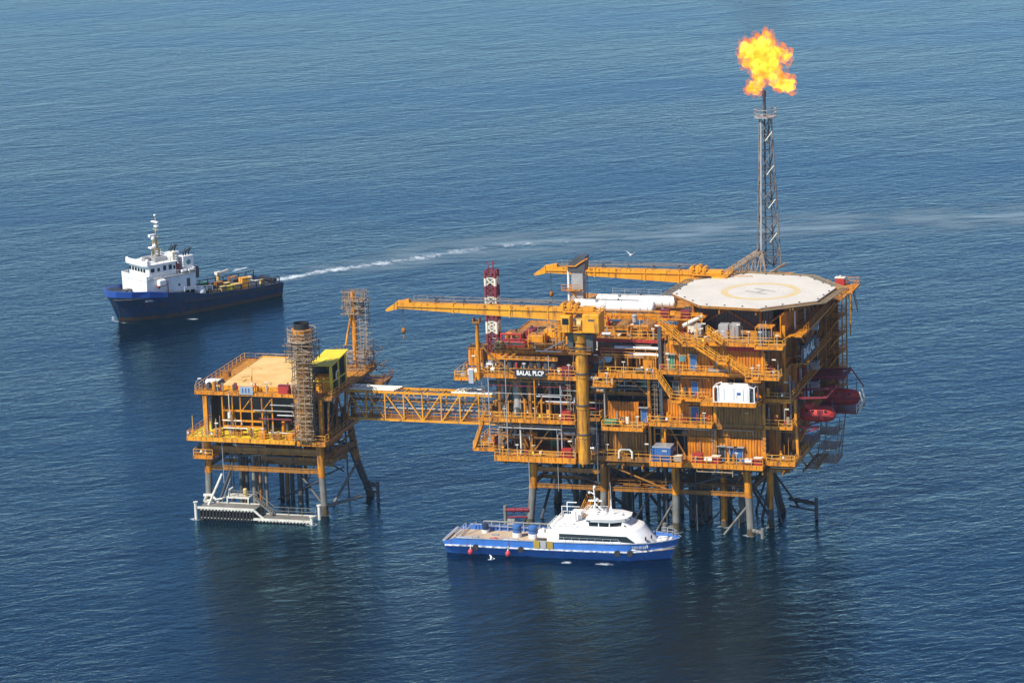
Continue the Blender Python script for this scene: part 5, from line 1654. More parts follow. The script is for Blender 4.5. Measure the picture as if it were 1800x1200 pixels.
for k in range(9):
    z = 2.6 + 1.15 * k
    sl_.bar((1.1, -0.8, z), (2.7, -0.8, z), 0.12).bar((1.1, 0.8, z), (2.7, 0.8, z), 0.12).bar((0.3, -0.8, z), (2.4, -0.8, z + 0.9), 0.09).bar((-0.9, 0.2, z), (1.3, -0.8, z), 0.1)
sl_.build('scaffolding', 'scaf', t)
scaffold(t, 2.4, -1.0, 4.0, 1.5, True, 13)
q = MB()
for k in range(46):
    x, y, z = rnd.uniform(0.3, 5.0), rnd.uniform(-2.5, 2.4), rnd.uniform(-1.6, 3.6)
    a = rnd.uniform(0, math.pi)
    q.bar((x, y, z), (x + math.cos(a) * 1.8, y + math.sin(a) * 1.4, z + rnd.uniform(-0.7, 0.7)), 0.12)
q.build('stacked_tubes', 'scaf', t)
MB().box(0.4, 5.6, -2.6, 2.6, -2.0, -1.7).rail([(0.4, -2.6, -1.7), (5.6, -2.6, -1.7), (5.6, 2.6, -1.7)], 1.2, 0.09).bar((5.4, -2, -1.9), (2.6, -1, -6.5), 0.3).bar((5.4, 2, -1.9), (2.6, 1, -6.5), 0.3).build('scaffold_deck', 'brown', t)

# boat landing
t = thing('boat_landing', 'white stepped boat landing with ribbed rubber fenders at the foot of the small platform', 'boat landing', W(SU, SV))
VF = -6.4
b = MB().box(0.5, 10.5, VF + 0.3, -3.0, 1.98, 2.1)
b.build('upper_walkway', 'leg', t)
b = MB().box(10.6, 20.0, VF + 0.3, -3.2, 0.42, 0.55)
b.build('lower_walkway', 'leg', t)
b = MB()
b.bar((0.4, VF, 2.05), (10.4, VF, 2.05), 0.36, 0.34).bar((10.2, VF, 0.5), (20.1, VF, 0.5), 0.36, 0.34).bar((10.3, VF, 2.0), (12.0, VF, 0.6), 0.28, 0.3)
b.bar((0.4, -3.1, 2.05), (10.4, -3.1, 2.05), 0.3).bar((10.4, -3.1, 0.5), (20.1, -3.1, 0.5), 0.3)
b.build('edge_beam', 'landing', t)
rb, st_ = MB(), []
for k in range(17):
    u = 0.75 + k * 0.59
    rb.tube((u, VF + 0.12, -2.0), (u, VF + 0.12, 1.86), 0.2, 8)
    st_ += [(u + 0.3, 1.66, 1.9, 0.13), (u + 0.3, 0.3, 0.46, 0.08)]
for k in range(16):
    u = 10.9 + k * 0.59
    rb.tube((u, VF + 0.12, -2.0), (u, VF + 0.12, 0.34), 0.2, 8)
    st_ += [(u + 0.3, 0.14, 0.36, 0.13)]
rb.box(0.4, 10.4, VF + 0.33, VF + 0.5, -1.5, 1.9).box(10.4, 20, VF + 0.33, VF + 0.5, -1.5, 0.38)
rb.build('rubber_fenders', 'rubber', t, True)
for (u, za, zb, r) in st_:
    MB().tube((u, VF - 0.05, za), (u, VF - 0.05, zb), r, 8).build('fender_bracket', 'landing', t, True)
for (u, v, z1) in ((0.05, VF, 2.9), (20.35, VF + 0.1, 1.3), (20.6, -3.2, 2.4)):
    o = MB().tube((u, v, -3), (u, v, z1), 0.27, 12).build('end_post', 'landing', t, True)
    MB().tube((u, v, z1), (u, v, z1 + 0.12), 0.42, 12).build('post_cap', 'landing', o, True)
h = MB().rail([(4.8, -3.2, 3.3), (9.8, -3.3, 3.3)], 1.0, 0.08).rail([(10.8, -3.3, 2.1), (12.8, -3.3, 0.55), (20, -3.3, 0.55)], 1.3, 0.08, 2.4)
h.bar((9.8, -3.3, 4.3), (12.8, -3.3, 1.85), 0.09).bar((9.8, -4.4, 3.4), (12.8, -4.4, 0.9), 0.12, 0.3).bar((9.8, -3.4, 3.3), (12.8, -3.4, 0.7), 0.12, 0.3)
for i in range(10):
    p = Vector((9.8, -4.4, 3.3)).lerp(Vector((12.8, -4.4, 0.75)), i / 9)
    h.bar(p, p + Vector((0, 1.0, 0)), 0.25, 0.05)
h.build('landing_stair', 'leg', t)
MB().box(4.4, 8.4, -3.4, -1.0, 3.0, 3.25).bar((4.5, -3.3, 0), (4.5, -3.3, 3), 0.2).bar((8.2, -3.3, 0), (8.2, -3.3, 3), 0.2).build('upper_landing', 'landing', t)
MB().tube((7.4, -2.4, 3.26), (7.4, -2.4, 4.4), 0.36, 12).ball((7.4, -2.4, 4.4), 0.36, 12, 6, 0.5).build('bollard', 'wood', t, True)
MB().tube((4.7, -3.0, 3.25), (4.9, -3.0, 4.5), 0.16, 8).tube((4.9, -3.0, 4.4), (5.3, -2.6, 4.7), 0.12, 8).build('davit_post', 'landing', t, True)
MB().path([(0.3, -2.6, 2.2), (1.4, -3.4, 2.5), (3.6, -3.4, 2.9), (3.9, -2.2, 3.0)], 0.14, 6).tube((0.0, -1.4, 2.4), (0.4, -3.2, 2.3), 0.26, 8).tube((-0.6, -1.0, 2.6), (0.8, -0.8, 2.6), 0.3, 8).build('tie_back', 'landing', t, True)

# loose things on the small platform
t = thing('winch', 'white and black air winch at the front left corner of the sandy deck', 'winch', W(SU + 0.6, SV + 3.0, 20.31))
MB().cbox(-0.9, 1.4, -0.5, 0.9, 0.3, 1.3, 0.15).tube((-1.2, 0, 0.8), (-0.6, 0, 0.8), 0.55, 12).build('housing', 'white', t, True)
MB().tube((1.2, -0.6, 0.8), (1.2, 0.9, 0.8), 0.5, 12).tube((-0.5, -0.9, 0.6), (-0.5, -0.4, 0.6), 0.4, 12).build('drum', 'black', t, True)
MB().box(-1.3, 1.7, -0.7, 1.0, 0.0, 0.28).build('skid', 'darkgrey', t)
t = thing('locker', 'brown locker standing behind the white winch on the sandy deck', 'locker', W(SU + 1.0, SV + 8.4, 20.31))
MB().cbox(-0.6, 0.6, -0.5, 0.5, 0.08, 1.4, 0.08).build('body', 'brown', t)
MB().box(-0.7, 0.7, -0.6, 0.6, 1.403, 1.5).box(-0.55, 0.55, -0.45, 0.45, 0, 0.077).build('lid', 'brown', t)
t = thing('fire_box', 'crimson box on the front edge of the sandy deck beside the scaffolded stack', 'locker', W(SU + 14.2, SV + 0.3, 20.31))
MB().cbox(-0.95, 0.95, -0.5, 0.5, 0.05, 1.4, 0.08).build('body', 'red', t)
MB().box(-1.0, 1.0, -0.55, 0.55, 1.403, 1.48).box(-0.9, 0.9, -0.45, 0.45, 0, 0.047).build('lid', 'maroon', t)
pf = main_pf

# ------------------------------------------------------------------ bridge between the platforms
t = thing('footbridge', 'yellow lattice footbridge carrying white pipes between the two platforms', 'bridge', W(-34.4, 8.6, 14.3))
BL, BW_, BH = 26.2, 3.0, 4.7
for (y, z, nm) in ((0, 0, 'lower_chord'), (BW_, 0, 'lower_chord'), (0, BH, 'upper_chord'), (BW_, BH, 'upper_chord')):
    MB().bar((0, y, z), (BL, y, z), 0.26, 0.34).build(nm, 'yellow', t)
NB = 8
q = MB()
for i in range(NB + 1):
    x = BL * i / NB
    for y in (0, BW_):
        q.bar((x, y, 0.15), (x, y, BH - 0.15), 0.2)
        if i < NB:
            x2 = BL * (i + 1) / NB
            if i in (0, 1, 2, 3):
                q.bar((x, y, BH), (x2, y, 0), 0.2)
            else:
                q.bar((x, y, 0), (x2, y, BH), 0.2)
    for z in (0, BH):
        q.bar((x, 0.1, z), (x, BW_ - 0.1, z), 0.18)
        if i < NB:
            q.bar((x, 0.1, z), (BL * (i + 1) / NB, BW_ - 0.1, z), 0.14)
q.build('bracing', 'yellow', t)
MB().box(0, BL, 0.2, BW_ - 0.2, 0.22, 0.3).build('walkway', 'brown', t)
MB().rail([(0, 0.3, 0.3), (BL, 0.3, 0.3)], 1.1, 0.07).rail([(0, 2.7, 0.3), (BL, 2.7, 0.3)], 1.1, 0.07).build('railing', 'orange', t)
for (y, z, r, m) in ((0.7, 1.9, 0.14, 'grey'), (1.1, 2.5, 0.12, 'grey'), (0.7, 3.1, 0.14, 'brown'), (1.6, 3.5, 0.18, 'grey'), (2.2, 2.9, 0.14, 'darkgrey'), (0.8, 3.7, 0.1, 'silver'), (2.0, 1.5, 0.2, 'brown')):
    MB().tube((0.1, y, z), (BL - 0.1, y, z), r, 8).build('pipe', m, t, True)
for (a, b_) in ((-0.6, 8.2), (18.2, 26.0)):
    q = MB()
    for k in range(5):
        y = 0.2 + k * 0.62
        q.tube((a + k * 0.5, y, BH + 0.34), (b_ + k * 0.15, y, BH + 0.34), 0.16, 10)
    for k in range(3):
        q.path([(a + 0.6 + k * 0.9, 0.2, BH + 0.4), (a + 1.0 + k * 0.9, 1.0, BH + 0.72), (a + 1.8 + k * 0.9, 2.6, BH + 0.5)], 0.13)
    q.build('pipe_bundle', 'cream', t, True)

# ------------------------------------------------------------------ hull builder
def hull(name, secs, m, parent, zk=-1.6):
    """secs: (x at waterline, x at deck, half beam at water, half beam at knuckle, half beam at deck, z knuckle, z deck)"""
    ps, fs_ = [], []
    K = 5
    for (xw, xd, bw_, bk, bd_, zn, zd) in secs:
        t = zn / zd
        ring = [(xw, bw_ * 0.7, zk), (xw, bw_, 0.0), (xw + (xd - xw) * t, bk, zn), (xd, bd_, zd)]
        ps += ring + [(x, -y, z) for x, y, z in reversed(ring)]
    n = 8
    for i in range(len(secs) - 1):
        for j in range(n - 1):
            if j == 3:
                continue          # open on top: the deck is a sheet of its own inside the bulwarks
            fs_.append((i * n + j, (i + 1) * n + j, (i + 1) * n + j + 1, i * n + j + 1))
    fs_.append(tuple(range(n)))
    e = (len(secs) - 1) * n
    fs_.append(tuple(range(e + n - 1, e - 1, -1)))
    b = MB().add(ps, fs_)
    o = b.build(name, m, parent)
    bm = bmesh.new()
    bm.from_mesh(o.data)
    bmesh.ops.recalc_face_normals(bm, faces=bm.faces)
    if sum(f.normal.y * f.calc_center_median().y for f in bm.faces) < 0:
        bmesh.ops.reverse_faces(bm, faces=bm.faces)
    bm.to_mesh(o.data)
    bm.free()
    return o

# ------------------------------------------------------------------ blue and white crew boat
cb_ = thing('crew_boat', 'bright blue and white crew boat lying in front of the large platform', 'crew boat', W(0, 0), R(-17))
cb_.location = (7.75, 564.4, -0.5)
S_ = [(-19.2, -19.5, 2.7, 3.85, 3.9, 2.0, 2.6), (-17.4, -17.4, 2.7, 4.0, 4.05, 2.1, 3.3), (-10, -10, 2.75, 4.1, 4.15, 2.1, 3.35), (0, 0, 2.75, 4.1, 4.15, 2.15, 3.4), (7, 7, 2.6, 4.05, 4.1, 2.2, 3.5), (10.5, 10.9, 2.5, 3.75, 3.9, 2.2, 3.55),
      (13.2, 14.0, 1.55, 3.05, 3.35, 2.35, 3.7), (15.0, 16.2, 0.7, 2.05, 2.45, 2.5, 3.85), (16.2, 17.8, 0.06, 0.8, 1.2, 2.65, 3.95), (16.4, 18.4, 0.02, 0.05, 0.35, 2.7, 4.0)]
hb = hull('hull', S_, 'hullblue', cb_)
# remove the lid so the bulwarks read as bulwarks: deck set inside, below the rim
dk = [(-19.2, 3.7)] + [(s[1] - 0.15, s[4] - 0.22) for s in S_[1:9]]
dkm = MB()
poly = [(x, y) for x, y in dk] + [(x, -y) for x, y in reversed(dk)]
so_ = hb.modifiers.new('plate', 'SOLIDIFY')
so_.thickness = 0.16
so_.offset = -1
MB().prism(poly, 2.35, 2.5).build('deck', 'boatdeck', cb_)
# rubbing strake: worn white line at the knuckle
wl = MB()
def knuckle(x):
    for a, b_ in zip(S_[:-1], S_[1:]):
        xa = a[0] + (a[1] - a[0]) * a[5] / a[6]
        xb = b_[0] + (b_[1] - b_[0]) * b_[5] / b_[6]
        if xa <= x <= xb:
            s = (x - xa) / max(1e-6, xb - xa)
            return Vector((x, a[3] + (b_[3] - a[3]) * s, a[5] + (b_[5] - a[5]) * s))
    return None
xs = [-19.2 + 0.55 * i for i in range(68)]
for i, (xa, xb) in enumerate(zip(xs[:-1], xs[1:])):
    a, b_ = knuckle(xa), knuckle(xb)
    if not a or not b_:
        continue
    for sg in (-1, 1):
        pa, pb = Vector((a.x, sg * (a.y + 0.1), a.z)), Vector((b_.x, sg * (b_.y + 0.1), b_.z))
        wl.bar(pa, pb, 0.22, 0.2)
wl.build('rubbing_strake', 'strake', cb_)
for (x, ) in ((9.2,), (11.2,), (-14,), (-6.5,)):
    k_ = knuckle(x)
    MB().tube((x, -k_.y - 0.12, k_.z - 0.15), (x, -k_.y - 0.42, k_.z - 0.15), 0.48, 14).build('tyre_fender', 'rubber', cb_, True)
# bulwark cap, white, and raised gate
cp = MB()
for sg in (-1, 1):
    pts = [Vector((s[1], sg * s[4], s[6] + 0.03)) for s in S_[1:]]
    for a, b_ in zip(pts[:-1], pts[1:]):
        cp.bar(a, b_, 0.24, 0.1)
cp.build('bulwark_cap', 'silver', cb_)
for x in (-3.95, -1.75):
    MB().box(x - 0.5, x + 0.5, -4.29, -4.2, 2.3, 3.5).build('boarding_gate', 'gate', cb_)
MB().box(-3.3, -2.4, -4.28, -4.2, 2.3, 3.5).build('boarding_step', 'grey', cb_)
# main deckhouse: sides, raked rounded front
def house(name, prof, hw0, hw1, z0, z1, m, parent):
    """plan outline at the base and a narrower one at the top"""
    n = len(prof)
    ps = [(x, y * hw0, z0) for (x, y, _) in prof] + [(x - dx, y * hw1, z1) for (x, y, dx) in prof]
    fs_ = [tuple(range(n - 1, -1, -1)), tuple(range(n, 2 * n))] + [(i, (i + 1) % n, n + (i + 1) % n, n + i) for i in range(n)]
    return MB().add(ps, fs_).build(name, m, parent, True)
pr = [(-1.6, -1, 0), (9.6, -1, 0.0), (11.8, -0.97, 0.7), (13.4, -0.82, 1.6), (14.6, -0.55, 2.4), (15.2, -0.25, 2.8), (15.35, 0, 2.9), (15.2, 0.25, 2.8), (14.6, 0.55, 2.4), (13.4, 0.82, 1.6), (11.8, 0.97, 0.7), (9.6, 1, 0.0), (-1.6, 1, 0)]
dh = house('deckhouse', pr, 3.75, 3.35, 2.5, 5.5, 'white', cb_)
house('deckhouse_roof', [(x - dx * 1.0, y, 0.5) for (x, y, dx) in pr], 3.35, 2.7, 5.503, 5.85, 'white', cb_)
# side window bands
for sg in (-1, 1):
    q = MB()
    za, zb = 3.72, 4.66
    ya, yb = 3.79 - 0.4 * (za - 2.5) / 3.0, 3.79 - 0.4 * (zb - 2.5) / 3.0
    q.add([(-0.4, sg * ya, za), (12.0, sg * (ya - 0.06), za), (10.6, sg * (yb + 0.0), zb), (-0.4, sg * yb, zb)], [(0, 1, 2, 3) if sg < 0 else (3, 2, 1, 0)])
    q.add([(-0.4, sg * (ya - 0.3), za), (12.0, sg * (ya - 0.5), za), (10.6, sg * (yb - 0.3), zb), (-0.4, sg * (yb - 0.3), zb)], [(0, 1, 2, 3)])
    o = q.build('side_window', 'glass', dh)
    q = MB()
    for k in range(1, 10):
        x = -0.4 + k * 1.15
        q.bar((x, sg * (ya + 0.01 - (0.1 if x > 8.6 else 0)), za), (x, sg * (yb + 0.01), zb), 0.06)
    q.build('mullion', 'black', o)
for (x, y, sy) in ((13.4, -2.35, 1), (14.05, -1.2, 1), (14.1, 1.0, 1)):
    MB().ball((x, y, 4.15), 0.36, 10, 6, 1.0, 0.4, 0.8).build('porthole', 'glass', dh, True)
MB().box(11.4, 14.0, -3.3, -2.75, 2.9, 3.5).build('side_step', 'grey', cb_)
# wheelhouse
pw = [(4.2, -1, 0), (7.6, -1, 0.1), (9.6, -0.62, 0.35), (9.9, 0, 0.4), (9.6, 0.62, 0.35), (7.6, 1, 0.1), (4.2, 1, 0)]
whh = house('wheelhouse', [(x, y, 0.3) for x, y, _ in pw], 2.75, 2.7, 5.5, 5.7, 'white', cb_)
gl = [(x, y, -d * 0.6) for x, y, d in pw]
house('wheelhouse_glazing', [(x - 0.05, y * 0.985, d) for x, y, d in gl], 2.7, 2.66, 5.703, 6.6, 'glass', cb_)
q = MB()
for (x, y) in ((4.25, -1), (5.9, -1), (7.6, -1), (9.6, -0.62), (9.95, 0), (9.6, 0.62), (7.6, 1), (5.9, 1), (4.25, 1)):
    q.bar((x, y * 2.68, 5.7), (x + (0.1 if x > 7 else 0), y * 2.66, 6.6), 0.14)
q.build('window_post', 'white', cb_)
MB().prism_y([(9.3, 5.5), (11.6, 5.5), (9.6, 6.55)], -2.2, 2.2).build('windscreen_fairing', 'white', cb_)
MB().add([(10.0, -2.23, 6.2), (10.7, -2.23, 5.7), (10.35, -2.23, 5.65), (9.8, -2.23, 6.05)], [(0, 1, 2, 3)]).build('quarter_window', 'glass', cb_)
house('wheelhouse_roof', [(x + (0.5 if x > 7 else -0.3), y * 1.06, -0.15 if x > 7 else 0.0) for x, y, _ in pw], 2.75, 2.95, 6.603, 7.15, 'white', cb_)
house('roof_top', [(x + (0.5 if x > 7 else -0.3), y * 1.04, 0.5 if x > 7 else 0.0) for x, y, _ in pw], 2.95, 2.4, 7.153, 7.35, 'white', cb_)
MB().box(4.0, 4.6, -3.02, -2.88, 6.72, 7.05).build('roof_vent', 'black', cb_)
for (x, y) in ((10.1, -2.0), (10.5, -0.7), (10.4, 0.8)):
    MB().ball((x + 0.05, y, 6.95), 0.16, 8, 6).build('roof_lamp', 'darkgrey', cb_, True)
# mast and aerials
q = MB()
q.bar((4.4, -0.8, 7.3), (4.7, 0, 9.0), 0.16).bar((4.4, 0.8, 7.3), (4.7, 0, 9.0), 0.16).bar((6.4, 0, 7.3), (4.8, 0, 8.8), 0.16).tube((4.7, 0, 8.7), (4.5, 0, 11.4), 0.1, 8)
q.bar((4.0, -1.2, 8.2), (4.0, 1.2, 8.2), 0.14).bar((4.6, -1.0, 9.6), (4.6, 1.0, 9.6), 0.12).bar((4.8, -0.6, 10.5), (3.8, 0.6, 10.5), 0.12)
mst = q.build('mast', 'white', cb_)
MB().box(3.6, 5.8, -0.14, 0.14, 9.2, 9.4).build('radar_scanner', 'white', mst)
for (x, y, z, r) in ((5.3, -0.9, 9.7, 0.3), (3.9, -0.4, 10.7, 0.22), (4.6, 0.2, 11.5, 0.24), (9.2, -0.8, 7.6, 0.3)):
    MB().ball((x, y, z), r, 10, 8).build('aerial_dome', 'white', mst, True)
MB().tube((7.4, -0.6, 7.3), (7.4, -0.6, 9.8), 0.06, 6).bar((7.0, -0.6, 7.3), (7.4, -0.6, 8.8), 0.1).bar((7.8, -0.6, 7.3), (7.4, -0.6, 8.8), 0.1).build('aerial', 'white', mst)
MB().tube((7.0, 1.4, 7.3), (6.8, 1.4, 12.0), 0.03, 5).build('whip_aerial', 'white', mst)
q = MB().rail([(3.0, -1.4, 7.35), (6.4, -1.4, 7.35), (6.4, 1.4, 7.35), (3.0, 1.4, 7.35)], 0.7, 0.07, 1.2, 2, True).box(3.4, 5.2, -1.0, 1.0, 7.35, 7.7)
q.build('roof_railing', 'white', cb_)
# aft part of the deckhouse roof: rails, life rafts, gear
q = MB().rail([(-1.5, -3.2, 5.55), (2.4, -3.2, 5.55)], 0.9, 0.07, 1.1).rail([(-1.5, 3.2, 5.55), (2.4, 3.2, 5.55)], 0.9, 0.07, 1.1).rail([(-1.5, -3.2, 5.55), (-1.5, 3.2, 5.55)], 0.9, 0.07, 1.1)
q.rail([(-2.4, -2.6, 4.4), (-2.4, 2.6, 4.4)], 1.4, 0.08, 1.0)
q.build('house_railing', 'white', cb_)
for (x, y) in ((-0.4, -2.2), (1.2, -2.2), (-0.4, 1.8)):
    MB().tube((x - 0.5, y, 6.0), (x + 0.5, y, 6.0), 0.33, 12).box(x - 0.4, x + 0.4, y - 0.3, y + 0.3, 5.52, 5.75).build('life_raft', 'white', cb_, True)
MB().cbox(-2.6, -1.65, -3.0, 3.0, 2.5, 4.4, 0.15).box(0.6, 2.2, 0.4, 2.2, 5.52, 7.2).tube((1.4, -0.6, 5.9), (1.4, -0.6, 7.6), 0.35, 10).build('aft_locker', 'white', cb_)
MB().bar((-0.8, 3.0, 6), (-0.8, 3.0, 8.0), 0.12).bar((-0.8, 3.0, 8), (0.8, 3.0, 8.0), 0.12).bar((-1.4, 2, 7.6), (1.6, 2, 7.6), 0.08).bar((-1.4, 2, 6), (-1.4, 2, 7.6), 0.08).build('roof_davit', 'white', cb_)
# cargo rail on the far side, stern gear
q = MB().rail([(-15.0, 3.6, 2.5), (-3.0, 3.6, 2.5)], 1.5, 0.12, 1.3, 2).bar((-15, 3.6, 4.05), (-3, 3.6, 4.05), 0.2, 0.14).box(-11.0, -9.8, 3.5, 3.7, 3.6, 4.6)
q.build('cargo_rail', 'grey', cb_)
q = MB().bar((-18.6, -3.6, 2.6), (-16.2, 3.5, 3.8), 0.14).bar((-19.4, -3.8, 2.75), (-19.4, 3.8, 2.75), 0.5, 0.2).rail([(-18.0, -2, 2.5), (-18.0, 3.6, 2.5)], 1.1, 0.09, 1.5)
q.build('stern_rail', 'silver', cb_)
q = MB().rail([(14.8, -2.6, 3.75), (16.8, -1.6, 3.9), (17.9, 0, 4.0), (16.8, 1.6, 3.9), (14.8, 2.6, 3.75)], 1.0, 0.08, 1.0)
q.build('bow_rail', 'silver', cb_)
MB().cbox(14.8, 16.4, -0.7, 0.7, 2.5, 3.9, 0.12).tube((16.9, -0.5, 3.6), (16.9, 0.5, 3.6), 0.3, 10).build('windlass', 'white', cb_)
MB().box(-17.2, -14.6, -4.12, -3.7, 3.36, 3.52).box(-9.4, -7.0, -4.12, -3.7, 3.4, 3.56).build('bulwark_plate', 'silver', cb_)

q = MB()
for (a, b_) in ((-0.8, 9.4),):
    q.rail([(a, -3.95, 3.45), (b_, -3.95, 3.5)], 0.75, 0.05, 1.3, 1)
    q.rail([(a, 3.95, 3.45), (b_, 3.95, 3.5)], 0.75, 0.05, 1.3, 1)
q.build('side_rail', 'silver', cb_)
for k in range(9):
    x = 11.6 + k * 0.24
    yk = 3.86 - (x - 10.9) * 0.16
    MB().box(x, x + (0.16 if k % 3 else 0.1), -yk - 0.06, -yk + 0.1, 2.85, 3.2).build('name_letter', 'silver', cb_)
for (x, y) in ((-17, -2.0), (-15.2, -0.6), (-12.4, 1.2), (-9.8, -1.6)):
    MB().box(x - 0.55, x + 0.55, y - 0.45, y + 0.45, 2.503, 2.6).build('deck_hatch', 'grey', cb_)
for x in (-16.5, -13, -9.5, -6, -2.8):
    for sg in (-1, 1):
        MB().box(x - 0.08, x + 0.08, sg * 3.8 - 0.12, sg * 3.8 + 0.12, 2.5, 3.25).build('bulwark_stay', 'hullblue', cb_)

def boat_pt(x, y, z):
    c, s = math.cos(R(-17)), math.sin(R(-17))
    return Vector((7.75 + x * c - y * s, 564.4 + x * s + y * c, z - 0.5))
for (x, lab) in ((-14.8, 'pink ball fender hanging nearest the stern of the crew boat'), (-8.6, 'pink ball fender hanging amidships below the drums of the crew boat')):
    t = thing('ball_fender', lab, 'fender', boat_pt(x, -4.55, 1.25), R(-17), 'pink ball fenders on the crew boat side')
    MB().ball((0, 0, 0), 0.45, 14, 10, 1.12).build('ball', 'buoy', t, True)
    MB().tube((0, 0, 0.5), (0, 0.25, 1.2), 0.04, 6).tube((0, 0, 0.5), (0, 0, 0.66), 0.12, 8).build('lanyard', 'cream', t)
for (x, y, lab) in ((-8.6, 0.8, 'blue and white cargo drum on the crew boat deck, left of its twin'), (-5.9, 0.6, 'blue and white cargo drum on the crew boat deck next to the white gear')):
    t = thing('cargo_drum', lab, 'drum', boat_pt(x, y, 2.505), R(-17), 'blue and white drums on the crew boat')
    MB().tube((0, 0, 0.75), (0, 0, 1.95), 0.72, 16).tube((0, 0, 1.95), (0, 0, 2.1), 0.72, 16, 0.5).build('body', 'blue', t, True)
    MB().tube((0, 0, 0), (0, 0, 0.75), 0.74, 16).build('lower_band', 'white', t, True)
    MB().tube((0, 0, 1.3), (0, 0, 1.42), 0.75, 16).build('hoop', 'navy', t, True)
t = thing('cargo_drum', 'small dark blue drum by the far rail near the crew boat stern', 'drum', boat_pt(-14.4, 2.4, 2.505), R(-17), 'blue and white drums on the crew boat')
MB().tube((0, 0, 0.5), (0, 0, 1.5), 0.55, 14).build('body', 'navy', t, True)
MB().tube((0, 0, 0), (0, 0, 0.5), 0.57, 14).build('lower_band', 'white', t, True)
t = thing('deck_winch', 'white winch and pipework on the crew boat deck beside the white deckhouse', 'winch', boat_pt(-3.9, 0.4, 2.505), R(-17))
MB().tube((-0.9, -0.6, 0.7), (0.9, -0.6, 0.7), 0.5, 12).cbox(-1.2, 1.2, 0.2, 1.0, 0.2, 1.4, 0.1).tube((-0.2, 0, 0), (-0.2, 0, 1.8), 0.2, 8).build('winch_drum', 'white', t, True)
MB().box(-1.3, 1.3, -1.1, 1.1, 0, 0.19).build('skid', 'darkgrey', t)
t = thing('cargo_sack', 'red folded sheet lying on the tan crew boat deck', 'sack', boat_pt(-11.6, -2.6, 2.505), R(-17))
MB().cbox(-0.9, 0.9, -0.7, 0.7, 0, 0.5, 0.22).ball((0.3, 0.1, 0.45), 0.45, 10, 6, 0.6).build('sheet', 'buoy', t, True)
MB().bar((-0.95, 0, 0.3), (0.95, 0, 0.52), 0.08).build('strap', 'maroon', t)

# ------------------------------------------------------------------ navy supply ship
SHZ = R(180 + 38.7)
sh = thing('supply_ship', 'navy hulled supply ship with white wheelhouse forward, steaming beyond the small platform', 'supply ship', (-66.2, 757.4, 0), SHZ)
Q_ = [(-19.0, -19.2, 5.0, 5.3, 5.4, 1.9, 2.9), (-10, -10, 5.4, 5.7, 5.75, 1.9, 3.05), (0, 0, 5.4, 5.7, 5.75, 2.2, 3.6), (6, 6, 5.3, 5.7, 5.75, 2.8, 4.9), (10, 10.3, 4.6, 5.4, 5.7, 3.2, 5.5), (13.5, 14.4, 3.2, 4.5, 5.3, 3.6, 5.9), (16.4, 18.0, 1.5, 3.0, 4.2, 4.0, 6.2), (18.4, 20.6, 0.25, 1.2, 2.2, 4.2, 6.4), (18.9, 21.4, 0.05, 0.3, 0.8, 4.3, 6.45)]
h_ = hull('hull', Q_, 'navy', sh)
md_ = h_.modifiers.new('plate', 'SOLIDIFY')
md_.thickness = 0.15
md_.offset = -1
def deckpoly(secs, inset, ilist):
    pts = [(secs[i][1], max(0.05, secs[i][4] - inset)) for i in ilist]
    return pts + [(x, -y) for x, y in reversed(pts)]
MB().prism(deckpoly(Q_, 0.2, [0, 1, 2, 3]), 2.0, 2.2).build('cargo_deck', 'darkgrey', sh)
MB().prism([(5.5, 5.5)] + deckpoly(Q_, 0.3, [4, 5, 6, 7])[:4] + [(x, -y) for x, y in reversed(deckpoly(Q_, 0.3, [4, 5, 6, 7])[:4])] + [(5.5, -5.5)], 4.9, 5.1).build('foredeck', 'darkgrey', sh)
# brighter bulwark band round the bow
q = MB()
for sg in (-1, 1):
    for a, b_ in zip(Q_[4:-1], Q_[5:]):
        q.add([(a[1] + 0.06 - 0.13 * (a[1] - a[0]), sg * (a[4] + 0.10 - 0.4 * (a[4] - a[3])), a[6] - 0.9), (b_[1] + 0.06 - 0.13 * (b_[1] - b_[0]), sg * (b_[4] + 0.10 - 0.4 * (b_[4] - b_[3])), b_[6] - 0.9), (b_[1] + 0.05, sg * (b_[4] + 0.08), b_[6] + 0.45), (a[1] + 0.05, sg * (a[4] + 0.08), a[6] + 0.45 * (1 if a[1] > 12 else 0.1))], [(0, 1, 2, 3) if sg < 0 else (3, 2, 1, 0)])
e = Q_[-1]
q.add([(e[1] - 0.25, -e[4] * 0.9, e[6] - 0.9), (e[1] - 0.25, e[4] * 0.9, e[6] - 0.9), (e[1] + 0.05, e[4] + 0.08, e[6] + 0.45), (e[1] + 0.05, -e[4] - 0.08, e[6] + 0.45)], [(0, 1, 2, 3)])
bo = q.build('bow_bulwark', 'bulwark', sh)
so_ = bo.modifiers.new('plate', 'SOLIDIFY')
so_.thickness = 0.14
so_.offset = 0
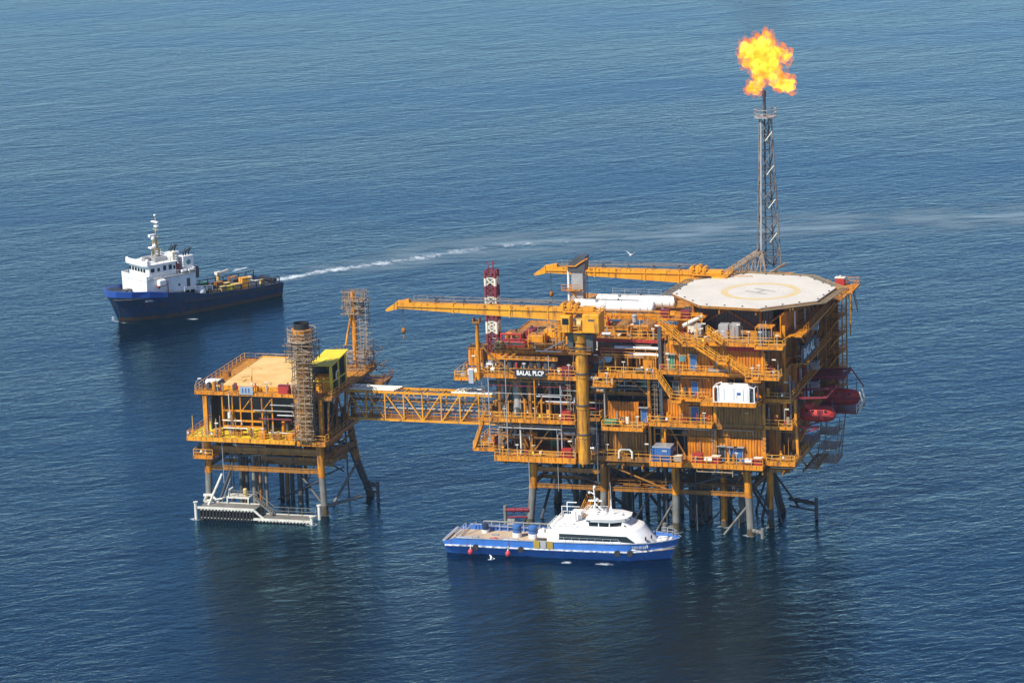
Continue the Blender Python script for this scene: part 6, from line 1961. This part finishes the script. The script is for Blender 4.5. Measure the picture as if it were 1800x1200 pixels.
# boot topping
q = MB()
for sg in (-1, 1):
    for a, b_ in zip(Q_[:-1], Q_[1:]):
        def at(s, z):
            t = z / s[5]
            tx = z / s[6]
            return (s[0] + (s[1] - s[0]) * tx + 0.04, sg * (s[2] + (s[3] - s[2]) * t + 0.05), z)
        q.add([at(a, -0.3), at(b_, -0.3), at(b_, 0.8), at(a, 0.8)], [(0, 1, 2, 3) if sg < 0 else (3, 2, 1, 0)])
q.build('boot_topping', 'boot', sh)
MB().bar((-19.0, 5.55, 2.3), (0, 5.85, 2.5), 0.25, 0.3).bar((0, 5.85, 2.5), (6, 5.85, 2.9), 0.25, 0.3).bar((-19.0, -5.55, 2.3), (6, -5.85, 2.9), 0.25, 0.3).build('rubbing_strake', 'black', sh)
q = MB()
for k in range(9):
    q.box(0, 0.32 if k % 3 else 0.2, 0, 0.03, 0, 0.42)
    q.v[-8:] = [(x + 12.0 + k * 0.36, y + 5.05 - 0.13 * (12 + k * 0.36 - 12), z + 4.1) for x, y, z in q.v[-8:]]
q.build('name_lettering', 'silver', sh)
# superstructure
f1 = MB().prism([(2.4, -4.6), (14.6, -4.6), (14.8, -4.0), (14.8, 4.0), (14.6, 4.6), (2.4, 4.6)], 5.0, 8.4)
f1 = f1.build('lower_deckhouse', 'white', sh)
MB().prism([(14.61, -4.68), (14.95, -4.0), (14.95, 4.0), (14.61, 4.68), (13.0, 4.7), (13.0, 4.55), (14.5, 4.55), (14.75, 3.95), (14.75, -3.95), (14.5, -4.55), (13.0, -4.55), (13.0, -4.7)], 8.403, 9.3).build('bridge_front_bulwark', 'white', sh)
MB().prism([(2.4, -4.75), (14.4, -4.75), (14.4, 4.75), (2.4, 4.75)], 8.41, 8.55).build('boat_deck', 'grey', sh)
f2 = MB().prism([(6.6, -3.7), (13.2, -3.7), (13.7, -3.0), (13.7, 3.0), (13.2, 3.7), (6.6, 3.7)], 8.553, 11.2).build('wheelhouse', 'white', sh)
MB().prism([(6.2, -4.0), (13.7, -4.0), (14.3, -3.2), (14.3, 3.2), (13.7, 4.0), (6.2, 4.0)], 11.203, 11.4).build('wheelhouse_roof', 'white', sh)
MB().prism([(13.2, -4.0), (13.8, -4.0), (14.4, -3.2), (14.4, 3.2), (13.8, 4.0), (13.2, 4.0), (13.9, 3.1), (13.9, -3.1)], 11.403, 12.3).build('roof_bulwark', 'white', sh)
for (x, w_, h) in ((12.4, 0.9, 0.8), (10.9, 0.6, 0.7), (9.4, 0.75, 1.0), (8.0, 0.75, 1.0), (7.0, 0.5, 0.7)):
    for sg in (1, -1):
        MB().box(x - w_ / 2, x + w_ / 2, sg * 3.7 - 0.03, sg * 3.7 + 0.03, 9.8, 9.8 + h).build('side_window', 'glass', f2)
for k in range(6):
    y = -2.6 + k * 1.04
    MB().box(13.68, 13.73, y - 0.4, y + 0.4, 9.8, 10.6).build('front_window', 'glass', f2)
for (x, z, w_, h, nm) in ((4.3, 5.6, 0.8, 1.9, 'door'), (6.6, 6.2, 0.5, 0.5, 'porthole'), (11.6, 6.4, 0.45, 0.45, 'porthole')):
    MB().box(x - w_ / 2, x + w_ / 2, 4.58, 4.64, z, z + h).build(nm, 'darkgrey', f1)
MB().cbox(10.4, 12.2, 4.65, 5.7, 7.2, 8.4, 0.2).build('rescue_boat', 'white', sh)
MB().box(10.3, 12.3, 4.65, 5.6, 7.0, 7.18).bar((9.6, 4.9, 5.2), (9.6, 4.9, 7.8), 0.14).build('boat_cradle', 'red', sh)
q = MB().rail([(2.5, 4.7, 8.55), (14, 4.7, 8.55)], 1.0, 0.09, 1.5).rail([(6.3, 3.9, 11.4), (13, 3.9, 11.4)], 1.0, 0.09, 1.5).rail([(6.3, -3.9, 11.4), (6.3, 3.9, 11.4)], 1.0, 0.09, 1.5).rail([(-1, 5.5, 4.2), (6, 5.5, 5.0)], 1.0, 0.1, 1.4)
q.rail([(2.5, -4.7, 8.55), (2.5, 4.7, 8.55)], 1.0, 0.09, 1.5)
q.build('railing', 'white', sh)
# funnels with black feet and pipes
for sg in (1, -1):
    f = MB().prism([(2.0, sg * 2.6 - 0.9), (4.6, sg * 2.6 - 0.9), (4.6, sg * 2.6 + 0.9), (2.0, sg * 2.6 + 0.9)], 8.9, 11.9).build('funnel', 'white', sh)
    MB().prism([(1.6, sg * 2.6 - 1.1), (4.8, sg * 2.6 - 1.1), (4.8, sg * 2.6 + 1.1), (1.6, sg * 2.6 + 1.1)], 8.56, 8.95).prism([(1.0, sg * 2.6 - 1.2), (2.0, sg * 2.6 - 1.2), (2.0, sg * 2.6 + 1.2), (1.0, sg * 2.6 + 1.2)], 7.0, 9.4).build('funnel_base', 'darkgrey', f)
    q = MB()
    for (x, dx) in ((2.6, -0.7), (3.3, -0.9), (3.9, -0.6)):
        q.tube((x, sg * 2.6, 11.9), (x, sg * 2.6, 12.6), 0.16, 8).tube((x, sg * 2.6, 12.5), (x + dx, sg * 2.6, 13.4), 0.15, 8)
    q.build('exhaust_pipe', 'black', f)
    MB().tube((3.3, sg * 2.6 + sg * 0.91, 10.6), (3.3, sg * 2.6 + sg * 0.95, 10.6), 0.55, 14).build('funnel_emblem', 'teal', f)
MB().box(5.2, 6.4, -1.2, 3.2, 8.56, 10.4).tube((5.6, 2.2, 8.6), (5.6, 2.2, 11.6), 0.28, 8).build('fire_monitor_post', 'maroon', sh)
for x in (3.2, 5.0):
    MB().tube((x - 0.55, 4.1, 9.1), (x + 0.55, 4.1, 9.1), 0.36, 12).build('life_raft', 'white', sh, True)
# mast with radar, lamps
q = MB()
for (x, y) in ((9.6, -0.8), (9.6, 0.8), (8.0, 0)):
    q.bar((x, y, 11.4), (8.9 + (x - 8.9) * 0.3, y * 0.3, 16), 0.2)
q.tube((8.8, 0, 14), (8.6, 0, 20.6), 0.15, 8, 0.07)
for z in (13.4, 15.0, 16.4, 17.8, 19.2):
    q.bar((8.7, -0.9, z), (8.7, 0.9, z), 0.12)
q.bar((8.4, -1.2, 13.6), (8.4, 1.2, 13.6), 0.14)
ms = q.build('mast', 'wood', sh)
for bb in ((8.5, 9.0, -1.1, 1.1, 19.3, 19.55), (8.4, 9.0, -0.2, 0.9, 18.4, 18.7), (9.0, 10.4, -0.35, 0.35, 16.4, 16.9), (9.2, 10.4, -0.6, 0.6, 14.0, 14.3)):
    MB().box(*bb).build('radar_scanner', 'white', ms)
for (x, y, z, r) in ((9.7, 0.3, 16.1, 0.42), (9.6, 0.6, 14.6, 0.4), (8.7, 0, 20.8, 0.25), (13.0, 0.6, 12.2, 0.42), (12.4, 1.8, 12.0, 0.36)):
    MB().ball((x, y, z), r, 10, 8).build('aerial_dome', 'white', ms, True)
q = MB().box(7.6, 10.4, -1.8, 1.8, 11.41, 12.2).box(10.8, 12.0, -1.0, 0.4, 11.41, 12.4)
q.build('roof_locker', 'grey', sh)
q = MB()
for (x, y, a) in ((6.4, 2.6, 0.8), (6.4, -2.6, 0.8)):
    q.tube((x, y, 11.4), (x, y, 12.8), 0.22, 8).tube((x, y, 12.8), (x + a, y, 13.6), 0.16, 8, 0.1)
q.build('water_cannon', 'darkgrey', sh)
MB().cbox(5.9, 7.0, 1.6, 3.2, 11.41, 13.2, 0.1).build('signal_locker', 'cream', sh)
# foredeck gear
q = MB().tube((16.4, -1.6, 5.7), (16.4, 1.6, 5.7), 0.55, 12).box(15.6, 17.2, -0.7, 0.7, 5.1, 6.4).tube((18.4, 1.0, 5.1), (18.4, 1.0, 6.2), 0.25, 8).tube((18.4, -1.0, 5.1), (18.4, -1.0, 6.2), 0.25, 8)
q.build('anchor_windlass', 'darkgrey', sh)
# towing drum, dome tank, crash rails and stern
MB().ball((0.9, 3.6, 3.8), 1.25, 14, 8, 1.1).build('dome_tank', 'white', sh, True)
MB().tube((0.8, -2.2, 4.0), (0.8, 2.0, 4.0), 1.2, 16).box(-0.4, 2.0, -2.6, -2.2, 2.7, 5.2).box(-0.4, 2.0, 2.0, 2.4, 2.7, 5.2).build('towing_winch', 'darkgrey', sh, True)
q = MB()
for sg in (1, -1):
    q.rail([(-18.6, sg * 4.7, 2.2), (-0.8, sg * 4.7, 2.2)], 1.9, 0.16, 2.0, 2)
q.build('crash_rail', 'darkgrey', sh)
MB().tube((-19.0, -2.6, 2.9), (-19.0, 2.6, 2.9), 0.5, 12).build('stern_roller', 'black', sh, True)
# deck cargo: every crate and reel its own thing
def ship_pt(x, y, z):
    c, s = math.cos(SHZ), math.sin(SHZ)
    return Vector((-66.2 + x * c - y * s, 757.4 + x * s + y * c, z))
t = thing('deck_crane', 'slim dark deck crane standing amidships among the supply ship cargo', 'crane', ship_pt(-8.6, -3.4, 2.205), SHZ)
MB().tube((0, 0, 0), (0, 0, 2.8), 0.45, 10).build('pedestal', 'wood', t, True)
MB().bar((-0.2, 0, 3.0), (-2.6, 0, 3.4), 0.35, 0.4).box(-0.6, 0.6, -0.5, 0.5, 2.8, 3.4).build('jib', 'cream', t)
cg = [(-3.0, 3.4, 1.7, 1.2, 1.0, 'wood', 'tan'), (-4.8, 3.6, 1.4, 1.0, 1.3, 'wood', 'tan'), (-6.6, 3.4, 1.8, 1.2, 1.1, 'lemon', 'yellow'), (-8.5, 3.2, 1.6, 1.5, 1.2, 'wood', 'tan'), (-10.6, 3.3, 1.9, 1.6, 1.9, 'yellow', 'yellow'), (-12.4, 3.0, 1.2, 1.0, 1.2, 'cream', 'pale'),
      (-3.6, 1.2, 1.6, 1.4, 1.2, 'darkgrey', 'dark grey'), (-5.6, 1.0, 1.5, 1.5, 1.6, 'brown', 'brown'), (-7.6, 0.8, 1.6, 1.2, 1.2, 'wood', 'tan'), (-9.8, 0.6, 1.6, 1.4, 1.5, 'darkgrey', 'dark grey'), (-12.2, 0.6, 1.3, 1.2, 1.0, 'lemon', 'yellow'), (-14.2, 2.2, 1.4, 1.0, 0.9, 'cream', 'pale'),
      (-3.4, -1.6, 1.5, 1.3, 1.5, 'green', 'green'), (-5.8, -1.8, 1.4, 1.4, 1.2, 'darkgrey', 'dark grey'), (-11.2, -2.0, 1.6, 1.4, 1.4, 'brown', 'brown'), (-14.2, -0.8, 1.6, 1.0, 1.0, 'silver', 'silver'), (-15.6, -2.4, 1.4, 1.0, 0.9, 'cream', 'pale'), (-16.4, 1.2, 1.2, 1.0, 0.7, 'wood', 'tan')]
rows = {3: 'near', 1: 'middle', 0: 'far'}
pos_words = ['first', 'second', 'third', 'fourth', 'fifth', 'sixth']
for k, (x, y, sx, sy, sz, m, cw) in enumerate(cg):
    row = ('near', 'middle', 'far')[k // 6]
    t = thing('cargo_crate', '%s crate, %s from the wheelhouse in the %s row of the supply ship deck' % (cw, pos_words[k % 6], row), 'crate', ship_pt(x, y, 2.205), SHZ + R(rnd.uniform(-8, 8)), 'deck cargo of the supply ship')
    sz *= 1.45
    MB().cbox(-sx / 2, sx / 2, -sy / 2, sy / 2, 0.16, sz, 0.06).box(-sx / 2, sx / 2, -sy / 2, -sy / 2 + 0.2, 0, 0.157).box(-sx / 2, sx / 2, sy / 2 - 0.2, sy / 2, 0, 0.157).build('body', m, t)
    MB().box(-sx / 2 - 0.05, sx / 2 + 0.05, -sy / 2 - 0.05, sy / 2 + 0.05, sz + 0.003, sz + 0.09).build('lid', m, t)

# ------------------------------------------------------------------ gulls
def gull(label, loc, rz, span=1.5):
    t = thing('seagull', label, 'seagull', loc, rz, 'white gulls in flight')
    b = MB()
    b.ball((0, 0, 0), 0.16, 8, 6, 0.9, 2.2, 1.0).ball((0.42, 0, 0.05), 0.1, 8, 6)
    b.add([(-0.3, -0.1, 0), (-0.3, 0.1, 0), (-0.62, 0.16, 0.02), (-0.62, -0.16, 0.02), (-0.3, 0, -0.05), (-0.6, 0, -0.02)], [(0, 1, 2, 3), (0, 4, 1), (3, 2, 5), (0, 3, 5, 4), (1, 4, 5, 2)])
    for s in (-1, 1):
        w0, w1, w2 = (0.12, s * 0.1, 0.05), (0.16, s * span * 0.27, 0.42), (-0.12, s * span * 0.5, 0.62)
        b.add([w0, (-0.2, s * 0.1, 0.04), (-0.12, s * span * 0.27, 0.38), w1, w2, (0.12, s * 0.1, -0.02), (0.14, s * span * 0.27, 0.36)],
              [(0, 1, 2, 3), (3, 2, 4), (5, 6, 2, 1), (6, 4, 2), (0, 3, 6, 5), (3, 4, 6)])
    b.build('gull_body', 'gull', t, True)
    MB().tube((0.5, 0, 0.05), (0.64, 0, 0.02), 0.03, 6, 0.01).build('beak', 'yellow', t)
gull('white gull flying just above the second crane boom', W(12.2, 20, 41.0), R(60), 1.9)
gull('white gull flying low beside the hull of the blue crew boat', boat_pt(-10.4, -7.5, 1.1), R(20), 1.6)

# ------------------------------------------------------------------ the mass of small gear on both platforms
crn = random.Random(21)
count_ = {}
def part_limited(name, mb, m, parent, lim=95, smooth=False):
    k = (name, parent.name)
    if count_.get(k, 0) >= lim:
        return
    count_[k] = count_.get(k, 0) + 1
    mb.build(name, m, parent, smooth)

ACC = ['grey', 'darkgrey', 'brown', 'cream', 'orange', 'brown', 'maroon', 'darkgrey', 'red', 'railing', 'scaf', 'legdark']
for (par, a, b_, v0, v1, z, dp) in FRONTS:
    L_ = b_ - a
    if L_ < 2.0:
        continue
    # runs of pipe and tray slung under the deck edge, with drops
    for k in range(max(1, int(L_ / 3))):
        ua = crn.uniform(a, a + L_ * 0.5)
        ub2 = min(b_, ua + crn.uniform(2.0, 6.0))
        zz = z - dp - crn.uniform(0.15, 0.7)
        vv = v0 + crn.uniform(0.1, 1.6)
        r = crn.choice((0.05, 0.07, 0.09, 0.13))
        q = MB().tube((ua, vv, zz), (ub2, vv, zz), r, 6)
        for t_ in (0.0, 0.5, 1.0):
            x = ua + (ub2 - ua) * t_
            q.tube((x, vv, zz), (x, vv, z - dp + 0.1), r * 0.8, 6)
        if crn.random() < 0.6:
            q.tube((ub2, vv, zz), (ub2, vv, zz - crn.uniform(0.2, 0.7)), r, 6)
        part_limited('service_line', q, crn.choice(('grey', 'brown', 'brown', 'darkgrey', 'darkgrey', 'scaf')), par, 95, True)
    # cabinets, valves and reels behind the rail
    for k in range(int(L_ / 0.85)):
        u = crn.uniform(a + 0.2, b_ - 0.2)
        v = v0 + crn.uniform(0.3, min(2.2, max(0.5, (v1 - v0) * 0.4)))
        w_, h = crn.uniform(0.2, 0.55), crn.uniform(0.4, 1.5)
        rr_ = crn.random()
        if rr_ < 0.4:
            q = MB().box(u - w_ / 2, u + w_ / 2, v - 0.15, v + 0.15, z + 0.3, z + 0.3 + h).bar((u, v, z), (u, v, z + 0.3), 0.08)
            part_limited('junction_box', q, crn.choice(ACC), par, 80)
        elif rr_ < 0.7:
            q = MB().tube((u, v, z), (u, v, z + h + 0.4), 0.08, 6).tube((u - 0.22, v, z + h), (u + 0.22, v, z + h), 0.13, 8).tube((u, v, z + h + 0.4), (u, v, z + h + 0.46), 0.2, 8)
            part_limited('valve', q, crn.choice(ACC), par, 90, True)
        else:
            q = MB().bar((u, v, z), (u, v, z + crn.uniform(2.2, 3.8)), 0.1)
            part_limited('stanchion', q, crn.choice(('railing', 'brown', 'orange', 'grey')), par, 90)
    # small lights and notices on the rail
    for k in range(max(1, int(L_ / 4))):
        u = crn.uniform(a + 0.1, b_ - 0.1)
        if crn.random() < 0.5:
            q = MB().box(u - 0.16, u + 0.16, v0 - 0.02, v0 + 0.06, z + 0.55, z + 0.95)
            part_limited('notice_plate', q, crn.choice(('cream', 'white', 'red', 'blue', 'lemon')), par, 60)
        else:
            q = MB().tube((u, v0 + 0.12, z), (u, v0 + 0.12, z + 1.9), 0.04, 5).box(u - 0.28, u + 0.28, v0 + 0.04, v0 + 0.2, z + 1.9, z + 2.02)
            part_limited('work_light', q, 'cream', par, 60)
# cat ladders between levels
for (u, v, za, zb) in ((-4.4, -2.3, 12.2, 18), (7.2, -2.2, 18.3, 25.2), (12.4, -0.8, 12.4, 18), (21.4, -1.4, 18.6, 26), (30.6, -0.9, 12.2, 18.2), (38.9, -0.7, 12.7, 26.8), (-7.2, -2.3, 18.3, 25), (39.4, 0.4, 27, 31.4), (23.2, -0.9, 27.1, 31.5)):
    q = MB()
    for dx in (-0.22, 0.22):
        q.bar((u + dx, v, za), (u + dx, v, zb), 0.07)
    n = int((zb - za) / 0.4)
    for i in range(n):
        q.bar((u - 0.22, v, za + 0.4 * i), (u + 0.22, v, za + 0.4 * i), 0.05)
    for i in range(int((zb - za - 2) / 0.8)):
        zz = za + 2 + 0.8 * i
        q.bar((u - 0.4, v - 0.5, zz), (u + 0.4, v - 0.5, zz), 0.05).bar((u - 0.4, v - 0.5, zz), (u - 0.25, v, zz), 0.05).bar((u + 0.4, v - 0.5, zz), (u + 0.25, v, zz), 0.05)
    q.build('cat_ladder', 'scaf', pf)  # ladders in dull paint, keeping the bays dark
# diagonal bracing across the open bays
for (a, b_, za, zb, v) in ((-4.8, 0, 12.3, 17.4, -0.5), (0.4, 7.8, 12.3, 17.4, -0.4), (-4.8, 0, 18.4, 24.8, -0.4), (0.4, 7.8, 18.4, 24.8, -0.3), (13, 20, 22.5, 25.4, -0.4), (20.3, 26, 12.4, 17.6, -0.3)):
    m_ = (a + b_) / 2
    MB().bar((a, v, za), (m_, v, zb), 0.22).bar((b_, v, za), (m_, v, zb), 0.22).build('bay_brace', 'brown', pf)  # brown rather than orange, so the bays look shaded
# a tangle of thin lines and members among the legs
for (par, uu, vv) in ((pf, (0, 37), (0.5, 12)), (wp, (0.5, 21), (0.5, 13))):
    for k in range(30 if par is pf else 16):
        u, v = crn.uniform(*uu), crn.uniform(*vv)
        if crn.random() < 0.5:
            q = MB().tube((u, v, -2), (u + crn.uniform(-0.3, 0.3), v, 11.4), crn.choice((0.07, 0.1, 0.16)), 6)
        else:
            q = MB().tube((u, v, crn.uniform(5.5, 11)), (u + crn.uniform(-7, 7), v + crn.uniform(-3, 3), crn.uniform(-2.5, 8)), crn.choice((0.1, 0.14, 0.2)), 6)
        part_limited('riser' if par is pf else 'riser', q, crn.choice(('legdark', 'leg', 'brown', 'darkgrey', 'grey')), par, 95, True)
# flank: railings, pipes and boxes along the shaded side
for z in (22.5, 27.0, 31.9):
    wd = 43.0 if z < 30 else 44.2
    q = MB().box(41.9, wd, 4 if z > 30 else 6, 30, z - 0.14, z).bar((wd, 6, z - 0.2), (wd, 30, z - 0.2), 0.14, 0.4)
    q.rail([(wd - 0.05, 6, z), (wd - 0.05, 30, z)])
    q.build('flank_gallery', 'orange', pf)
for k in range(46):
    v, z = crn.uniform(3, 28), crn.choice((18.5, 22.6, 27.1, 32.0, 13.0))
    u = 42.0 + crn.uniform(0.05, 0.5)
    h, w_ = crn.uniform(0.5, 2.4), crn.uniform(0.2, 0.9)
    if crn.random() < 0.5:
        q = MB().box(u - 0.15, u + 0.15, v - w_ / 2, v + w_ / 2, z + 0.2, z + 0.2 + h)
        part_limited('flank_cabinet', q, crn.choice(('grey', 'brown', 'darkgrey', 'orange', 'silver', 'maroon')), pf, 60)
    else:
        q = MB().tube((u, v, z), (u, v, z + crn.uniform(2.5, 4.4)), crn.choice((0.06, 0.1, 0.16)), 6)
        part_limited('flank_pipe', q, crn.choice(('grey', 'brown', 'silver', 'orange')), pf, 60, True)
# top-side pipework on the upper process level and coolers
for k in range(46):
    u, v = crn.uniform(-6.5, 21), crn.uniform(3, 11)
    z = 28.4 if u < 8 else 30.95
    l = crn.uniform(0.8, 3.5)
    h = crn.uniform(0.4, 2.2)
    if crn.random() < 0.6:
        q = MB().path([(u, v, z), (u, v, z + h), (u + l, v, z + h), (u + l, v, z)], crn.choice((0.08, 0.12, 0.18)), 6)
        part_limited('loop_pipe', q, crn.choice(('orange', 'brown', 'cream', 'grey', 'yellow', 'red')), pf, 60, True)
    else:
        q = MB().rail([(u, v, z), (u + l, v, z)], 1.1, 0.08, 1.2)
        part_limited('guard_rail', q, 'railing', pf, 60)

# faint smoke drifting off the flame
def smoke():
    b = MB().ball((0, 0, 0), 1.0, 20, 14)
    m, tt = new_mat('thin_smoke')
    L = tt.links.new
    out = N(tt, 'ShaderNodeOutputMaterial')
    tc = N(tt, 'ShaderNodeTexCoord')
    n1 = N(tt, 'ShaderNodeTexNoise')
    n1.inputs['Scale'].default_value = 1.3
    n1.inputs['Detail'].default_value = 3
    L(tc.outputs['Object'], n1.inputs['Vector'])
    ln = N(tt, 'ShaderNodeVectorMath', operation='LENGTH')
    L(tc.outputs['Object'], ln.inputs[0])
    fo = N(tt, 'ShaderNodeMapRange')
    fo.inputs['From Min'].default_value = 1.0
    fo.inputs['From Max'].default_value = 0.2
    L(ln.outputs['Value'], fo.inputs['Value'])
    mr = N(tt, 'ShaderNodeMapRange')
    mr.inputs['From Min'].default_value = 0.4
    mr.inputs['From Max'].default_value = 0.7
    mr.inputs['To Max'].default_value = 0.09
    L(n1.outputs['Fac'], mr.inputs['Value'])
    mu = N(tt, 'ShaderNodeMath', operation='MULTIPLY')
    L(mr.outputs[0], mu.inputs[0])
    L(fo.outputs[0], mu.inputs[1])
    ab = N(tt, 'ShaderNodeVolumeAbsorption')
    ab.inputs['Color'].default_value = (0.5, 0.42, 0.42, 1)
    L(mu.outputs[0], ab.inputs['Density'])
    L(ab.outputs[0], out.inputs['Volume'])
    o = b.build('smoke', m)
    o.location = W(FT.x + 1.5, FT.y, FT.z + 45.5)
    o.scale = (9.5, 7.0, 10.0)
    o.rotation_euler = (0, R(14), 0)
    return tag(o, 'faint grey smoke drifting above the gas flame', 'smoke', None, 'stuff')
smoke()

# white wash where legs and hull meet the water
wv, wf, wu = [], [], []
def wash_ring(c, r0, r1, amt, n=14):
    o = len(wv)
    for i in range(n):
        a = 2 * math.pi * i / n
        for (rr, yy) in ((r0, 1.0), ((r0 + r1) / 2, 0.7), (r1, 0.0)):
            wv.append((c.x + rr * math.cos(a), c.y + rr * math.sin(a), 0.025))
            wu.append((amt, yy))
    for i in range(n):
        j = (i + 1) % n
        for k in range(2):
            wf.append((o + i * 3 + k, o + i * 3 + k + 1, o + j * 3 + k + 1, o + j * 3 + k))
for (u, v) in ((-0.5, -0.5), (12, -0.5), (24.1, -0.5), (36.3, -0.5), (0, 14), (12, 14), (25, 14), (38, 14), (31, 3.7), (38.4, 5), (-4.4, -1.6), (44.6, 11.2), (SU, SV - 0.3), (SU + 20.5, SV - 0.3), (SU + 23.6, SV + 12.6), (SU + 26.6, SV + 9.4), (SU + 0.1, SV - 6.4), (SU + 20.4, SV - 6.3)):
    wash_ring(W(u, v), 0.5, 1.9, 0.55)
me = bpy.data.meshes.new('leg_wash')
me.from_pydata(wv, [], wf)
lay = me.uv_layers.new(name='UVMap')
for lp in me.loops:
    lay.data[lp.index].uv = wu[lp.vertex_index]
me.materials.append(FOAM)
lw = bpy.data.objects.new('leg_wash', me)
col.objects.link(lw)
tag(lw, 'patches of white wash round the legs of both platforms', 'foam', None, 'stuff')

# ------------------------------------------------------------------ sea haze: one even box of air round camera and scene
hz_m, ht = new_mat('sea_haze')
ho_ = N(ht, 'ShaderNodeOutputMaterial')
hv = N(ht, 'ShaderNodeVolumePrincipled')
hv.inputs['Color'].default_value = (0.55, 0.80, 1.0, 1)
hv.inputs['Density'].default_value = 0.00004
hv.inputs['Anisotropy'].default_value = 0.0
ht.links.new(hv.outputs[0], ho_.inputs['Volume'])
hz_o = MB().box(-900, 900, -60, 2600, -1, 172).build('haze', hz_m)
hz_o['kind'] = 'stuff'
hz_o['label'] = 'pale blue sea haze in the air over the whole view'
hz_o['category'] = 'haze'
